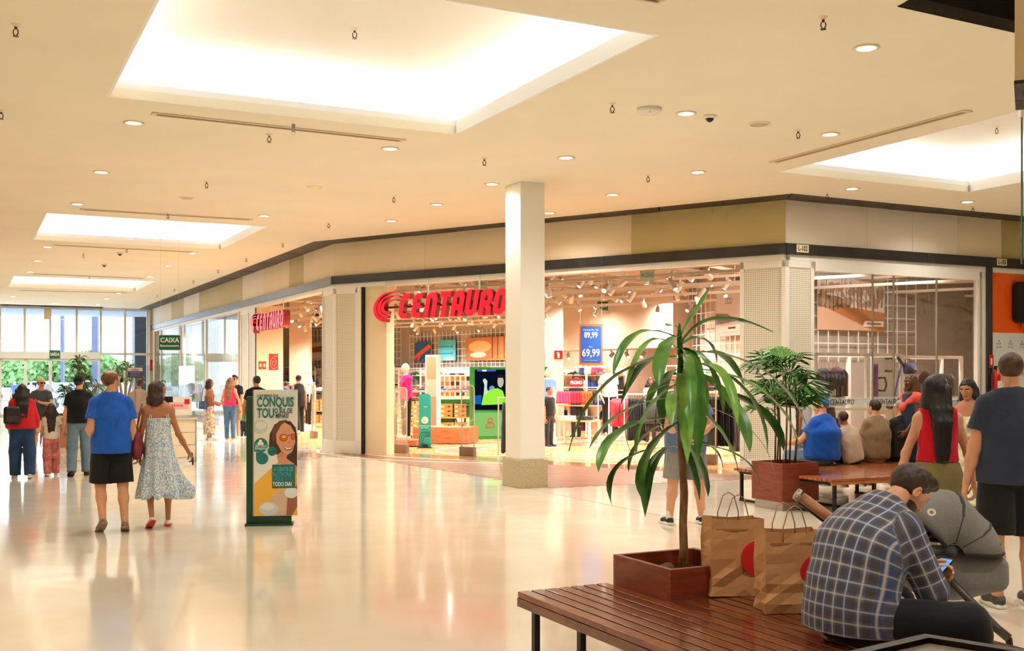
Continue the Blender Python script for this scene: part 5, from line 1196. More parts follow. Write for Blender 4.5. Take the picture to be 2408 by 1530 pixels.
# --- main signs
def centauro(loc, rz, W_, Hh, lab, ybars, mat_f, mat_s, dep=.13):
    t = thing('shop_sign', lab, 'sign', loc, rz); lw = W_*.0165; h = Hh; sh_ = .20
    def stroke(pts, name, wd=lw):
        # rounded ribbon with mitred joins
        n = len(pts); L_, R_ = [], []
        for i, (x, z) in enumerate(pts):
            a = Vector(pts[max(0, i-1)]); c = Vector(pts[min(n-1, i+1)]); d = (c-a).normalized(); nn = Vector((-d.y, d.x)); L_.append((x+nn.x*wd, z+nn.y*wd)); R_.append((x-nn.x*wd, z-nn.y*wd))
        mb = MB(); sx = lambda p: (p[0]+p[1]*sh_, p[1])
        vs = [(*sx(L_[i])[:1], 0, sx(L_[i])[1]) for i in range(n)]+[(sx(R_[i])[0], 0, sx(R_[i])[1]) for i in range(n)]
        vb = [(x, dep, z) for x, y, z in vs]; fs = []
        for i in range(n-1): fs += [(i, i+n, i+n+1, i+1), (2*n+i, 2*n+i+1, 3*n+i+1, 3*n+i), (i, i+1, 2*n+i+1, 2*n+i), (n+i, 3*n+i, 3*n+i+1, n+i+1)]
        fs += [(0, 2*n, 3*n, n), (n-1, 2*n-1, 4*n-1, 3*n-1)]
        return vs+vb, fs
    def letter(nm, strokes):
        mb = MB()
        for s_ in strokes: v_, f_ = stroke(s_, nm); mb.add(v_, f_)
        import bmesh
        o = mb.build('letter', [mat_f, mat_s], t); bm = bmesh.new(); bm.from_mesh(o.data); bmesh.ops.recalc_face_normals(bm, faces=bm.faces)
        for f_ in bm.faces: f_.material_index = 0 if f_.normal.y < -.9 else 1
        bm.to_mesh(o.data); bm.free()
    cw = W_*.070; r_ = cw*.38
    def arc(cx, cz, a0, a1, n=5): return [(cx+r_*math.cos(R(a0+(a1-a0)*i/n)), cz+r_*math.sin(R(a0+(a1-a0)*i/n))) for i in range(n+1)]
    x = W_*.215; st = W_*.1005; e = lw
    for i, ch in enumerate('CENTAURO'):
        x0, x1, z0, z1 = x+e, x+cw, e, h-e
        if ch == 'C': S = [[(x1, z1)]+arc(x0+r_, z1-r_, 90, 180)+arc(x0+r_, z0+r_, 180, 270)+[(x1, z0)]]
        if ch == 'E': S = [[(x1, z1)]+arc(x0+r_, z1-r_, 90, 180)+arc(x0+r_, z0+r_, 180, 270)+[(x1, z0)], [(x0, h/2), (x1-e*.5, h/2)]]
        if ch == 'N': S = [[(x0, 0), (x0, z1-r_)]+arc(x0+r_, z1-r_, 180, 90)+arc(x1-r_, z1-r_, 90, 0)+[(x1, 0)]]
        if ch == 'T': S = [[(x0-e*.8, z1), (x1+e*.8, z1)], [((x0+x1)/2, z1), ((x0+x1)/2, 0)]]
        if ch == 'A': S = [[(x0, 0), (x0, z1-r_)]+arc(x0+r_, z1-r_, 180, 90)+arc(x1-r_, z1-r_, 90, 0)+[(x1, 0)], [(x0, h*.36), (x1, h*.36)]]
        if ch == 'U': S = [[(x0, h), (x0, z0+r_)]+arc(x0+r_, z0+r_, 180, 270)+arc(x1-r_, z0+r_, 270, 360)+[(x1, h)]]
        if ch == 'R': S = [[(x0, 0), (x0, z1)], [(x0, z1), (x1-r_, z1)]+arc(x1-r_, z1-r_, 90, 0)+arc(x1-r_, h*.45+r_, 0, -90)+[(x0, h*.45)], [(x1-r_, h*.45), (x1, h*.25), (x1, 0)]]
        if ch == 'O': S = [arc(x1-r_, z1-r_, 0, 90)+arc(x0+r_, z1-r_, 90, 180)+arc(x0+r_, z0+r_, 180, 270)+arc(x1-r_, z0+r_, 270, 360)+[(x1, z1-r_)]]
        letter(ch, S); x += st
    # swoosh of three nested crescents
    for j in range(3):
        a0, a1 = 48, 268; cx_, cz_ = W_*.128, h*.50; rx, rz_ = W_*(.122-.030*j), h*(.62-.155*j); n = 22; o_, i_ = [], []
        for i in range(n+1):
            a = R(a0+(a1-a0)*i/n); tk = .05+.95*min(1, i/n*1.9); pull = W_*.055*max(0, math.sin(a))**2*max(0, math.cos(a)+.25)
            o_.append((cx_+rx*math.cos(a)+pull, cz_+rz_*math.sin(a))); i_.append((cx_+(rx-W_*.026*tk)*math.cos(a)+pull, cz_+(rz_-h*.128*tk)*math.sin(a)))
        q_ = [(px+pz*sh_, pz) for px, pz in o_+i_[::-1]]; k_ = n+1; mb = MB(); m_ = 2*k_; vs = [(x, 0, z) for x, z in q_]+[(x, dep, z) for x, z in q_]
        mb.add(vs, [(i, i+1, m_-2-i, m_-1-i) for i in range(n)]); mb.add(vs, [(i, (i+1) % m_, (i+1) % m_+m_, i+m_) for i in range(m_)]+[(i+1+m_, i+m_, 2*m_-1-i, 2*m_-2-i) for i in range(n)], 1)
        mb.build('swoosh', [mat_f, mat_s], t)
    MB().box(W_*.1, W_*.9, dep, dep+.03, h*.45, h*.53).build('mounting_bar', mat('sign_dark_red', (110, 8, 20), .5), t)
    for x in ybars: MB().tube([(W_*x, dep+.015, h*.5), (W_*x, dep+.015, 3.74-loc[2])], .02, 8).build('rod', M_shelfw, t)
    return t
M_sgf = mat('sign_red_face', (226, 22, 52), .35, emit=.55, ecol=(228, 16, 44)); M_sgs = mat('sign_red_side', (150, 8, 26), .3)
MS = Cw(cu_(885)-.02, .15, EYE+(885-750)/FP*23.2)
centauro(MS, RZC, 3.52, .52, 'big red illuminated CENTAURO sign hanging in the main opening', (.08, .42, .80), M_sgf, M_sgs)
MS = Aw(solve_u(597, Aw), .12, EYE+(885-775)/FP*29.6)
centauro(MS, RZA, 3.6, .44, 'red CENTAURO sign hanging in the left doorway, seen at an angle', (.12, .45, .82), M_sgf, M_sgs, .18)
# hanging price poster
pp = at(1362, 858, 23.5); t = thing('price_poster', 'blue and orange hanging price poster reading 89,99 and 69,99', 'poster', pp, -.05); W_ = 55/FP*23.5; Hh = 96/FP*23.5
MB().box(0, W_, 0, .01, 0, Hh).build('sheet', mat('poster_orange', (240, 112, 50), .5), t); MB().prism(rrect(.03, W_-.03, .05, Hh-.04, .03), -.003, 0).build('blue_field', mat('poster_blue', (38, 92, 190), .5), t)
for s_, z, sz in (('Camiseta Fila - De:', .80, .055), ('89,99', .68, .17), ('Por:', .41, .06), ('69,99', .27, .225)): text(s_, M_white, t, (W_/2, -.005, z*Hh/.93), sz, xs=.78, bold=.004 if sz > .1 else 0)
text('Oferta por tempo limitado', M_white, t, (W_/2, -.005, .1), .025)
for x in (.02, W_-.02): MB().tube([(x, 0, Hh), (x, 0, 4.5-pp.z)], .003, 4).build('wire', M_shelfw, t)
# exit signs
M_gs = mat('exit_green', (26, 92, 52), .4)
def exitsign(u, v, d, rz, lab, sz=.3, s_='SAÍDA', m_=M_gs, mt=M_white, top=ZC, flip=False):
    p = at(u, v, d); t = thing('exit_sign', lab, 'sign', p, rz); MB().box(-sz/2, sz/2, 0, .015, -sz*.42, sz*.42).build('plate', m_, t); text(s_, mt, t, (0, -.003, .0), sz*.42, xs=-.72 if flip else .72, bold=.003)
    for x in (-sz*.4, sz*.4): MB().tube([(x, .007, sz*.42), (x, .007, top-p.z)], .003, 4).build('wire', M_shelfw, t)
    return t
M_pg = mat('pale_green_plate', (196, 206, 180), .4); M_pgt = mat('pale_green_print', (150, 170, 140), .5)
exitsign(1522, 647, 20.6, .0, 'pale translucent exit sign seen from behind in the main opening', .28, m_=M_pg, mt=M_pgt, top=3.72, flip=True); exitsign(1132, 667, 23.2, .0, 'pale translucent exit sign seen from behind above the big red sign', .26, m_=M_pg, mt=M_pgt, top=3.72, flip=True)
exitsign(1417, 719, 31, .0, 'small green exit sign under the shop tracks, left one', .30, top=4.5); exitsign(1519, 744, 32.5, .0, 'small green exit sign under the shop tracks, right one', .28, top=4.5)
exitsign(129, 833, 45.6, RZB, 'small green exit sign above the entrance doors', .42, top=2.8)
# fire signs on the doorway side wall
for x, z, w_, h_, nm in ((.12, 2.02, .09, .22, 'fire signal'), (.235, 2.02, .09, .22, 'alarm'), (.50, 2.12, .26, .46, 'coiled hose')):
    q = wf.matrix_local @ Vector((x, -.006, z)) if False else Aw(7.38, -.02)+DB*x-DA*.012*-1
    q = Aw(7.38, -.02)+DB*x+Vector((DB.y, -DB.x, 0))*.008; t = thing('fire_sign', 'red %s sign on the beige doorway wall' % nm, 'sign', (q.x, q.y, z), RZB)
    MB().box(-w_/2, w_/2, -.01, 0, -h_/2, h_/2).build('plate', MT['sign_red'], t)
    if nm == 'coiled hose':
        mb = MB(); mb.tube([((.012+.0085*a)*math.cos(a), -.014, (.02+.0145*a)*math.sin(a)-.02) for a in np.linspace(0, 6.28*1.9, 40)], .006, 4); mb.box(0, .1, -.016, -.012, .16, .175); mb.build('hose_symbol', mat('sign_cream', (240, 214, 170), .5), t)
    else: MB().prism(circ(0, 0, .028, .06, 10), -.013, -.011).build('symbol', mat('sign_cream', (240, 214, 170)), t)
# security gates
for i, (u, v, h_) in enumerate(((943, 1065, 1.45), (1100, 1072, 1.5), (573-8, 1035, 1.4), (738, 1030, 1.45), (1664, 1092, 1.5), (628, 1045, 1.4))):
    if i in (2, 5): continue
    p = G(u, v) if i != 5 else G(u, 1040); t = thing('security_gate', 'clear security gate loop with grey foot, '+['beside the hoodie mannequin', 'in front of the green screen stand', '', 'in the left doorway', 'behind the plant trunk', 'by the beige jamb'][i], 'security gate', p, RZC if i != 3 else RZA)
    e = .17; MB().tube([(-e, 0, .2), (-e, 0, h_-.05), (-e+.05, 0, h_), (e-.05, 0, h_), (e, 0, h_-.05), (e, 0, .2)], .014, 8).build('loop', mat('clear_acrylic', (214, 204, 190), .15, alpha=.8), t, True); MB().box(-e, e, -.004, .004, .2, h_-.02).build('acrylic_panel', M_glass, t); MB().box(-e-.02, e+.02, -.06, .06, 0, .2).build('foot', mat('warm_grey_metal', (130, 112, 98), .35, .6), t, bevel=.01)
    MB().tube([(-e, 0, .62), (e, 0, .80)], .009, 6).build('brace', M_metal, t); MB().box(-e, e, -.008, .008, h_-.42, h_-.40).build('cross_strip', M_metal, t)
# tall peach panel on oak block
b0 = G(1060, 1040); bl_ = thing('oak_plinth', 'low oak block plinth under the peach panel', 'plinth', u2(at(982, 900, 27.6)), RZC*.35); MB().box(-.1, 1.35, -.1, .95, .02, .42).build('block', M_oakb, bl_, bevel=.006)
for x in (.0, 1.2): MB().box(x, x+.08, 0, .8, 0, .02).build('foot', M_black, bl_)
p = at(1000, 900, 27.75); t = thing('peach_panel', 'tall peach lightbox panel with white frame on the oak plinth', 'display panel', (p.x, p.y, .42), -.2)
Hp = EYE+(885-834)/FP*27.75-.42; MB().box(0, .32, 0, .34, 0, Hp).build('frame', M_shelfw, t, bevel=.004); MB().box(.03, .29, -.004, 0, .04, Hp-.05).build('face', mat('peach_face', (222, 128, 92), .5), t); MB().box(.03, .29, -.006, -.004, Hp*.42, Hp*.66).build('pale_patch', mat('peach_pale', (232, 160, 138), .5), t)
# teal sanitizer totem
p = u2(at(999, 900, 25.9)); t = thing('sanitizer_totem', 'teal hand sanitizer totem with round emblem and line pattern', 'totem', p, -.05); Ht = EYE-(925-885)/FP*25.9
M_teal = mat('teal_panel', (20, 146, 136), .4); poly = [(-.145, .02), (.145, .02), (.145, Ht-.09)]+circ(.055, Ht-.09, .09, n=6, a0=0, a1=90)+circ(-.055, Ht-.09, .09, n=6, a0=90, a1=180)
MB().prism(poly, 0, .04).build('panel', M_teal, t); MB().prism(circ(0, .66, .085, n=20), -.004, 0).build('emblem', mat('emblem_cream', (230, 220, 200), .5), t)
mb = MB(); mb.tube([(-.03, -.006, .63), (0, -.006, .69), (.03, -.006, .64), (0, -.006, .62), (-.03, -.006, .63)], .004, 4); mb.build('hand_symbol', mat('teal_line', (90, 110, 100), .5), t)
text('HIGIENIZE AQUI', M_white, t, (0, -.003, .525), .035); text('SUAS MÃOS.', M_white, t, (0, -.003, .48), .035); text('b-shy', M_white, t, (.02, -.003, .98), .04)
mb = MB()
for j in range(3): mb.tube([(-.13+j*.04, -.004, .03), (-.13+j*.04, -.004, .26-j*.04), (-.10+j*.04, -.004, .34-j*.04), (-.03+j*.02, -.004, .38-j*.045), (.14, -.004, .38-j*.045)], .005, 4)
mb.build('line_pattern', M_dark, t); MB().box(-.17, .17, -.12, .1, 0, .02).build('base', M_black, t); MB().box(-.05, .07, -.09, -.01, .02, .09).build('pedal', M_black, t)
# green counter with tv
M_gr = mat('green_gloss', (40, 128, 52), .35); M_grd = mat('green_panel', (74, 146, 84), .5)
p = u2(at(1115, 900, 29.5)); t = thing('screen_stand', 'green stand holding a large screen with a referee', 'screen stand', p, .05); W_ = 2.0; Ht = EYE+(885-862)/FP*29.5
MB().box(-.12, W_, 0, .5, 0, Ht).build('cabinet', M_gr, t, bevel=.01); MB().box(.0, W_-.1, -.01, 0, .08, .72).build('lower_panel', M_grd, t)
scn = MB().box(.02, W_-.06, -.03, -.005, .80, Ht-.08).build('screen', emis('screen_dark', (8, 16, 34), 1.0), t); Z = lambda v: EYE+(885-v)/FP*29.5; X = lambda u: (u-1115)/FP*29.5
def scr(poly, c, k=0, s=1.2): MB().prism(poly, -.034-k*.001, -.031).build('picture', emis('px_%d_%d_%d' % c, c, s), scn)
px = lambda L: [(X(u), Z(v)) for u, v in L]
scr(px([(1132, 952), (1136, 930), (1148, 918), (1160, 914), (1170, 912), (1182, 918), (1192, 950)]), (150, 230, 60), 2); scr(px([(1137, 930), (1139, 905), (1135, 893), (1140, 889), (1146, 895), (1145, 912), (1148, 922)]), (196, 214, 200), 3); scr(circ(X(1177), Z(897), .085, .16, 14), (186, 176, 160), 4); scr(circ(X(1177), Z(888), .095, .10, 14, 0, 180), (20, 24, 40), 5); scr(circ(X(1157), Z(914), .08, .09), (110, 150, 190), 1)
scr(px([(1114, 950), (1114, 930), (1132, 928), (1132, 950)]), (20, 90, 170), 0); scr(px([(1122, 873), (1166, 873), (1166, 869), (1122, 869)]), (90, 80, 200), 1); scr(px([(1134, 873), (1144, 873), (1144, 869), (1134, 869)]), (240, 240, 240), 2)
mb = MB(); cxx = X(1153); mb.tube([(cxx+.06*math.cos(a), -.014, .52+.06*math.sin(a)) for a in np.linspace(0, 6.28, 17)], .012, 5); mb.tube([(cxx-.12, -.014, .32), (cxx-.11, -.014, .40), (cxx-.05, -.014, .45), (cxx+.05, -.014, .45), (cxx+.11, -.014, .40), (cxx+.12, -.014, .32), (cxx-.12, -.014, .32)], .012, 5); mb.build('person_symbol', mat('symbol_red', (214, 40, 30), .5), t)
p = u2(at(1034, 900, 31)); t = thing('green_counter', 'green open counter left of the big screen', 'counter', p, .0); MB().box(0, 1.1, 0, .6, .95, 1.05).build('worktop', M_gr, t); 
for x in (.42, .72, 1.05): MB().box(x-.03, x+.03, 0, .06, .05, .95).build('post', M_gr, t)
MB().box(0, .4, 0, .04, .4, .95).build('front_panel', M_grd, t); MB().box(.45, 1.1, .3, .34, .5, .95).build('front_panel', M_grd, t); MB().box(0, 1.1, 0, .05, .05, .11).build('floor_rail', M_gr, t); MB().box(0, .06, 0, .06, 0, .4).build('post', M_gr, t); MB().box(0, 1.1, .5, .56, 0, .05).build('floor_rail', M_gr, t); MB().box(.0, 1.1, .02, .06, 0, .05).build('floor_rail', M_gr, t)
for i in range(2):
    q = p+Vector((.2+i*.45, .5, .0)); b_ = thing('bicycle_wheel', 'spoked bicycle wheel under the green counter, '+('left' if i == 0 else 'right'), 'wheel', (q.x, q.y, .32)); MB().tube([(.27*math.cos(a), 0, .30*math.sin(a)) for a in np.linspace(0, 6.283, 25)], .02, 6).build('tyre', M_black, b_, True); mb = MB()
    for a in np.linspace(0, 3.14, 7)[:-1]: mb.tube([(.26*math.cos(a), 0, .29*math.sin(a)), (-.26*math.cos(a), 0, -.29*math.sin(a))], .003, 4)
    mb.build('spokes', M_metal, b_)
# wall of small orange packs behind the counter
p = u2(at(1030, 900, 33.5)); t = thing('accessory_wall', 'board of orange and clear accessory packs behind the green counter', 'display board', p); MB().box(0, 1.2, 0, .04, 0, 1.75).build('board', mat('panel_pink', (240, 222, 208), .6), t)
for i in range(7):
    for j in range(4): MB().box(.08+i*.16, .18+i*.16, -.03, -.005, 1.12+j*.155, 1.24+j*.155).build('pack', [mat('pack_orange', (232, 96, 46), .4), mat('pack_grey', (150, 146, 146), .3), mat('pack_black', (40, 36, 38), .4)][(i*3+j*5) % 7 % 3], t)
# mannequin plinth
p = u2(at(932, 900, 26.6)); t = thing('oak_platform', 'low oak platform under the pink hoodie mannequin', 'plinth', p, RZC*.4); MB().box(-.25, .62, -.35, .35, .03, .17).build('block', M_oakb, t, bevel=.005); MB().box(-.2, .55, -.3, .3, 0, .03).build('foot', M_black, t)
p2 = u2(at(888, 900, 27.6)); t = thing('oak_platform', 'low oak platform behind the beige jamb with a seated mannequin', 'plinth', p2, RZC*.4); MB().box(-.2, .75, -.3, .5, .03, .2).build('block', M_oakb, t, bevel=.005); MB().box(-.1, .65, -.2, .4, 0, .03).build('foot', M_black, t)
# ================================================================ benches and planters
M_bw1 = wood('varnished_red_brown', (132, 66, 38), (92, 40, 24), .22, (14, 1.2, 14), coat=.5); M_bw2 = wood('varnished_orange_brown', (176, 98, 50), (138, 68, 32), .25, (1.2, 14, 14), coat=.5)
M_pl = wood('planter_veneer', (138, 60, 36), (110, 44, 26), .38, (1.5, 1.5, 9)); M_soil = mat('dark_soil', (44, 32, 24), .95, bump=1, bs=40)
O1 = Vector((.03, 6.33, 0)); O2 = Vector((3.88, 13.2, 0)); BT = .45
b1 = thing('slatted_bench', 'large glossy red-brown slatted bench holding the planter, bags and plaid-shirt man', 'bench', O1, RZB)      # local x = DB, local -y = towards the camera
n = 17; Wb = 1.50; Lb = 3.0
for i in range(n):
    x = i*Wb/n; y1 = 0
    MB().box(x+.004, x+Wb/n-.010, -Lb, .0 if not (.60 < x+.03 < 1.27) else -.615, BT-.035, BT).build('slat', M_bw1, b1, bevel=.003)
MB().box(0, Wb, -.02, .0, BT-.075, BT-.036).build('end_apron', M_bw1, b1) if False else None
MB().box(-.0, .03, -Lb, 0, BT-.085, BT-.036).build('side_apron', M_bw1, b1)
for y in (-.10, -.62, -1.4, -2.3):
    MB().box(.05, Wb-.05, y-.02, y+.02, BT-.075, BT-.036).build('crossbar', M_black, b1)
    for x in (.07, Wb-.07): MB().box(x-.017, x+.017, y-.02, y+.02, 0, BT-.07).build('leg', M_black, b1)
MB().box(.55, .59, -.40, -.36, 0, BT-.07).build('leg', M_black, b1)
def planter(loc, rz, s, h, lab, base=True):
    t = thing('planter_box', lab, 'planter', loc, rz); e = .035
    for nm, q in (('side_panel', (0, s, 0, e)), ('side_panel', (0, s, s-e, s)), ('side_panel', (0, e, e, s-e)), ('side_panel', (s-e, s, e, s-e))): MB().box(q[0], q[1], q[2], q[3], .11 if base else 0, h).build(nm, M_pl, t, bevel=.002)
    MB().box(e, s-e, e, s-e, h-.16, h-.10).build('soil', M_soil, t)
    if base: MB().box(.03, s-.03, .03, s-.03, 0, .11).build('metal_base', M_metal, t)
    return t
B1 = lambda x, y, z=0: O1+DB*x+DA*y+Vector((0, 0, z))
pl1 = planter(B1(.65, -.61), RZB, .60, .62, 'square red-brown planter box set into the near bench'); r_ = random.Random(2)
for i in range(13):
    a = r_.uniform(0, 6.28); q = B1(.95+math.cos(a)*r_.uniform(.07, .17), -.31+math.sin(a)*r_.uniform(.07, .17), .515); t = thing('bark_chunk', 'brown bark chunk lying round the trunk in the near planter', 'bark', q, a, 'bark chunks in the near planter')
    mb = MB(); R_ = r_.uniform(.028, .05); mb.lathe([(R_*.5, 0), (R_, R_*.4), (R_*.8, R_*1.0), (R_*.3, R_*1.3)], 6); o = mb.build('chunk', mat('bark_brown', (112, 76, 48), .9, var=.3, vs=20, bump=.6), t); o.rotation_euler = (r_.uniform(-.3, .3), r_.uniform(-.4, .4), 0)
B2 = lambda x, y, z=0: O2+DB*x+DA*y+Vector((0, 0, z))
b2 = thing('slatted_bench', 'orange-brown slatted bench further back with a row of seated people', 'bench', O2, RZB)
n = 22; Lb2 = 4.6
for i in range(n):
    y = i*1.9/n; MB().box(.0 if not (.62 < y+.04 < 1.30) else .42, Lb2, y+.004, y+1.9/n-.012, BT-.035, BT).build('slat', M_bw2, b2, bevel=.003)
MB().box(0, Lb2, -.004, .02, BT-.075, BT-.036).build('side_apron', M_bw2, b2)
for x in (.1, .75, 2.2, 3.6, 4.5):
    MB().box(x-.02, x+.02, .03, 1.87, BT-.075, BT-.036).build('crossbar', M_dark, b2); MB().box(x-.02, x+.02, .03, 1.87, 0, .03).build('floor_bar', M_dark, b2)
    for y in (.06, 1.84): MB().box(x-.02, x+.02, y-.017, y+.017, .03, BT-.07).build('leg', M_dark, b2)
pl2 = planter(B2(-.2, .66), RZB, .60, .60, 'square red-brown planter box on a metal base at the end of the far bench')
# ================================================================ strap-leaved plant
def leafmat(nm, c, c2):
    m = mat(nm, c, .34, spec=.5); nt, b = nodes(m); tc = nt.nodes.new('ShaderNodeTexCoord'); n1 = nt.nodes.new('ShaderNodeTexNoise'); n1.inputs['Scale'].default_value = 7; nt.links.new(tc.outputs['Object'], n1.inputs[0])
    r = nt.nodes.new('ShaderNodeValToRGB'); r.color_ramp.elements[0].position = .35; r.color_ramp.elements[1].position = .7; r.color_ramp.elements[0].color = (*lin(c2), 1); r.color_ramp.elements[1].color = (*lin(c), 1)
    nt.links.new(n1.outputs[0], r.inputs[0]); nt.links.new(r.outputs[0], b.inputs['Base Color']); b.inputs['Subsurface Weight'].default_value = 0
    return m
M_leaf = [leafmat('leaf_green', (104, 160, 62), (52, 118, 36)), leafmat('leaf_dark', (70, 130, 44), (30, 86, 24)), leafmat('leaf_light', (146, 192, 84), (94, 156, 54))]
def strap(P, w, m_, parent, n=12, fold=.25, name='leaf', tw=0):
    """P: 4 bezier points; broad strap leaf with a keel"""
    P = [Vector(p) for p in P]; vs = []; 
    for i in range(n+1):
        t = i/n; s = 1-t; p = P[0]*s**3+P[1]*3*s*s*t+P[2]*3*s*t*t+P[3]*t**3; d = ((P[1]-P[0])*s*s+(P[2]-P[1])*2*s*t+(P[3]-P[2])*t*t).normalized()
        sd = d.cross(Vector((0, 0, 1))); sd = sd.normalized() if sd.length > .12 else (vs_sd if i else Vector((1, 0, 0))); 
        if i and sd.dot(vs_sd) < 0: sd = -sd
        if i: sd = (sd*.5+vs_sd*.5).normalized()
        vs_sd = sd; up = sd.cross(d).normalized(); a = tw*t; sd2 = sd*math.cos(a)+up*math.sin(a); up2 = up*math.cos(a)-sd*math.sin(a)
        ww = w*(.30+.70*min(1, t*2.4))*(1 if t < .7 else max(.03, 1-((t-.7)/.3)**2.2)) if name == 'leaf' else w*(1 if t < .55 else max(.05, 1-((t-.55)/.45)**1.6))
        wav = .06*w*math.sin(i*1.9)
        vs += [p-sd2*ww+up2*(fold*ww+wav), p-sd2*ww*.5+up2*fold*ww*.45, p, p+sd2*ww*.5+up2*fold*ww*.45, p+sd2*ww+up2*(fold*ww-wav)]
    mb = MB(); mb.add(vs, [(5*i+j, 5*i+j+1, 5*i+j+6, 5*i+j+5) for i in range(n) for j in range(4)]); o = mb.build(name, m_, parent, True)
    return o
TB = B1(.95, -.31); D0 = TB.y
def tp(u, v, dd=0): return at(u, v, D0+dd)
dr = thing('strap_leaf_plant', 'tall potted plant with long drooping strap leaves on one bare trunk, in the near planter', 'plant', (0, 0, 0))
pts = [(1607, 1336), (1608, 1290), (1606, 1230), (1609, 1160), (1604, 1080), (1601, 1020), (1600, 960)]; mb = MB(); mb.tube([tp(*p) for p in pts], [.036, .026, .024, .024, .022, .020, .018], 12); M_tr = mat('trunk_bark', (150, 112, 78), .8, var=.35, vs=30, bump=.9, bs=50, stretch=(1, 1, .4)); mb.build('trunk', M_tr, dr, True)
mb = MB(); mb.tube([tp(*p) for p in [(1600, 962), (1598, 900), (1601, 840), (1597, 790), (1598, 760)]], [.017, .019, .018, .015, .006], 10); mb.build('green_stem', mat('green_stem', (42, 92, 26), .5, var=.3, vs=30, bump=.5), dr, True)
# tips: (tip u,v, base v, mid u,v, half width m, depth of tip, colour)
LF = [(1672,669,792,1636,742,.026,.05,0),(1818,780,808,1668,757,.030,.12,1),(1441,884,800,1500,780,.034,-.25,0),(1338,1060,838,1440,885,.050,-.30,0),(1384,1058,935,1470,968,.036,-.1,1),
 (1549,909,792,1562,822,.046,-.42,0),(1496,1072,900,1525,965,.038,-.3,0),(1407,1110,985,1462,1010,.044,-.35,0),(1517,1216,1045,1532,1090,.036,.20,1),(1507,1168,990,1524,1065,.040,-.2,1),
 (1439,1190,1050,1455,1085,.020,.2,1),(1617,1092,880,1614,905,.052,-.50,2),(1641,1092,820,1636,860,.046,-.40,0),(1697,955,820,1660,850,.042,-.32,0),(1686,857,812,1658,800,.040,.15,1),
 (1764,1063,858,1714,935,.044,-.30,0),(1805,1065,848,1748,905,.036,.0,0),(1844,1063,905,1775,950,.034,.1,1),(1882,1055,868,1780,905,.046,-.25,2),(1907,1032,828,1790,860,.044,-.1,1),
 (1736,1110,948,1686,1005,.046,-.38,0),(1700,1100,1052,1668,1050,.026,.1,1),(1645,1175,1040,1627,1100,.030,-.2,1),(1665,1168,1028,1645,1090,.032,.2,1),(1787,1140,1050,1730,1068,.022,.1,1),
 (1823,1131,945,1760,1000,.012,.2,1),(1489,1072,895,1480,960,.014,.0,2),(1565,765,780,1577,772,.022,-.1,2),(1530,1095,1055,1560,1062,.024,-.3,1),(1478,1108,990,1510,1030,.024,.3,1),
 (1750,905,860,1680,830,.030,.45,0),(1460,950,850,1520,850,.030,.45,1),(1560,1010,870,1560,900,.034,.5,1),(1655,1020,870,1650,880,.034,.5,0),(1700,980,900,1680,900,.028,.4,1),(1520,960,905,1550,900,.026,.4,0),
 (1470,925,828,1530,800,.030,-.1,2),(1580,1000,930,1580,930,.032,-.5,2),(1735,1002,875,1690,860,.030,-.45,2),(1625,1010,840,1622,850,.030,-.55,0)]
for u, v, bv, mu, mv, wd, dd, c in LF:
    b0 = tp(1600, bv); tipp = tp(u, v, dd); md = tp(mu, mv, dd*.6)
    # cubic through base, near mid at t=.45, tip
    q = (md-b0*.166-tipp*.091)/.742; p1_ = b0.lerp(q, .62)+Vector((0, 0, .05)); p2_ = q.lerp(tipp, .12)+(q-b0)*.12
    if bv-mv > 25 and v > mv: p2_ += Vector((0, 0, .03))
    strap([b0, p1_, p2_, tipp], wd*1.02, M_leaf[c], dr, 14, tw=random.uniform(-.9, .9))
# fan palm in the far planter
pm = thing('fan_palm', 'bushy fan palm with thin canes in the far planter beside the perforated pillar', 'plant', B2(.1, .96)); r_ = random.Random(4); c0 = B2(.1, .96)
canes = []
for i in range(7):
    a = i*.9; q = Vector((math.cos(a)*.13, math.sin(a)*.13, .46)); top = Vector((math.cos(a)*r_.uniform(.1, .28), math.sin(a)*r_.uniform(.1, .28), r_.uniform(1.35, 1.95))); mb = MB(); mb.tube([q, q.lerp(top, .5)+Vector((.02, 0, 0)), top], [.013, .011, .009], 6); mb.build('cane', mat('cane_brown', (92, 62, 40), .7, var=.3, vs=30), pm, True); canes.append((q, top))
def fan(pm, p, d, Lf, nl, m_, wd=.016, nm='frond'):
    d = d.normalized(); sd = d.cross(Vector((0, 0, 1))).normalized(); up = sd.cross(d); mb = MB(); stem = p+d*Lf*.35; mb.tube([p, stem], .004, 4)
    for j in range(nl):
        a = (j/(nl-1)-.5)*2.5; e = (d*math.cos(a)+sd*math.sin(a)); L = Lf*(.85+.25*math.cos(a))*.75; tip = stem+e*L-Vector((0, 0, L*.28)); md = stem+e*L*.5+up*L*.05; side = e.cross(up).normalized()*wd
        vs = [stem, md-side, md+side, md+up*wd*.4, tip.lerp(md, .3)-side*.8, tip.lerp(md, .3)+side*.8, tip]; mb.add(vs, [(0, 1, 3), (0, 3, 2), (1, 4, 3), (3, 5, 2), (4, 5, 3), (4, 6, 5)])
    return mb.build(nm, m_, pm)
for i in range(34):
    q, top = canes[i % 7]; p = q.lerp(top, r_.uniform(.62, 1.0)) if i > 6 else top; a = r_.uniform(0, 6.28); fan(pm, p, Vector((math.cos(a), math.sin(a), r_.uniform(.1, 1.3))), r_.uniform(.42, .62), r_.choice([7, 8, 9, 10]), M_leaf[r_.choice([1, 1, 0, 1])], .021)
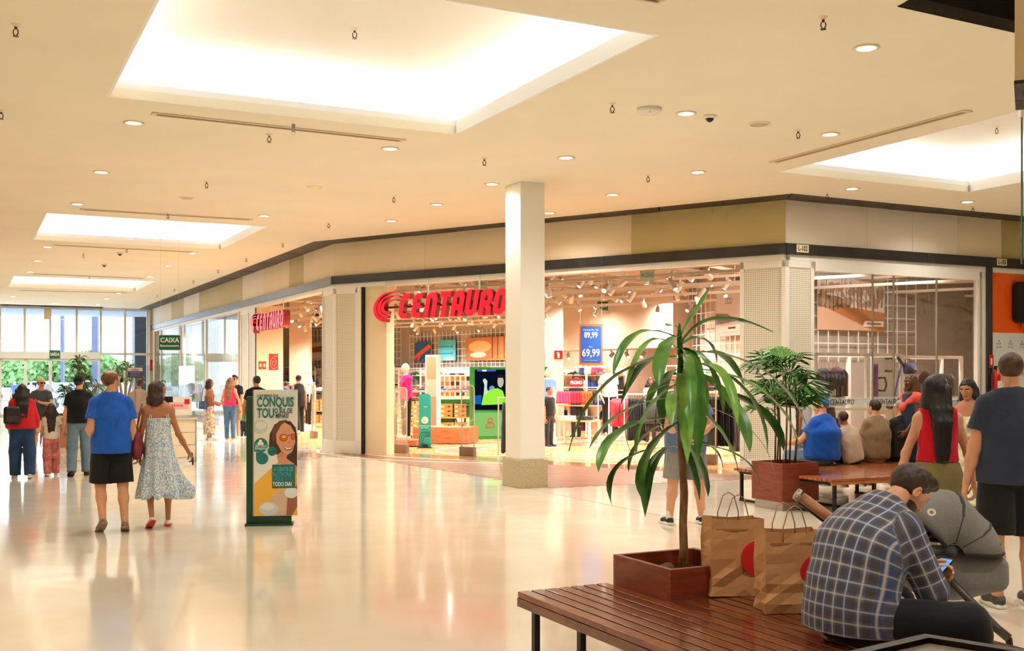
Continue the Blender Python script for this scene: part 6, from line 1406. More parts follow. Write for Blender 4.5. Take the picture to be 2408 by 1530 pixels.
# plants near the entrance
def tuft(base, pts, lab, nleaf, Lr, seed):
    t = thing('entrance_plant', lab, 'plant', base); r2_ = random.Random(seed)
    for p in pts:
        MB().tube([(0, 0, .7), Vector(p)*.5+Vector((0, 0, .35)), p], .035, 6).build('branch', mat('pale_bark', (150, 132, 110), .8), t)
        mb = MB()
        for i in range(nleaf):
            a = r2_.uniform(0, 6.28); e = Vector((math.cos(a), math.sin(a), r2_.uniform(-.7, 1.1))).normalized(); L = Lr*r2_.uniform(.7, 1.1); sd = e.orthogonal().normalized()*.022; q = Vector(p)-Vector((0, 0, r2_.uniform(0, .35))); mb.add([q, q+e*L*.5-sd, q+e*L*.5+sd, q+e*L-Vector((0, 0, L*.4))], [(0, 1, 2), (1, 3, 2)])
        mb.build('leaf_tuft', M_leaf[1], t, kind='stuff')
    return t
pb = u2(at(185, 900, 26.5)); px_ = thing('wooden_planter', 'tall wooden planter at the entrance behind the man in black', 'planter', pb, RZB); MB().box(-.45, .45, -.3, .3, 0, .78).build('box', mat('dull_wood', (170, 112, 74), .5, var=.1), px_); MB().box(-.47, .47, -.32, .32, .78, .81).build('rim', M_dark, px_)
tuft(pb+Vector((0, 0, .02)), [(0, 0, 2.15), (-.32, 0, 1.45), (.45, .1, 1.5), (.15, 0, 1.75), (.1, -.1, 1.35)], 'spiky branched plant growing in the wooden planter at the entrance', 60, .32, 3)
pb2 = u2(at(292, 900, 30)); pz = thing('floor_pot', 'grey pot behind the cashier booth', 'planter', pb2); MB().lathe([(.2, 0), (.27, .5), (.25, .5), (.22, .42), (0, .42)], 16).build('pot', mat('grey_pot', (120, 118, 116), .6), pz, True)
tuft(pb2+Vector((0, 0, .0)), [(-.18, 0, 2.0), (.1, 0, 2.1), (.3, 0, 1.95)], 'small palm in a grey pot behind the cashier booth', 26, .34, 5)
# ================================================================ bags on the bench
M_kraft = mat('kraft_paper', (196, 146, 98), .75, var=.08, vs=6, bump=.5, bs=9); M_kraftd = mat('kraft_dark', (166, 116, 74), .75)
def bag(loc, rz, w_, d_, h_, lab, seed, lean=0):
    t = thing('paper_bag', lab, 'paper bag', loc, rz, 'kraft paper shopping bags'); r2_ = random.Random(seed); N = 9; rows = 9; vs = []; ring = []
    per = [(-1, -1), (-.5, -1), (0, -1), (.5, -1), (1, -1), (1, 0), (1, 1), (.5, 1), (0, 1), (-.5, 1), (-1, 1), (-1, 0)]
    for i in range(rows):
        z = i/(rows-1); 
        for (x, y) in per:
            pin = 1-.12*z if abs(y) < .5 else 1; bl_ = 1-.18*z if abs(x) < .6 and abs(y) > .5 else 1-.10*z
            cr = .012*r2_.uniform(-1, 1)*(1.6 if .05 < z < .4 else .6 if z < 1 else .2)
            vs.append((x*w_/2*pin*(.97 if y else .9)+cr, y*d_/2*bl_+cr*.8, z*h_+(.004*r2_.uniform(-1, 1) if 0 < i < rows-1 else 0)+(.01*abs(x) if i == rows-1 else 0)))
    n = len(per); mb = MB(); mb.add(vs, [(i*n+j, i*n+(j+1) % n, (i+1)*n+(j+1) % n, (i+1)*n+j) for i in range(rows-1) for j in range(n)]+[tuple(reversed(range(n)))]); o = mb.build('paper', M_kraft, t); s_ = o.modifiers.new('s', 'SOLIDIFY'); s_.thickness = .0015
    rm = MB(); zz = h_-.05; rm.box(-w_*.40, w_*.40, -d_*.41-.004, -d_*.41, zz-.012, zz); rm.build('fold_line', M_kraftd, t)
    for y, nm in ((-d_*.40, 'handle'), (d_*.40, 'handle')): MB().tube([(-.065, y, h_-.05), (-.064, y, h_+.03), (-.035, y, h_+.125), (0, y, h_+.145), (.035, y, h_+.125), (.064, y, h_+.03), (.065, y, h_-.05)], .0035, 6).build(nm, mat('twisted_paper', (186, 140, 92), .8), t, True)
    mb = MB(); rr = .098; yy = lambda x, z: -d_/2*(1-.10*(z/h_))-.008
    c0_ = (w_/2-.045, h_*.50); poly = [p for p in circ(c0_[0], c0_[1], rr, rr, 26) if p[0] < w_/2*.93]; mb.prism(poly, -d_/2-.002, -d_/2+.012); o = mb.build('red_disc', mat('bag_red', (206, 26, 30), .6), t); mb = MB(); cx_ = c0_[0]+.01
    mb.prism([(cx_-.012, h_*.52-.05), (cx_+.02, h_*.52-.05), (cx_+.02, h_*.52+.055), (cx_-.002, h_*.52+.055), (cx_-.03, h_*.52+.03), (cx_-.012, h_*.52+.025)], -d_/2-.004, -d_/2); mb.build('white_numeral', mat('bag_tan', (206, 156, 108), .7), t)
    t.rotation_euler[1] = lean; return t
q = atz(1755, 1400, BT); bag(Vector((q.x-.08, q.y+.05, BT+.003)), R(12), .33, .17, .43, 'left kraft bag, standing beside the planter', 3, .03)
q = atz(1862, 1432, BT); bag(Vector((q.x-.02, q.y-.02, BT+.003)), R(8), .34, .19, .42, 'right kraft bag, nearer, partly behind the plaid shirt', 8, .0)
# ================================================================ stroller
ST = Vector((2.50, 6.15, 0)); st = thing('baby_stroller', 'grey fabric baby stroller with canopy beside the seated man', 'stroller', ST, 0)
M_fb = mat('stroller_grey', (128, 126, 124), .9, var=.10, vs=120, bump=.5, bs=300, sheen=.2); M_fbd = mat('stroller_dark', (52, 52, 54), .8)
Lc = lambda u, v, d: at(u, v, d)-ST
def canopy():
    piv = Lc(2235, 1298, 5.86); W_ = .46; mb = MB(); n = 15; m_ = 9; vs = []
    prof = [(2133, 1212), (2150, 1188), (2178, 1168), (2215, 1155), (2240, 1158), (2262, 1175), (2285, 1200), (2312, 1225), (2330, 1255), (2345, 1295)]
    for i, (u, v) in enumerate(prof):
        e = Lc(u, v, 6.08)
        for j in range(m_+1):
            f = j/m_; a = math.pi*f; y = -math.cos(a)*.24; lift = math.sin(a)**.55
            p = piv.lerp(e, .18+.82*lift); p = Vector((p.x, y+(6.08-6.15)+.0, p.z)); vs.append(p)
    k = m_+1; mb.add(vs, [(i*k+j, i*k+j+1, (i+1)*k+j+1, (i+1)*k+j) for i in range(len(prof)-1) for j in range(m_)]); o = mb.build('canopy', M_fb, st, True); s_ = o.modifiers.new('s', 'SOLIDIFY'); s_.thickness = .012
    for i in (0, 4, 7, 9): MB().tube([vs[i*k+j]+Vector((0, 0, .004)) for j in range(m_+1)], .0135, 6).build('canopy_seam', M_fbd if i in (0, 9) else mat('stroller_seam', (70, 68, 67), .9), o, True)
    return o
cn = canopy()
f = uni([ell(Lc(2228, 1335, 6.1)+Vector((.0, .0, -.01)), (.285, .215, .165)), rbox(Lc(2236, 1338, 6.1), (.255, .20, .10), .06)], .05); f = cut(f, Lc(2240, 1290, 6.1), (0, 0, 1)); f = wrinkle(f, .002, 1)
bs_ = sdf_obj('bassinet', f, .014, M_fb, st); MB().tube([Lc(2110, 1300, 5.88), Lc(2180, 1301, 5.87), Lc(2240, 1300, 5.87), Lc(2300, 1292, 5.88), Lc(2350, 1280, 5.92)], .012, 8).build('rim_tube', M_fbd, st, True)
MB().lathe([(0, -.02), (.032, -.018), (.034, .0), (.03, .014), (0, .018)], 20, M=Matrix.Translation(Lc(2236, 1296, 5.84)) @ Matrix.Rotation(R(90), 4, 'X')).build('hinge_disc', M_fbd, st, True)
MB().lathe([(0, -.02), (.036, -.018), (.038, .0), (.03, .014), (0, .018)], 20, M=Matrix.Translation(Lc(2182, 1306, 5.83)) @ Matrix.Rotation(R(90), 4, 'X')).build('hinge_disc', M_fbd, st, True)
mb = MB(); o_ = circ(0, 0, .024, .020, 20); i_ = circ(0, 0, .012, .010, 20); M = Matrix.Translation(Lc(2190, 1204, 5.80)) @ Matrix.Rotation(R(-18), 4, 'X')
mb.add([M @ Vector((x, -.004, z)) for x, z in o_+i_], [(k, (k+1) % 20, 20+(k+1) % 20, 20+k) for k in range(20)]); mb.build('ring_badge', mat('badge_cream', (226, 220, 206), .5), cn)
MB().tube([Lc(1872, 1160, 6.15), Lc(1880, 1165, 6.15)], [.034, .036], 14).build('handle_cap', M_metal, st, True); MB().tube([Lc(1885, 1168, 6.15), Lc(1945, 1212, 6.12), Lc(1990, 1250, 6.1)], .030, 12).build('handle_grip', mat('tan_leather', (176, 122, 88), .5), st, True)
MB().tube([Lc(1880, 1178, 6.2), Lc(1990, 1262, 6.15), Lc(2110, 1330, 6.1), Lc(2180, 1305, 5.95)], .016, 8).build('push_bar', M_black, st, True)
MB().tube([Lc(2182, 1310, 6.0), Lc(2270, 1400, 5.8), Lc(2345, 1478, 5.7), Lc(2372, 1500, 5.68)], [.02, .022, .024, .024], 10).build('front_leg', mat('leg_graphite', (82, 78, 74), .4, .4), st, True); MB().tube([Lc(2182, 1310, 6.1), Vector((-.5, .2, .14))], .018, 8).build('rear_leg', M_dark, st, True)
def wheel(c, r_, nm):
    w_ = MB(); w_.tube([(c.x+(r_-.02)*math.cos(a), c.y, c.z+(r_-.02)*math.sin(a)) for a in np.linspace(0, 6.283, 25)], .02, 8); o = w_.build(nm, M_black, st, True); MB().lathe([(0, -.02), (.05, -.02), (.05, .02), (0, .02)], 12, M=Matrix.Translation(c) @ Matrix.Rotation(R(90), 4, 'X')).build('hub', M_dark, o)
e_ = Lc(2385, 1515, 5.7); wheel(Vector((e_.x, e_.y, .11)), .11, 'front_wheel'); wheel(Vector((e_.x, e_.y+.42, .11)), .11, 'front_wheel'); wheel(Vector((-.5, -.05, .15)), .15, 'rear_wheel'); wheel(Vector((-.5, .45, .15)), .15, 'rear_wheel')
MB().tube([Vector((e_.x, e_.y, .12)), Lc(2372, 1500, 5.68)], .018, 8).build('fork', M_dark, st); MB().tube([Vector((-.5, -.05, .15)), Vector((-.5, .45, .15))], .012, 8).build('axle', M_dark, st)
# ================================================================ dark lid in the lower right corner
zt_ = .78; c = atz(2175, 1489, zt_); l = atz(1960, 1538, zt_); r2 = atz(2440, 1531, zt_); bin_ = thing('waste_bin', 'dark grey bin with a sloping beige reflection-toned lid cut by the bottom edge, lower right', 'bin', (c.x, c.y, 0))
P_ = [Vector(p)-Vector((c.x, c.y, 0)) for p in (c, l, l+Vector((.05, -.5, 0)), r2+Vector((.0, -.5, 0)), r2)]; M_bin = mat('bin_grey', (72, 68, 64), .5, bump=.2, bs=120)
MB().slab([p[:2] for p in P_], 0, zt_-.03).build('body', M_bin, bin_); 
def inset(P_, e): cc = sum(P_, Vector())/len(P_); return [p+(cc-p)*e for p in P_]
Q = inset(P_, .14); mb = MB(); n = 5; mb.add([(p.x, p.y, zt_) for p in P_]+[(p.x, p.y, zt_) for p in Q]+[(p.x, p.y, zt_-.03) for p in P_], [(i, (i+1) % n, n+(i+1) % n, n+i) for i in range(n)]+[(i, 2*n+i, 2*n+(i+1) % n, (i+1) % n) for i in range(n)]); mb.build('rim', M_bin, bin_)
mb = MB(); Q2 = [Vector((p.x, p.y, zt_-.02)) for p in Q]; mb.slab([p[:2] for p in Q2], zt_-.025, zt_-.02); mb.build('lid_reflection_panel', mat('lid_reflection_olive', (118, 108, 84), .35), bin_)  # inset panel whose colour stands in for a yellowish reflection on the lid
# ================================================================ kiosk at the right
kp = u2(at(2272, 900, 13.3)); ks = thing('wooden_kiosk', 'slatted wooden juice kiosk with a black base behind the couple', 'kiosk', kp, RZB); Wk = .8; zk = EYE-(1058-885)/FP*13.3
MB().box(0, Wk, .02, .55, .12, zk-.05).build('carcass', mat('kiosk_wood', (190, 130, 84), .5), ks); MB().box(.02, Wk, .05, .55, 0, .12).build('black_base', M_black, ks); MB().box(-.02, Wk+.02, -.02, .6, zk-.05, zk).build('counter_top', M_black, ks)
for i in range(16): MB().box(i*.05, i*.05+.042, 0, .02, .12, zk-.14).build('slat', M_birch if False else mat('kiosk_slat', (202, 142, 92), .5, var=.1), ks)
text('MADEIRA', M_dark, ks, (.16, -.012, zk-.10), .085, bold=.002); 
for i, (c, nm) in enumerate((((250, 200, 30), 'yellow'), ((240, 236, 226), 'white'), ((220, 40, 40), 'red'), ((250, 160, 40), 'orange'))):
    t = thing('juice_cup', nm+' cup standing on the wooden kiosk', 'cup', (kp.x+.1+.13*i, kp.y+.15, zk), 0, 'cups on the kiosk'); MB().lathe([(.03, 0), (.042, .12), (.038, .12), (.028, .01), (0, .01)], 12).build('cup', mat('cup_%d_%d_%d' % c, c, .4), t, True); MB().tube([(0, 0, .02), (.02, 0, .19)], .004, 5).build('straw', M_white, t)
# extinguisher by the dark post
q = Bw(bu(2326)-.02, .17); t = thing('fire_extinguisher', 'red fire extinguisher on the dark post beside the orange shop', 'extinguisher', (q.x, q.y, 1.32), RZB); M_red = mat('extinguisher_red', (196, 20, 22), .25)
MB().lathe([(0, 0), (.075, .005), (.08, .03), (.08, .40), (.06, .46), (.025, .49), (.025, .52), (0, .52)], 18).build('cylinder', M_red, t, True); MB().box(-.03, .03, -.02, .02, .52, .58).build('valve', M_dark, t); MB().tube([(-.02, 0, .55), (-.09, 0, .50), (-.10, -.01, .3), (-.095, -.02, .12)], .011, 6).build('hose', M_black, t, True); MB().box(-.05, .05, -.083, -.078, .14, .30).build('label', M_white, t); MB().box(-.03, .03, .07, .125, .2, .3).build('wall_bracket', M_dark, t)
q = Bw(bu(2326)-.02, .06); t = thing('extinguisher_sign', 'small red extinguisher sign on the dark post', 'sign', (q.x, q.y, EYE+(885-849)/FP*20.4), RZB); MB().box(-.055, .055, -.008, 0, -.12, .12).build('plate', MT['sign_red'], t); MB().prism(rrect(-.022, .022, -.07, .06, .02), -.011, -.009).build('symbol', M_white, t)
# ================================================================ advertising totem
td = 12.45; tl = at(583, 900, td); q = u2(at(595, 900, td)); tt = thing('advertising_totem', 'green-framed advertising totem with a smiling woman in sunglasses', 'totem', q, R(8)); M_tg = mat('totem_green', (16, 70, 52), .3)
X = lambda u: (u-595)/FP*td*1.0; Z = lambda v: EYE+(885-v)/FP*td
MB().box(X(580), X(597), -.02, .10, .02, Z(932)).build('side_post', M_tg, tt, bevel=.003); MB().box(X(578), X(688), -.10, .16, 0, .022).build('foot_plate', M_tg, tt); MB().box(X(590), X(684), -.01, .06, .022, Z(1200)).build('lower_board', M_tg, tt)
MB().box(X(597), X(698), -.045, .02, Z(1212), Z(916)).build('panel', mat('totem_white', (234, 232, 226), .35), tt); pan = [o for o in bpy.data.objects if o.parent == tt and o.name.startswith('panel')][0]; MB().box(X(595.5), X(598), -.05, .025, Z(1212), Z(916)).build('edge_trim', M_metal, tt)
yk = [0]
PX0, PX1, PZ0, PZ1 = X(597.5), X(697.5), Z(1211), Z(917)
def cl(P):      # clip polygon to the poster
    for ax, lim, sg in ((0, PX0, 1), (0, PX1, -1), (1, PZ0, 1), (1, PZ1, -1)):
        o = []
        for i in range(len(P)):
            a, b_ = P[i-1], P[i]; ia, ib = (a[ax]-lim)*sg >= 0, (b_[ax]-lim)*sg >= 0
            if ia != ib: t = (lim-a[ax])/(b_[ax]-a[ax]); o.append((a[0]+(b_[0]-a[0])*t, a[1]+(b_[1]-a[1])*t))
            if ib: o.append(b_)
        P = o
        if len(P) < 3: return None
    return P
def pr_(P, c, nm='print', raw=False, gl=.4):
    P = P if raw else [(X(597+(x-120)*.3137), Z(916+(y-880)*.3137)) for x, y in P]       # crop pixels of the poster close-up
    P = cl(P)
    if P: yk[0] += 1; MB().prism(P, -.0455-yk[0]*.00022, -.044).build(nm, mat('pr_%d_%d_%d' % c, c, gl), pan)
# close-up coordinates: u = 597+(x-120)*.3137 ; v = 916+(y-880)*.3137
el = lambda cx, cy, rx, ry, n=24: [(cx+rx*math.cos(6.283*i/n), cy+ry*math.sin(6.283*i/n)) for i in range(n)]
U = lambda u, v: ((u-597)/.3137+120, (v-916)/.3137+880)
uv = lambda L: [U(*p) for p in L]
pr_(uv([(597, 995), (640, 1010), (698, 1040), (698, 1212), (597, 1212)]), (240, 232, 214)); pr_(uv(el(680, 928, 20, 14)), (222, 228, 224), 'petal'); pr_(uv(el(612, 1003, 18, 17)), (206, 210, 208), 'petal'); pr_(uv(el(614, 1000, 12, 9)), (226, 228, 226), 'petal')
pr_(uv([(597, 1110), (640, 1075), (698, 1090), (698, 1212), (597, 1212)]), (236, 180, 60), 'yellow_cloth'); pr_(uv([(597, 1060), (640, 1050), (660, 1080), (600, 1135), (597, 1140)]), (238, 236, 232), 'white_cloth')
pr_(uv([(632, 1050), (634, 1020), (645, 998), (662, 988), (682, 990), (694, 1005), (698, 1030), (698, 1100), (690, 1090), (660, 1075), (640, 1060)]), (70, 42, 32), 'hair_print')
pr_(uv([(648, 1010), (655, 998), (668, 993), (682, 1000), (692, 1018), (693, 1040), (686, 1062), (674, 1070), (662, 1062), (650, 1040)]), (214, 152, 118), 'face_print'); pr_(uv([(660, 1062), (674, 1070), (672, 1090), (655, 1088), (650, 1070)]), (196, 134, 102), 'neck_print')
pr_(uv([(640, 1012), (655, 990), (675, 986), (660, 1000), (648, 1022), (642, 1048)]), (104, 66, 46), 'hair_lock'); pr_(uv(el(666, 1029, 9.5, 9)), (120, 60, 30), 'glasses_frame'); pr_(uv(el(666, 1029, 8, 7.6)), (214, 92, 24), 'glasses_lens'); pr_(uv(el(667, 1026, 5.5, 3.2)), (250, 180, 40), 'glasses_glint'); pr_(uv(el(688, 1027, 5.2, 8)), (120, 60, 30), 'glasses_frame'); pr_(uv(el(688.5, 1027, 4, 6.6)), (214, 92, 24), 'glasses_lens')
pr_(uv([(674, 1023), (684, 1021), (684, 1023), (674, 1025)]), (120, 60, 30), 'glasses_bridge'); pr_(uv([(666, 1048), (678, 1053), (688, 1048), (684, 1057), (674, 1059), (668, 1055)]), (150, 60, 50), 'lips_print'); pr_(uv([(668, 1050), (678, 1053.5), (686, 1050), (682, 1055), (674, 1056.5), (669, 1053)]), (250, 248, 244), 'teeth_print'); pr_(uv([(679, 1034), (683, 1041), (678, 1042)]), (186, 118, 88), 'nose_print')
pr_(uv([(652, 1078), (668, 1070), (676, 1080), (690, 1090), (698, 1098), (698, 1115), (670, 1100)]), (206, 146, 112), 'hand_print'); pr_(uv([(633, 1200), (640, 1165), (660, 1150), (690, 1150), (694, 1190), (680, 1212), (630, 1212)]), (208, 178, 152), 'sweater_print'); pr_(uv([(676, 1155), (698, 1140), (698, 1190), (686, 1212), (672, 1212)]), (150, 92, 70), 'arm_print')
pr_(uv(el(684, 1158, 16, 13)), (222, 226, 226), 'petal'); pr_(uv(el(632, 1195, 23, 16)), (206, 208, 206), 'petal'); pr_(uv(el(630, 1190, 15, 9)), (228, 230, 228), 'petal')
pr_(uv(el(614, 1046, 16, 17)), (18, 128, 122), 'leaf_print'); pr_(uv([(598, 1046), (598, 1060), (612, 1063), (614, 1046)]), (18, 128, 122), 'leaf_print'); pr_(uv(el(640, 1060, 11, 11)), (18, 118, 114), 'leaf_print'); pr_(uv(el(617, 1077, 14, 14)), (18, 118, 114), 'leaf_print'); pr_(uv([(603, 1063), (618, 1063), (603, 1078)]), (18, 118, 114), 'leaf_print')
for a, b_ in ((613, 1036), (609.5, 1042), (616.5, 1042)): pr_(uv(el(a, b_, 3.6, 3.6, 12)), (250, 250, 248), 'clover')
pr_(uv([(640, 1092), (693, 1092), (693, 1147), (640, 1147)]), (12, 112, 112), 'teal_box', gl=.25)
yk[0] += 1; Yt = -.0455-yk[0]*.00022-.001
def tx(s_, u, v, sz, c, xs, bd=.0): text(s_, mat('pr_%d_%d_%d' % c, c, .4), pan, (X(u), Yt, Z(v)), sz, ext=.0006, xs=xs, bold=bd)
TL = (12, 122, 124); TD = (14, 70, 78)
tx('O SHOPPING QUE', 629, 930.5, .041, TD, .72, .0008); tx('CONQUIS', 647, 946, .152, TL, .60, .004); tx('TOU', 625, 972, .152, TL, .60, .004); tx('O SUL DE', 666, 966, .075, TD, .62, .0015); tx('MINAS!', 663, 978, .075, TD, .62, .0015)
tx('SerraSul', 614, 1047, .046, (250, 250, 248), .8); tx('Shopping', 614, 1053, .046, (250, 250, 248), .8)
for s_, v, c in (('A GENTE SE', 1103, (96, 176, 190)), ('ENCONTRA', 1115, (70, 160, 178)), ('AQUI,', 1126, (50, 150, 172)), ('TODO DIA!', 1138, (250, 250, 248))): tx(s_, 645+ (len(s_)*2.05), v, .066, c, .62, .0012)
# ================================================================ cashier booth
cq = atz(461, 1086, 0); cw_ = 2.35; bo = thing('cashier_booth', 'cream cashier counter with black-edged corner behind the blue-shirt couple', 'counter', cq-DB*cw_, RZB)
Zt = EYE-(980-885)/FP*22.0
for i in range(3): MB().box(0, cw_, 0, .04, .10+i*(Zt-.14)/3+.006, .10+(i+1)*(Zt-.14)/3-.006).build('front_panel', mat('counter_cream', (240, 226, 196), .4), bo); MB().box(cw_-.04, cw_, .04, 1.9, .10+i*(Zt-.14)/3+.006, .10+(i+1)*(Zt-.14)/3-.006).build('side_panel', mat('counter_cream', (240, 226, 196)), bo)
MB().box(.0, cw_-.01, .02, 1.9, 0, .1).build('plinth', M_white, bo); MB().box(-.02, cw_+.03, -.03, 1.95, Zt-.04, Zt).build('counter_top', mat('counter_top', (222, 206, 176), .3), bo); MB().box(cw_-.012, cw_+.008, -.01, .02, 0, Zt-.04).build('corner_edge', M_metal, bo)
MB().box(.05, cw_-.06, .05, 1.85, .09, .12).build('backing', M_white, bo)
MB().box(.02, cw_-.02, .03, .04, Zt, 1.92).build('plexiglass_screen', glass('plexi', (.92, .95, .97), .10), bo); MB().box(cw_-.03, cw_-.02, .03, 1.8, Zt, 1.92).build('plexiglass_screen', MT['plexi'], bo)
q = cq+DB*-.62+DA*.35; t = thing('monitor', 'black computer monitor on the cashier counter', 'monitor', (q.x, q.y, Zt), RZB+R(150)); MB().box(-.25, .25, 0, .03, .1, .42).build('display', M_black, t, bevel=.005); MB().tube([(0, .02, 0), (0, .02, .2)], .02, 8).build('stem', M_black, t); MB().box(-.12, .12, -.06, .1, 0, .012).build('foot', M_black, t)
q = cq+DB*-.22+DA*.03; t = thing('paper_notice', 'pink and white notices taped inside the counter screen', 'notice', (q.x, q.y, Zt+.05), RZB); MB().box(-.22, .14, -.004, 0, 0, .36).build('sheet', M_white, t); MB().box(-.30, .08, -.008, -.004, .12, .26).build('pink_strip', mat('notice_pink', (240, 180, 178), .6), t); text('POR FAVOR', mat('notice_red', (200, 60, 60), .6), t, (-.14, -.01, .19), .06, xs=.7); MB().box(.0, .1, -.010, -.006, .22, .32).build('red_logo', MT['sign_red'], t)
q = at(318, 876, 21.9); t = thing('booth_sign', 'purple and white notice above the cashier booth', 'sign', (q.x, q.y, q.z), RZB*.6); MB().box(-.14, .14, 0, .01, -.10, .03).build('purple_plate', mat('sign_purple', (72, 46, 110), .5), t); MB().box(-.14, .14, 0, .01, .03, .10).build('white_plate', M_white, t); text('indigo', mat('indigo_pink', (200, 50, 90), .5), t, (0, -.003, .065), .06); text('INFORMATIVO', M_white, t, (0, -.003, .0), .03); text('PAGUE AQUI O SEU', M_white, t, (0, -.003, -.04), .022); text('ESTACIONAMENTO', M_white, t, (0, -.003, -.07), .022); MB().tube([(0, .008, -.1), (0, .008, Zt-q.z+.0)], .008, 6).build('stem', M_metal, t)
q = at(399, 805, 21.9); t = thing('caixa_sign', 'green hanging sign reading CAIXA Estacionamento', 'sign', q, RZB*.2); Wc, Hc = 52/FP*21.9/2, 37/FP*21.9/2
MB().prism(rrect(-Wc, Wc, -Hc, Hc, .02), 0, .012).build('white_border', M_white, t); MB().prism(rrect(-Wc+.012, Wc-.012, -Hc+.012, Hc-.012, .015), -.003, 0).build('green_plate', mat('caixa_green', (10, 98, 74), .4), t); text('CAIXA', M_white, t, (0, -.006, .045), .13, bold=.003, xs=.95); text('Estacionamento', M_white, t, (0, -.006, -.065), .058, bold=.0015)
for x in (-Wc*.8, Wc*.8): MB().tube([(x, .006, Hc), (x, .006, ZC-q.z)], .002, 4).build('wire', mat('clear_wire', (210, 205, 196), .4), t)
# red extinguisher sign on the beige end post
q = E0+DB*.12; t = thing('wall_extinguisher_sign', 'red extinguisher sign on the beige post beyond the cashier booth', 'sign', (q.x, q.y-.1, EYE+(885-858)/FP*47.6), RZB); MB().box(-.16, .16, -.02, 0, -.24, .24).build('plate', MT['sign_red'], t); MB().prism(rrect(-.05, .05, -.14, .12, .04), -.024, -.02).build('symbol', M_white, t)
# ================================================================ outside the doors
def tree(p, h, r, lab, seed):
    t = thing('tree', lab, 'tree', p); r2_ = random.Random(seed); MB().tube([(0, 0, 0), (0, 0, h*.5)], [.18, .12], 7).build('trunk', mat('bark', (96, 78, 60), .9), t); mb = MB()
    for i in range(900):
        a, b_ = r2_.uniform(0, 6.28), math.acos(r2_.uniform(-1, 1)); q = r*r2_.uniform(.4, 1)**.5; c = Vector((math.cos(a)*math.sin(b_)*q, math.sin(a)*math.sin(b_)*q, h*.68+math.cos(b_)*q*.62)); s_ = .22; e1 = Vector((r2_.uniform(-1, 1), r2_.uniform(-1, 1), r2_.uniform(-1, 1))).normalized()*s_; e2 = e1.orthogonal().normalized()*s_; mb.add([c-e1, c+e2, c+e1, c-e2], [(0, 1, 2, 3)])
    mb.build('crown', mat('tree_leaf', (110, 150, 90), .7), t, kind='stuff')
for i, (u, d, h, r) in enumerate(((30, 78, 3.2, 1.5), (95, 92, 3.5, 1.8), (150, 85, 3.4, 1.7), (215, 96, 4.0, 2.2), (-20, 70, 3.2, 1.6), (275, 105, 3.4, 1.7), (62, 122, 4.0, 2.0))):
    p = at(u, 900, d); tree(Vector((p.x, p.y, -.12)), h, r, 'leafy green tree outside the entrance, '+['left of the cream cap man', 'behind the cream cap man', 'behind the second door leaf', 'behind the entrance plant', 'at the left picture edge', 'behind the balding man', 'farthest away at the left'][i], i)
def car(u, d, rz, c, lab):
    p = at(u, 900, d); t = thing('car', lab, 'car', (p.x, p.y, -.12), rz); M_c = mat('car_%d_%d_%d' % c, c, .25, coat=.6); mb = MB()
    mb.prism([(-2.1, .35), (2.1, .35), (2.15, .75), (1.5, .95), (-2.0, .98), (-2.15, .7)], -.85, .85); mb.build('body', M_c, t, bevel=.05); mb = MB(); mb.prism([(-1.9, .95), (1.2, .95), (.6, 1.48), (-1.5, 1.48)], -.75, .75); mb.build('cabin', M_c, t, bevel=.04); mb = MB(); mb.prism([(-1.7, 1.0), (.95, 1.0), (.5, 1.40), (-1.4, 1.40)], -.765, .765); mb.prism([(-1.86, 1.0), (-1.84, 1.0), (-1.5, 1.42), (-1.52, 1.42)], -.6, .6); mb.build('windows', mat('car_glass', (40, 46, 54), .08), t)
    for x in (-1.35, 1.35):
        for y in (-.8, .8): MB().lathe([(0, -.1), (.3, -.1), (.33, 0), (.3, .1), (0, .1)], 16, M=Matrix.Translation((x, y, .33)) @ Matrix.Rotation(R(90), 4, 'X')).build('wheel', M_black, t)
    for y in (-.7, .7): MB().box(-2.17, -2.12, y-.12, y+.12, .72, .86).build('tail_light', mat('tail_red', (190, 20, 24), .3), t)
car(142, 62, RZA+.3, (120, 128, 150), 'grey-blue car parked outside behind the black-shirt man'); car(100, 80, RZB, (226, 228, 232), 'white car parked outside, left of the door joint'); car(40, 84, RZB, (214, 216, 222), 'silver car parked outside at the left door'); car(200, 88, RZB, (236, 236, 238), 'white car parked outside near the entrance plant'); car(20, 70, RZB+.2, (200, 60, 60), 'red car parked outside at the left edge') if False else None
for i, (u, d, h) in enumerate(((147, 72, 7.2), (224, 66, 5.6))):
    p = at(u, 900, d); t = thing('lamp_post', ('thin' if i == 0 else 'thick dark')+' post outside the entrance', 'post', (p.x, p.y, -.12)); MB().box(-.1-.08*i, .1+.08*i, -.1, .1, 0, h).build('shaft', mat('post_blue_grey', (70, 80, 110), .5), t); 
    if i == 0: MB().box(-.6, .6, -.1, .1, h, h+.12).build('lamp_head', M_metal, t)
for i, (u0, u1, d, h, c) in enumerate(((150, 300, 120, 13, (236, 238, 240)), (-80, 8, 100, 10, (228, 232, 236)))):
    p, q = at(u0, 900, d), at(u1, 900, d+8); d_ = u2(q)-u2(p); t = thing('building', ('long pale warehouse' if i == 0 else 'pale building')+' beyond the car park, '+('right' if i == 0 else 'left'), 'building', (p.x, p.y, -.12), math.atan2(d_.y, d_.x)); MB().box(0, d_.length, 0, 10, 0, h).build('wall', mat('bld_%d' % i, c, .8), t)
    for k in range(4): MB().box(1, d_.length-1, -.05, 0, 1.5+k*h/5, 1.6+k*h/5).build('ledge', mat('ledge_grey', (180, 190, 200), .7), t)
# ================================================================ people
SK1 = (214, 158, 124); SK2 = (176, 118, 84); SK3 = (110, 72, 52); SK4 = (226, 176, 146)
BLK = (26, 22, 22); BRN = (62, 40, 28); REDB = (110, 66, 42)
AWAY = (DA.x, DA.y)
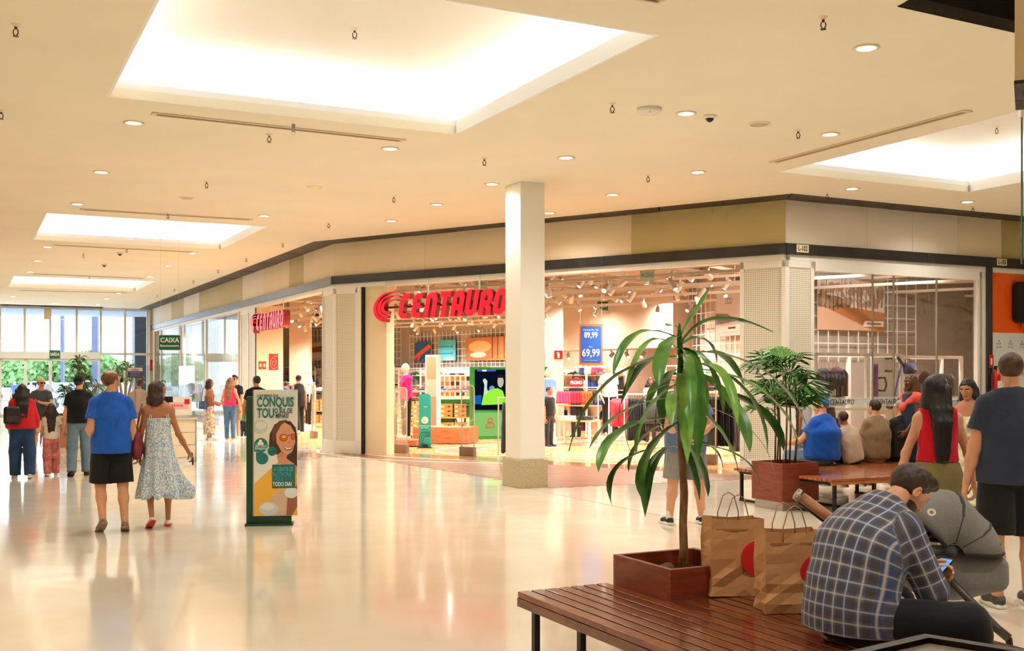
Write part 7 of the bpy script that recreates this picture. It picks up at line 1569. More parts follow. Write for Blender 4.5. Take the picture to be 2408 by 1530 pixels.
# --- walking group on the left
b = person('woman in a red blouse and blue jeans with long black hair, leftmost', G(52, 1124), AWAY, H=1.56, fem=True, bw=1.25, rth=(.05, -.10, -1), rsh=(0, -.30, -1), lth=(-.03, .12, -1), lsh=(0, -.02, -1), rua=(.30, .05, -1), rfa=(.0, .5, -1), lua=(-.30, 0, -1), lfa=(.1, .5, -1))
b.body(SK1, BLK, h=.016); b.shirt(fabric('red_blouse', (196, 30, 40)), fsl=1.7, h=.016, loose=.03, e=.02); b.pants(fabric('blue_jeans', (40, 66, 104), .25), h=.016, wide=.03); b.shoes((226, 216, 196)); b.hair((18, 15, 16), 'long', .36, h=.012, width=1.7)
pk = thing('backpack', 'small black backpack worn by the woman in red', 'backpack', b.root.matrix_basis @ Vector((-.16, -.21, 1.06)), b.root.rotation_euler[2]); f = rbox((0, 0, 0), (.13, .07, .15), .05); sdf_obj('pouch', f, .012, M_black, pk); MB().prism(rrect(-.09, .09, -.10, .0, .03), -.085, -.06).build('front_pocket', mat('print_dark_flower', (60, 40, 50), .5, var=.5, vs=40), pk); MB().tube([(.08, .03, .12), (.12, .12, .22), (.14, .2, .1)], .012, 6).build('strap', M_black, pk)
b = person('girl with very long dark hair, cream top and pink patterned trousers', G(120, 1118), AWAY, H=1.20, fem=True, rth=(.03, .16, -1), rsh=(0, -.10, -1), lth=(0, -.10, -1), lsh=(0, -.35, -1), rua=(.5, 0, -1), rfa=(.5, .1, -.5), lua=(-.25, 0, -1), lfa=(-.1, .3, -1))
b.body(SK1, BLK, h=.014); b.shirt(fabric('cream_tee', (232, 222, 200)), h=.014, sleeve=.5); b.pants(mat('pink_pattern', (206, 120, 110), .85, var=.45, vs=16), h=.014, wide=.02); b.shoes((200, 176, 130), kind='low'); b.hair((44, 28, 24), 'long', .50, h=.011, width=1.6)
b = person('man in a black shirt, black cap and light blue jeans beside the girl', G(186, 1118), AWAY, H=1.70, bw=1.08, rth=(.06, .14, -1), rsh=(.02, .0, -1), lth=(-.06, -.10, -1), lsh=(-.05, -.34, -1), lua=(-.22, .0, -1), lfa=(-.10, .08, -1), rua=(.22, .1, -1), rfa=(0, .3, -1), yaw=-.5)
b.body(SK1, BLK, h=.016); b.shirt(fabric('black_polo', (22, 22, 26)), h=.016, collar=True, loose=.03); b.pants(fabric('light_jeans', (104, 128, 146), .2), h=.016, wide=.02); b.shoes((30, 26, 24), (30, 28, 26)); b.hair(BLK, 'short', h=.012); b.cap_hat((22, 20, 22))
p = at(97, 900, 23.5); b = person('man in a cream cap and grey T-shirt walking in and pointing aside', u2(p), (.35, -1), H=1.66, rua=(.35, .25, -.9), rfa=(.1, .2, -1), lua=(-.25, .5, -.75), lfa=(.95, .5, .25), rth=(.05, .15, -1), lth=(-.05, -.1, -1), lsh=(0, -.3, -1), yaw=.5)
b.body(SK1, BLK, h=.018); b.shirt(fabric('slate_tee', (78, 84, 98)), h=.018, loose=.03, hem=-.14); b.pants(fabric('salmon_shorts', (238, 190, 160)), leg=.95, h=.018, wide=.02); b.shoes((200, 190, 180)); b.hair(BLK, 'short', h=.013); b.cap_hat((226, 208, 168)); b.glasses()
# --- balding man in blue polo
b = person('balding man in a bright blue polo shirt and black shorts walking away', G(262, 1246), AWAY, H=1.755, bw=1.12, rth=(.05, -.06, -1), rsh=(.02, -.30, -1), lth=(-.04, .10, -1), lsh=(.0, -.62, -1), rua=(.20, -.12, -1), rfa=(.20, .12, -1), lua=(-.26, -.30, -1), lfa=(.25, .85, -.45), yaw=-1.0, hipz=.935)
b.body(SK1, BRN, h=.013, rh=dict(curl=.7, thumb=(0, 1, 0))); b.shirt(fabric('royal_blue_polo', (34, 92, 196)), h=.012, collar=True, loose=.03, sleeve=.62, flare=1.1, hem=-.10, wr=.004); b.pants(fabric('black_shorts', (30, 29, 30)), leg=.95, wide=.014, flare=.022, h=.012); b.shoes((150, 124, 104), (140, 116, 98), kind='low'); b.hair((104, 62, 40), 'bald', h=.008); b.glasses()
# --- woman in white and blue dress
b = person('woman in a white and blue patterned strappy midi dress walking away', G(372, 1238), (DA.x+.05, DA.y), H=1.64, fem=True, bw=1.0, rth=(.06, .05, -1), rsh=(0, .04, -1), lth=(-.02, .05, -1), lsh=(.02, -.60, -1), rua=(.34, -.10, -1), rfa=(.55, .10, -1), lua=(-.24, .05, -1), lfa=(.0, .10, -1), yaw=-1.0, hipz=.875)
b.body(SK2, BRN, h=.013, rh=dict(curl=.8, thumb=(0, 1, 0)))
M_dress = mat('blue_fleck_dress', (232, 236, 240), .8); nt, bb = nodes(M_dress); tc = nt.nodes.new('ShaderNodeTexCoord'); mp = nt.nodes.new('ShaderNodeMapping'); mp.inputs['Scale'].default_value = (1, 1, .5); n1 = nt.nodes.new('ShaderNodeTexNoise'); n1.inputs['Scale'].default_value = 95; n1.inputs['Distortion'].default_value = 1.2; r1 = nt.nodes.new('ShaderNodeValToRGB'); r1.color_ramp.elements[0].position = .49; r1.color_ramp.elements[1].position = .53
r1.color_ramp.elements[0].color = (*lin((236, 240, 242)), 1); r1.color_ramp.elements[1].color = (*lin((128, 164, 206)), 1); nt.links.new(tc.outputs['Object'], mp.inputs[0]); nt.links.new(mp.outputs[0], n1.inputs[0]); nt.links.new(n1.outputs[0], r1.inputs[0]); nt.links.new(r1.outputs[0], bb.inputs['Base Color'])
k = b.k; bod = cut(b.torso(.012), b.sp[3][0]+Vector((0, 0, .06)), (0, 0, 1)); wst = b.sp[1][0]
sk = cut(cap(wst+Vector((0, 0, .05)), (.04, -.02, .30), .125, .27), (0, 0, .36), (0, .0, -1)); sk = uni([sk, cut(cap((.05, .0, .6), (.30, -.02, .40), .14, .10), (0, 0, .36), (0, 0, -1))], .08)
def pleat(P, g=sk):
    a = np.arctan2(P[:, 1], P[:, 0]); amp = np.clip((.95-P[:, 2])*.055, 0, .035); return g(P)+amp*np.sin(a*9+P[:, 2]*3)
pleat.bb = sk.bb; sdf_obj('dress', uni([bod, pleat], .03), .0125, M_dress, b.root)
for s_, S in ((1, b.rs), (-1, b.ls)):
    for e in (0, .02): 
        T0 = b.sp[3][0]+Vector((s_*(.085+e), -.095, .05)); MB().tube([T0, S.lerp(b.neck, .45)+Vector((s_*e, -.03, .035)), S.lerp(b.neck, .45)+Vector((s_*e, .03, .04)), b.sp[3][0]+Vector((s_*.08, .12, .06))], .004, 5).build('dress_strap', M_white, b.root)
b.shoes((226, 218, 204), (190, 40, 40), kind='low'); b.hair((52, 34, 30), 'bob', h=.010, width=1.05); MB().tube([(-.06, .06, .10), (-.02, .085, .118), (.02, .085, .118), (.06, .06, .10)], .006, 6).build('sunglasses', M_black, b.root, True).data.transform(b.hM)
W_ = b.root.matrix_basis; q = W_ @ (b.rw+b.rfd*.09); t = thing('mobile_phone', 'dark phone in the right hand of the woman in the dress', 'phone', q, b.root.rotation_euler[2]); o = MB().box(-.010, .006, -.075, .075, -.034, .034).build('case', M_black, t, bevel=.004); MB().box(.0061, .0075, -.068, .068, -.030, .030).build('screen', mat('phone_glass', (20, 24, 32), .08), t); t.rotation_euler = (R(38), 0, b.root.rotation_euler[2])
q = W_ @ Vector((-.235, -.06, 0)); t = thing('shoulder_bag', 'soft maroon leather shoulder bag hanging at her left side', 'handbag', (q.x, q.y, .86), b.root.rotation_euler[2]); M_mar = mat('maroon_leather', (122, 34, 44), .42, bump=.4, bs=14); sdf_obj('pouch', wrinkle(uni([ell((0, 0, .10), (.062, .10, .17)), ell((0, 0, .0), (.058, .12, .09))], .05), .003, 1.2), .011, M_mar, t); MB().tube([(-.01, -.06, .22), (.03, -.035, .42), (.055, 0, .53), (.03, .035, .42), (0, .06, .22)], .010, 6).build('strap', M_mar, t, True)
for y in (-.06, .06): MB().tube([(0, y, .255+.022*math.sin(a)) if False else (.022*math.cos(a), y-.01, .26+.022*math.sin(a)) for a in np.linspace(0, 6.283, 13)], .004, 5).build('gold_ring', mat('gold', (210, 160, 70), .3, 1), t)
# --- cashier attendant
p = at(327, 900, 23.2); b = person('attendant with a hair bun sitting behind the cashier screen', u2(p), (-.4, 1), H=1.64, fem=True, yaw=.6); b.body(SK1, BRN, h=.02); b.shirt(fabric('beige_uniform', (214, 186, 168)), h=.02); b.pants(fabric('dark_trousers', (40, 40, 46)), h=.02); b.shoes(BLK); b.hair((96, 70, 58), 'bun', h=.012)
# --- group at the shop window
b = person('woman with a bare back, blue shoulder bag and floral long skirt', G(492, 1034), (.75, .6), H=1.62, fem=True, rua=(.15, .1, -1), rfa=(-.2, .9, -.15), lua=(-.15, .1, -1), lfa=(.1, .9, -.3))
b.body(SK2, BRN, h=.018); b.shirt(fabric('brown_top', (150, 92, 66)), tank=True, lowback=3, h=.018); b.pants(mat('floral_skirt', (206, 180, 160), .8, var=.75, vs=13), leg=1.86, wide=.06, h=.018, name='long_skirt'); b.shoes((238, 234, 226)); b.hair((54, 26, 26), 'bob', h=.012, width=1.0)
q = b.root.matrix_basis @ Vector((.10, -.22, .93)); t = thing('blue_handbag', 'dark blue handbag on the back of the bare-backed woman', 'handbag', q, b.root.rotation_euler[2]); MB().prism([(-.17, -.10), (.17, -.10), (.13, .12), (-.13, .12)], -.06, .06).build('body', mat('navy_leather', (26, 62, 118), .4), t, bevel=.02); MB().tube([(-.1, 0, .12), (-.07, .03, .45), (.0, .08, .50)], .010, 6).build('strap', M_dark, t, True); MB().prism(circ(0, .0, .02, n=10), -.066, -.06).build('clasp', mat('gold', (210, 160, 70)), t)
b = person('woman in a neon pink sleeveless top and blue jeans with long dark blonde hair', G(541, 1035), (.1, 1), H=1.66, fem=True, bw=1.05, rua=(.45, -.1, -1), rfa=(-.1, .6, -.7), lua=(-.35, -.1, -1), lfa=(-.1, .7, -.6))
b.body(SK1, BRN, h=.018); b.shirt(fabric('neon_pink', (250, 50, 96)), tank=True, h=.018, hem=.02); b.pants(fabric('mid_jeans', (74, 108, 146), .25), h=.018); b.shoes((196, 140, 96)); b.hair((136, 100, 66), 'long', .40, h=.012, width=1.4)
b = person('man with dark-rimmed glasses facing the group at the left window', u2(at(553, 900, 29.6)), (-.2, -1), H=1.72, rua=(.2, .1, -1), rfa=(0, .5, -1)); b.body(SK1, BLK, h=.02); b.shirt(fabric('dark_navy_tee', (30, 32, 44)), h=.02); b.pants(fabric('khaki_shorts', (150, 130, 106)), leg=.95, h=.02, wide=.02); b.shoes((196, 170, 140)); b.hair(BLK, 'quiff', h=.012); b.glasses()
b = person('toddler in a green T-shirt and dark jeans beside the totem', G(573, 1027), (-.3, 1), H=.86, bw=1.1, rua=(.3, 0, -1), lua=(-.6, .1, .9), lfa=(-.4, .2, 1)); b.body(SK1, BRN, h=.014); b.shirt(fabric('green_tee', (30, 130, 76)), h=.013); b.pants(fabric('dark_jeans', (28, 34, 52)), h=.013); b.shoes(BLK); b.hair((60, 34, 26), 'short', h=.012)
b = person('man in a black T-shirt half hidden behind the advertising totem', u2(at(603, 900, 23)), (-.2, 1), H=1.70, bw=1.1, yaw=.5, rua=(.3, 0, -1), lua=(-.35, 0, -1), lfa=(0, .4, -1)); b.body(SK2, BLK, h=.018); b.shirt(fabric('black_tee', (24, 24, 27)), h=.018, loose=.03); b.pants(fabric('dark_trousers', (40, 40, 46)), h=.018); b.shoes(BLK); b.hair(BLK, 'short', h=.012)
b = person('person in a black cap and black tank walking inside the left doorway', G(702, 1020), (-.5, 1), H=1.74, rth=(.03, .3, -1), rsh=(0, -.1, -1), lth=(0, -.2, -1), lsh=(0, -.5, -1), rua=(.25, .05, -1), rfa=(.1, .2, -1)); b.body(SK2, BLK, h=.019); b.shirt(fabric('black_tee', (24, 24, 27)), tank=True, h=.018, loose=.04, hem=-.1); b.pants(fabric('black_trousers', (20, 20, 24)), h=.018, wide=.03); b.shoes((210, 205, 200)); b.hair(BLK, 'short', h=.012); b.cap_hat((20, 20, 22))
# --- man behind the strap-leaved plant
b = person('man in blue-grey T-shirt and shorts, hands behind his back, behind the plant', (1605/1.0*0+(1612-CX)/FP*12.5, 12.5), (-.15, 1), H=1.80, bw=1.22, rth=(.12, .02, -1), lth=(-.10, .02, -1), rua=(.38, -.25, -1), rfa=(-.75, -.45, -.55), lua=(-.30, -.15, -1), lfa=(.80, -.42, -.50))
b.body(SK1, BRN, h=.014, shoes=True, rh=dict(dir=(-.7, -.25, -.6), thumb=(0, -1, .3), curl=.5)); b.shirt(fabric('blue_grey_tee', (92, 112, 146)), h=.013, loose=.035, hem=-.14, sleeve=.7, flare=1.1); b.pants(fabric('heather_shorts', (132, 130, 128), .2), leg=.98, wide=.014, flare=.02, h=.013)
for s_ in (-1,): 
    H0, K0 = b.lh, b.lk; MB().tube([H0+Vector((-.125, 0, .03)), H0.lerp(K0, .95)+Vector((-.105, 0, 0))], .012, 6).build('side_stripe', mat('navy_stripe', (30, 44, 84), .7), b.root)
b.shoes((24, 26, 34), kind='low'); b.hair((84, 60, 46), 'short', h=.010)
for A in (b.ra, b.la): MB().tube([A+Vector((0, 0, -.02)), A+Vector((0, 0, .075))], [.042, .045], 12).build('sock', M_white, b.root, True)
# --- man in a dark cap behind the palm
b = person('man in a dark cap and white T-shirt standing behind the fan palm', u2(at(1884, 900, 16.2)), (-1, .4), H=1.72, yaw=.3); b.body(SK2, BLK, h=.018); b.shirt(fabric('white_tee', (226, 220, 214)), h=.018, loose=.03); b.pants(fabric('blue_shorts', (90, 120, 150)), leg=.9, h=.018); b.shoes((220, 215, 205)); b.hair(BLK, 'short', h=.012); b.cap_hat((26, 22, 24))
# --- seated row on the far bench (facing the shop)
def sit(label, loc, face, H, **kw):
    kw.setdefault('rth', (.22, 1, -.03)); kw.setdefault('rsh', (.0, .12, -1)); kw.setdefault('lth', (-.22, 1, -.03)); kw.setdefault('lsh', (.0, .12, -1)); kw.setdefault('rua', (.15, .35, -1)); kw.setdefault('rfa', (-.25, .9, -.35)); kw.setdefault('lua', (-.15, .35, -1)); kw.setdefault('lfa', (.25, .9, -.35)); kw.setdefault('spine', (0, -.04, 1)); kw.setdefault('bend', .12)
    return person(label, loc, face, H=H, seat=BT, **kw)
def seated(b, skin, hairc, shirtm, pantm, shoec, hair='short', h=.014, **k):
    b.body(skin, hairc, h=h); b.shirt(shirtm, h=h, hem=-.06, loose=k.get('loose', .03), collar=k.get('collar'), wr=.004, sleeve=k.get('sleeve', .6)); b.pants(pantm, h=h, wide=.012); b.shoes(shoec); b.hair(hairc, hair, h=.010)
FB = (DA.x, DA.y)
yb = 1.72
b = sit('heavy man in blue T-shirt and blue cap seated on the far bench', (B2(1.44, yb).x, B2(1.44, yb).y), (DA.x-.25, DA.y), 1.78, bw=1.34, belly=1.2, yaw=.75, lua=(-.35, .5, -.8), lfa=(0, 1, -.2)); seated(b, SK1, (120, 110, 104), fabric('bright_blue_tee', (26, 88, 196)), fabric('faded_denim', (120, 150, 176)), (60, 50, 50), loose=.05); b.cap_hat((36, 136, 214))
b = sit('boy in a cream polo shirt sitting between two men on the far bench', (B2(1.96, yb-.05).x, B2(1.96, yb-.05).y), (DA.x+.05, DA.y), 1.46, spine=(-.28, 0, 1), bw=1.0, yaw=-.2); seated(b, SK2, BRN, fabric('cream_polo', (208, 192, 172)), fabric('dark_denim', (36, 48, 66)), (60, 50, 50), collar=True)
b = sit('man in a khaki brown T-shirt sitting in the middle of the far bench', (B2(2.45, yb).x, B2(2.45, yb).y), FB, 1.70, bw=1.22); seated(b, SK1, (44, 30, 26), fabric('khaki_tee', (140, 118, 88)), fabric('sand_shorts', (196, 160, 130)), (60, 50, 50), loose=.04)
b = sit('man with grey hair and glasses in a black T-shirt on the far bench', (B2(2.96, yb).x, B2(2.96, yb).y), FB, 1.68, bw=1.22, yaw=.5); seated(b, SK1, (150, 146, 144), fabric('charcoal_tee', (42, 40, 42)), fabric('dark_trousers', (40, 40, 46)), (40, 40, 40), loose=.04); b.glasses()
b = sit('person in dark navy T-shirt seated behind the woman in red', (B2(3.48, yb-.1).x, B2(3.48, yb-.1).y), FB, 1.66, bw=1.2, lua=(-.4, .2, -1)); seated(b, SK1, BLK, fabric('navy_tee2', (40, 46, 62)), fabric('grey_jeans', (92, 100, 110)), (40, 40, 40), loose=.05)
# --- standing women at the right
b = person('woman with curly brown hair and a coral shawl over a navy top, facing left', u2(at(2143, 900, 16.0)), (-1, -.25), H=1.71, fem=True, bw=1.1, yaw=.25, rua=(.12, 0, -1), lua=(-.1, .1, -1), lfa=(0, .6, -.6)); b.body(SK3, BRN, h=.015); b.shirt(fabric('navy_top', (42, 58, 84)), tank=True, h=.014); b.pants(fabric('dark_denim', (36, 48, 66)), h=.016); b.shoes(BLK); b.hair((100, 62, 40), 'bob', h=.010, width=1.25)
g = uni([cap(b.rs+Vector((0, 0, .02)), b.ls+Vector((0, 0, .02)), .085, .085), ell(b.sp[4][0]+Vector((0, -.08, .0)), (.19, .07, .13)), cap(b.ls+Vector((.02, .05, .0)), b.sp[3][0]+Vector((0, .13, .02)), .05, .05), cap(b.rs+Vector((-.02, .05, .0)), b.sp[3][0]+Vector((0, .13, .02)), .05, .05)], .04); g = sub(g, ell(b.neck+Vector((0, 0, .05)), (.075, .08, .09)), .02)
sdf_obj('shawl', wrinkle(g, .006, 1.2, 4), .012, fabric('coral_shawl', (224, 92, 78)), b.root)
b = person('woman in a cream and yellow dress looking down beyond the couple', u2(at(2278, 900, 11.5)), (-.8, -.5), H=1.66, fem=True, bw=1.05, pitch=.25, yaw=.25, rua=(.15, .1, -1), rfa=(-.4, .9, -.1), lua=(-.1, .2, -1), lfa=(.2, .9, .0)); b.body(SK2, BLK, h=.015); b.shirt(mat('yellow_fruit_print', (240, 226, 190), .8, var=.5, vs=11), h=.014, lowback=None, tank=True, neckcut=-.06); b.pants(mat('yellow_fruit_print', (240, 226, 190)), leg=1.3, wide=.07, h=.016, name='skirt'); b.shoes((200, 170, 140)); b.hair((22, 20, 22), 'long', .30, h=.010, width=1.15)
# --- couple walking at the right
b = person('woman in a red sleeveless top and olive trousers with long straight black hair', ((2205-CX)/FP*8.7, 8.7), (.10, 1), H=1.70, fem=True, bw=1.12, rth=(.03, .1, -1), lth=(0, -.08, -1), lsh=(0, -.25, -1), rua=(.34, -.05, -1), rfa=(.22, .15, -1), lua=(-.40, .0, -1), lfa=(-.12, .25, -1), yaw=-1.05)
b.body(SK1, BLK, h=.011, hcurl=.6); b.shirt(fabric('ribbed_red', (206, 18, 40)), tank=True, e=.012, h=.010, hem=.10, wr=.002, neckcut=.05, loose=0.0); b.pants(fabric('olive_trousers', (142, 128, 84)), h=.012, rise=.10, e=.014, wide=.012, leg=2); b.shoes((60, 44, 36), (40, 34, 30), kind='low'); b.hair((20, 16, 18), 'long', .46, h=.008, width=1.15)
b = person('tall man in navy T-shirt and black shorts at the right edge', ((2378-CX)/FP*8.05, 8.05), (.12, 1), H=1.86, bw=1.18, rth=(.08, .1, -1), rsh=(0, 0, -1), lth=(-.04, -.02, -1), lsh=(.02, -.08, -1), lua=(-.30, -.05, -1), lfa=(-.16, .18, -1), rua=(.3, 0, -1), yaw=-.15)
b.body(SK1, BRN, h=.011, hcurl=.7); b.shirt(fabric('navy_tee', (52, 60, 80)), h=.011, loose=.035, hem=-.10, sleeve=.62, flare=1.15, wr=.003); b.pants(fabric('black_shorts', (30, 29, 30)), leg=.99, wide=.016, flare=.035, h=.012); b.shoes((70, 68, 70), kind='high'); b.hair((70, 46, 32), 'short', h=.008)
q = b.foot('l'); mb = MB(); mb.prism([(.0, .04), (.06, .075), (.02, .055), (.10, .03), (.03, .03)], -.055, -.045); o = mb.build('green_mark', mat('swoosh_green', (60, 190, 90), .5), b.root); o.data.transform(q @ Matrix.Rotation(R(90), 4, 'Z'))
# --- customers and mannequins inside the shop
M_man = mat('mannequin_cream', (238, 214, 184), .35)
def mannequin(label, loc, face, H, shirtm, pantm, z=.17, head=True, **kw):
    f = Vector((face[0], face[1], 0)).normalized(); b = Body(H=H, **kw); b.root = thing('mannequin', label, 'mannequin', (loc[0], loc[1], z), math.atan2(-f.x, f.y)); k = b.k
    g = [b.torso(), cap(b.rs, b.re, .048, .038), cap(b.re, b.rw, .037, .026), cap(b.ls, b.le, .048, .038), cap(b.le, b.lw, .037, .026), cap(b.neck, b.hc, .048, .045), ell(b.hc, (.085*k, .10*k, .125*k)), cap(b.rw, b.rw+b.rfd*.15, .028, .014), cap(b.lw, b.lw+b.lfd*.15, .028, .014)]
    for Hh, K_, A in ((b.rh, b.rk, b.ra), (b.lh, b.lk, b.la)): g += [cap(Hh, K_, .08, .052), cap(K_, A, .05, .036), cap(A, A+Vector((0, .12, -.06)), .035, .03)]
    sdf_obj('figure', uni(g, .02), .016, M_man, b.root)
    if shirtm: b.shirt(shirtm, h=.015, **(dict(fsl=1.9, loose=.02) if kw.get('fem') else {}))
    if pantm: b.pants(pantm, h=.016)
    return b
p = at(955, 900, 26.9); b = mannequin('mannequin in a magenta hoodie and black trousers on the oak platform', (p.x, p.y), (-.8, -.5), 1.84, fabric('magenta_hoodie', (214, 20, 112)), fabric('black_trousers', (20, 20, 24)), fem=True, rua=(.2, -.2, -1), rfa=(.0, .3, -1), lua=(-.2, .1, -1), lfa=(0, .3, -1)); b.shoes((238, 230, 222)); g = wrinkle(ell(b.neck+Vector((0, -.10, -.04)), (.12, .07, .08)), .003, 1); sdf_obj('hood', g, .014, MT['magenta_hoodie'], b.root)
p = at(915, 900, 27.5); b = mannequin('seated mannequin in black with pink shoes beside the beige jamb', (p.x, p.y), (-.2, -1), 1.6, fabric('black_tee', (24, 24, 27)), fabric('black_trousers', (20, 20, 24)), z=.2, seat=.0, rth=(.25, .8, .75), rsh=(.0, .5, -1), lth=(-.2, 1, .1), lsh=(0, 1, .0), fem=True); b.shoes((232, 70, 120))
p = at(880-0, 900, 28); t = thing('kettlebell', 'purple dumbbell on the seated mannequin platform', 'dumbbell', (p.x+.45, p.y-.35, .24)); MB().tube([(-.15, 0, 0), (.15, 0, 0)], [.02, .02], 8).build('bar', MT['purple_rubber'], t); MB().tube([(-.17, 0, 0), (-.09, 0, 0)], .045, 10).build('weight', MT['purple_rubber'], t); MB().tube([(.09, 0, 0), (.17, 0, 0)], .045, 10).build('weight', MT['purple_rubber'], t)
for u, d, H, f, sc_, lab in ((725, 35, 1.9, (-1, -.5), (236, 210, 206), 'pale mannequin in a white vest seen through the left doorway'), (1432, 29.5, 1.95, (.1, -1), (210, 206, 206), 'mannequin with a grey top and red strap beside the price poster'), (1456, 31, 1.85, (0, -1), (40, 40, 44), 'second mannequin in dark clothes right of the price poster'), (1288, 29, 1.8, (.2, -1), (110, 150, 200), 'mannequin in a light blue top right of the pillar')):
    p = at(u, 900, d); mannequin(lab, (p.x, p.y), f, H, fabric('mq_%d_%d_%d' % sc_, sc_), fabric('black_trousers', (20, 20, 24)), z=.1, rua=(.4, 0, -1), rfa=(-.3, .3, -.8)); t = thing('round_plinth', 'round base under the %s' % lab.split(' seen')[0].split(' beside')[0], 'base', (p.x, p.y, .006)); MB().cyl((0, 0, 0), .25, .092, 20).build('disc', M_shelfw, t)
for u, d, H, f, sc_, hs, lab in ((1355, 30, 1.66, (-.3, 1), (40, 42, 48), 'short', 'shopper in a black T-shirt and cap beside the PROMO sign'), (1291, 26.2, 1.42, (.6, -.6), (28, 28, 32), 'short', 'boy in a black T-shirt beside the pillar, at the folding table'), (1530, 28, 1.66, (-.1, -1), (160, 156, 160), 'bob', 'shop assistant with curly black hair behind the plant leaves'), (1290, 29.8, 1.60, (0, 1), (236, 110, 60), 'short', 'shopper in an orange T-shirt right of the pillar'), (672, 33, 1.55, (0, 1), (40, 80, 190), 'short', 'shopper partly hidden in the left doorway')):
    p = at(u, 900, d); b = person(lab, u2(p), f, H=H, fem=hs == 'bob', yaw=.2); b.body(SK2 if hs != 'bob' else SK3, BLK, h=.02); b.shirt(fabric('sh_%d_%d_%d' % sc_, sc_), h=.02, loose=.02); b.pants(fabric('dark_trousers', (40, 40, 46)), h=.02); b.shoes(BLK); b.hair((22, 18, 18), hs, h=.013, width=1.3 if hs == 'bob' else 1)
    if 'cap' in lab: b.cap_hat((60, 60, 62))
# --- far people outside
for u, d, c, lab in ((35, 60, (70, 90, 140), 'bending passer-by in blue outside the left door'), (73, 58, (150, 140, 160), 'passer-by in grey outside behind the cream cap man')):
    p = at(u, 900, d); b = person(lab, (p.x, p.y, -.12), (.5, -1), H=1.6); b.body(SK1, BLK, h=.03); b.shirt(fabric('o_%d' % c[0], c), h=.028); b.pants(fabric('dark_trousers', (40, 40, 46)), h=.03); b.shoes(BLK); b.hair(BLK, 'short', h=.016)
# ================================================================ plaid-shirt man on the near bench
M_pla = mat('plaid_flannel', (90, 96, 116), .85, sheen=.2); nt, bb = nodes(M_pla); L_ = nt.links.new; tc = nt.nodes.new('ShaderNodeTexCoord'); at_ = nt.nodes.new('ShaderNodeAttribute'); at_.attribute_name = 'cloth'; sx = nt.nodes.new('ShaderNodeSeparateXYZ'); L_(at_.outputs['Vector'], sx.inputs[0])
def band(src, per, ph, wd, soft=.02):
    a = nt.nodes.new('ShaderNodeMath'); a.operation = 'MULTIPLY_ADD'; a.inputs[1].default_value = 1/per; a.inputs[2].default_value = ph; L_(src, a.inputs[0]); f = nt.nodes.new('ShaderNodeMath'); f.operation = 'FRACT'; L_(a.outputs[0], f.inputs[0]); s = nt.nodes.new('ShaderNodeMath'); s.operation = 'SUBTRACT'; s.inputs[1].default_value = .5; L_(f.outputs[0], s.inputs[0]); ab = nt.nodes.new('ShaderNodeMath'); ab.operation = 'ABSOLUTE'; L_(s.outputs[0], ab.inputs[0]); mr = nt.nodes.new('ShaderNodeMapRange'); mr.inputs[1].default_value = wd/2+soft; mr.inputs[2].default_value = wd/2-soft; L_(ab.outputs[0], mr.inputs[0]); return mr.outputs[0]
def mixc(f, a, c, fac=1.0):
    m = nt.nodes.new('ShaderNodeMix'); m.data_type = 'RGBA'; ml = nt.nodes.new('ShaderNodeMath'); ml.operation = 'MULTIPLY'; ml.inputs[1].default_value = fac; L_(f, ml.inputs[0]); L_(ml.outputs[0], m.inputs[0]); L_(a, m.inputs[6]); m.inputs[7].default_value = (*lin(c), 1); return m.outputs[2]
rgb = nt.nodes.new('ShaderNodeRGB'); rgb.outputs[0].default_value = (*lin((104, 110, 132)), 1); c = rgb.outputs[0]; PU, PV = .052, .056
c = mixc(band(sx.outputs[0], PU, .5, .50, .05), c, (66, 60, 62), .65); c = mixc(band(sx.outputs[1], PV, .5, .50, .05), c, (60, 56, 60), .55); c = mixc(band(sx.outputs[0], PU*2, .25, .20, .02), c, (46, 74, 128), .8); c = mixc(band(sx.outputs[1], PV*2, .25, .20, .02), c, (50, 78, 128), .6)
c = mixc(band(sx.outputs[0], PU, 0, .10, .05), c, (214, 208, 198), .74); c = mixc(band(sx.outputs[1], PV, 0, .11, .05), c, (214, 208, 198), .58); L_(c, bb.inputs['Base Color'])
n1 = nt.nodes.new('ShaderNodeTexNoise'); n1.inputs['Scale'].default_value = 14; L_(tc.outputs['Object'], n1.inputs[0]); bp = nt.nodes.new('ShaderNodeBump'); bp.inputs['Strength'].default_value = .5; bp.inputs['Distance'].default_value = .012; L_(n1.outputs[0], bp.inputs['Height']); L_(bp.outputs[0], bb.inputs['Normal'])
hip = Vector((1.60, 5.14, 0)); b = person('bearded man in a plaid shirt hunched over his phone on the near bench', hip, (DB.x, DB.y), H=1.80, bw=1.16, seat=BT+.01, spine=(0, .06, 1), bend=.93, hunch=.03, rth=(.68, .74, .02), rsh=(.10, .15, -1), lth=(-.12, 1, -.02), lsh=(0, .05, -1), rua=(.26, .34, -1), rfa=(-.70, .78, .05), lua=(-.12, .45, -.95), lfa=(.60, .85, .05), pitch=.80, yaw=-.20)
b.body(SK1, BRN, h=.010, rh=dict(curl=.7, thumb=(-.3, .0, 1), dir=(-.75, .6, .15)), lh=dict(curl=.7, thumb=(.3, 0, 1), dir=(.6, .8, .1)))
sh_ = b.shirt(M_pla, e=.018, h=.010, loose=.045, hem=-.09, sleeve=.9, fsl=1.25, wr=.005, collar=True, neckcut=.03, seed=9)
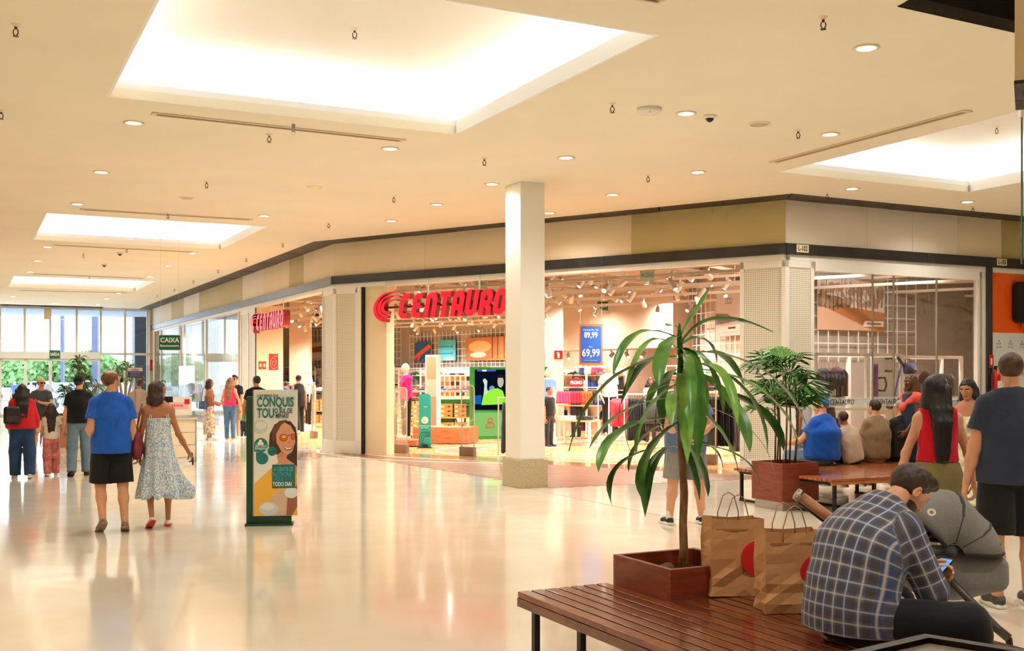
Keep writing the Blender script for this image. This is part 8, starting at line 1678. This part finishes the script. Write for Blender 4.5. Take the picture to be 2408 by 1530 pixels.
def plaiduv(o):
    me = o.data; n = len(me.vertices); co = np.empty(n*3, f32); me.vertices.foreach_get('co', co); co = co.reshape(-1, 3).astype(float)
    segs = [('t', np.array(b.sp[i][0]), np.array(b.sp[i+1][0])) for i in range(5)]+[('a', np.array(b.rs), np.array(b.re)), ('a', np.array(b.re), np.array(b.rw)), ('b', np.array(b.ls), np.array(b.le)), ('b', np.array(b.le), np.array(b.lw))]
    acc = np.zeros(n); aw = np.full(n, 1e-9); best = np.full(n, 9.); U_ = np.zeros(n); V_ = np.zeros(n); run = {'t': 0, 'a': .1, 'b': .1}
    for kd, a, c_ in segs:
        d = c_-a; L = np.linalg.norm(d); t = np.clip((co-a) @ d/L/L, 0 if run[kd] > .11 or kd == 't' else 0, 1); q = a+t[:, None]*d; r = co-q; dist = np.linalg.norm(r, axis=1)-(.13 if kd == 't' else .03)
        dn = d/L; ref = np.array([1., 0, 0]) if kd == 't' else np.array([0, 0, 1.]); ref = ref-dn*(ref @ dn); ref /= np.linalg.norm(ref); o2 = np.cross(dn, ref)
        ang = np.arctan2(r @ o2, r @ ref); u = (r @ ref)+(.0 if kd == 't' else .6)+.35*(r @ o2)*(0 if kd == 't' else 1) if kd == 't' else .6+ang*.062
        if kd == 't': u = np.where(r @ o2 > 0, u, u)
        m = dist < best; best[m] = dist[m]; U_[m] = u[m]; V_[m] = (run[kd]+t*L+((co-a) @ dn-t*L)*0)[m]
        if kd == 't': wv = np.exp(-(dist+.13)/.022); acc += wv*(run[kd]+(co-a) @ dn); aw += wv
        tor = (U_ < .3) if kd == 't' else None
        below = (kd == 't') & (run['t'] == 0)
        if kd == 't' and run['t'] == 0: tt_ = (co-a) @ dn; mm = m & (tt_ < 0); V_[mm] = tt_[mm]
        run[kd] += L
    tm = U_ < .32; V_[tm] = (acc/aw)[tm]
    at = me.attributes.new('cloth', 'FLOAT_VECTOR', 'POINT'); at.data.foreach_set('vector', np.stack([U_, V_, np.zeros(n)], 1).astype(f32).ravel())
plaiduv(sh_)
for ch in [o for o in bpy.data.objects if o.parent == sh_]: plaiduv(ch)
b.pants(fabric('black_jeans', (28, 30, 36)), h=.011, e=.016, wide=.012, wr=.004); b.shoes((40, 36, 34), kind='high'); b.hair((58, 40, 32), 'quiff', h=.006)
bd = sub(uni([ell((0, .024, -.048), (.0605, .068, .070)), ell((0, .052, -.085), (.029, .033, .027))], .02), ell((0, .05, .02), (.09, .09, .065)), .01); vs, fs = nets(bd, .006); npmesh('beard', xf(vs, b.hM), fs, [hairmat((64, 42, 32))], None, b.root)
W_ = b.root.matrix_basis; hp = b.rw.lerp(b.lw, .5)+Vector((0, .09, .03)); q = W_ @ hp; t = thing('smartphone', 'dark smartphone with a lit screen held by the plaid-shirt man', 'phone', q, b.root.rotation_euler[2]); t.rotation_euler = (R(-58), 0, b.root.rotation_euler[2]+.1)
MB().box(-.036, .036, -.006, .004, -.070, .070).build('case', M_black, t, bevel=.003); MB().box(-.032, .032, -.008, -.006, -.064, .064).build('screen', emis('phone_screen', (96, 160, 220), 1.4), t)
q = W_ @ (b.rh+Vector((.06, .12, .07))); t = thing('cloth_strap', 'cream cloth strap hanging from the plaid-shirt man\'s lap', 'strap', q, b.root.rotation_euler[2]); MB().tube([(0, 0, .06), (.03, .02, .03), (.06, .05, -.02), (.075, .08, -.08)], [.012, .022, .02, .006], 8, flat=.3).build('strap_cloth', mat('cream_cloth', (214, 200, 170), .8), t, True)
# ================================================================ labels that single out repeats
_T = ['', '', 'twenty', 'thirty', 'forty', 'fifty', 'sixty']
ORD = ['first', 'second', 'third', 'fourth', 'fifth', 'sixth', 'seventh', 'eighth', 'ninth', 'tenth', 'eleventh', 'twelfth', 'thirteenth', 'fourteenth', 'fifteenth', 'sixteenth', 'seventeenth', 'eighteenth', 'nineteenth', 'twentieth']
for _t in (2, 3, 4, 5): ORD += [_T[_t]+'-'+o for o in ORD[:9]]+[{2: 'thirtieth', 3: 'fortieth', 4: 'fiftieth', 5: 'sixtieth'}[_t]]
bpy.context.view_layer.update()
def uvof(o):
    p = o.matrix_world.translation; y = max(p.y, .3); return CX+p.x/y*FP, HZ-(p.z-EYE)/y*FP
MARKS = {'ceiling_light': [(700, 300, 'nearest lit coffer'), (350, 560, 'second lit coffer'), (190, 680, 'third lit coffer'), (1230, 430, 'white pillar'), (2200, 430, 'right-hand coffer'), (1670, 270, 'dome camera'), (1850, 470, 'L-102 corner'), (2380, 60, 'dark ceiling shaft')],
         'sprinkler': [(700, 300, 'nearest lit coffer'), (350, 560, 'second lit coffer'), (190, 690, 'third lit coffer'), (1230, 430, 'white pillar'), (2200, 430, 'right-hand coffer'), (1670, 270, 'dome camera'), (560, 640, 'left end of the fascia'), (20, 150, 'left picture edge')],
         'spotlight': [(1385, 800, 'price poster'), (1522, 650, 'pale exit sign'), (1600, 740, 'leafy plant top'), (1310, 650, 'pillar top'), (950, 720, 'swoosh of the big sign'), (1060, 780, 'turquoise poster'), (1130, 690, 'red letters'), (700, 740, 'left doorway sign'), (1417, 720, 'green exit sign'), (920, 800, 'beige jamb'), (740, 800, 'left doorway pier'), (1700, 700, 'ring logo poster'), (1330, 760, 'white shop pillar'), (1180, 800, 'green screen stand'), (1000, 670, 'top of the main opening')]}
BYL = {}
for o in bpy.data.objects:
    if o.parent is None and o.get('category') and o.get('label'): BYL.setdefault(o['label'], []).append(o)
for lab, os_ in list(BYL.items()):
    if len(os_) < 2: continue
    kind = os_[0].name.split('.')[0]
    if kind in MARKS and 'bulkhead' not in lab:
        sets = {}
        for o in os_:
            u, v = uvof(o); k = min(MARKS[kind], key=lambda m: (m[0]-u)**2+((m[1]-v)*1.6)**2); sets.setdefault(k, []).append(((k[0]-u)**2+(k[1]-v)**2, o))
        sn = {'ceiling_light': 'round lit ceiling downlight', 'sprinkler': 'small bronze ceiling sprinkler', 'spotlight': 'small grey track spotlight'}[kind]
        if 'outside' in lab: continue
        for k, l in sets.items():
            l.sort(key=lambda t: t[0])
            for i, (d, o) in enumerate(l): o['label'] = '%s, %sclosest to the %s' % (sn, '' if i == 0 else (ORD[min(i, 59)])+' ', k[2])
    elif len(os_) <= 60:
        us = sorted(os_, key=lambda o: (round(uvof(o)[0]/6), -uvof(o)[1])); n = len(us)
        vs_ = [uvof(o)[1] for o in us]; uu_ = [uvof(o)[0] for o in us]
        vert = max(vs_)-min(vs_) > max(uu_)-min(uu_)
        if vert: us = sorted(os_, key=lambda o: uvof(o)[1])
        for i, o in enumerate(us):
            q = ('topmost' if vert else 'leftmost') if i == 0 else ('lowest' if vert else 'rightmost') if i == n-1 else ORD[i]+(' from the top' if vert else ' from the left')
            if len(lab.split())+len(q.split()) <= 15: o['label'] = lab+', '+q
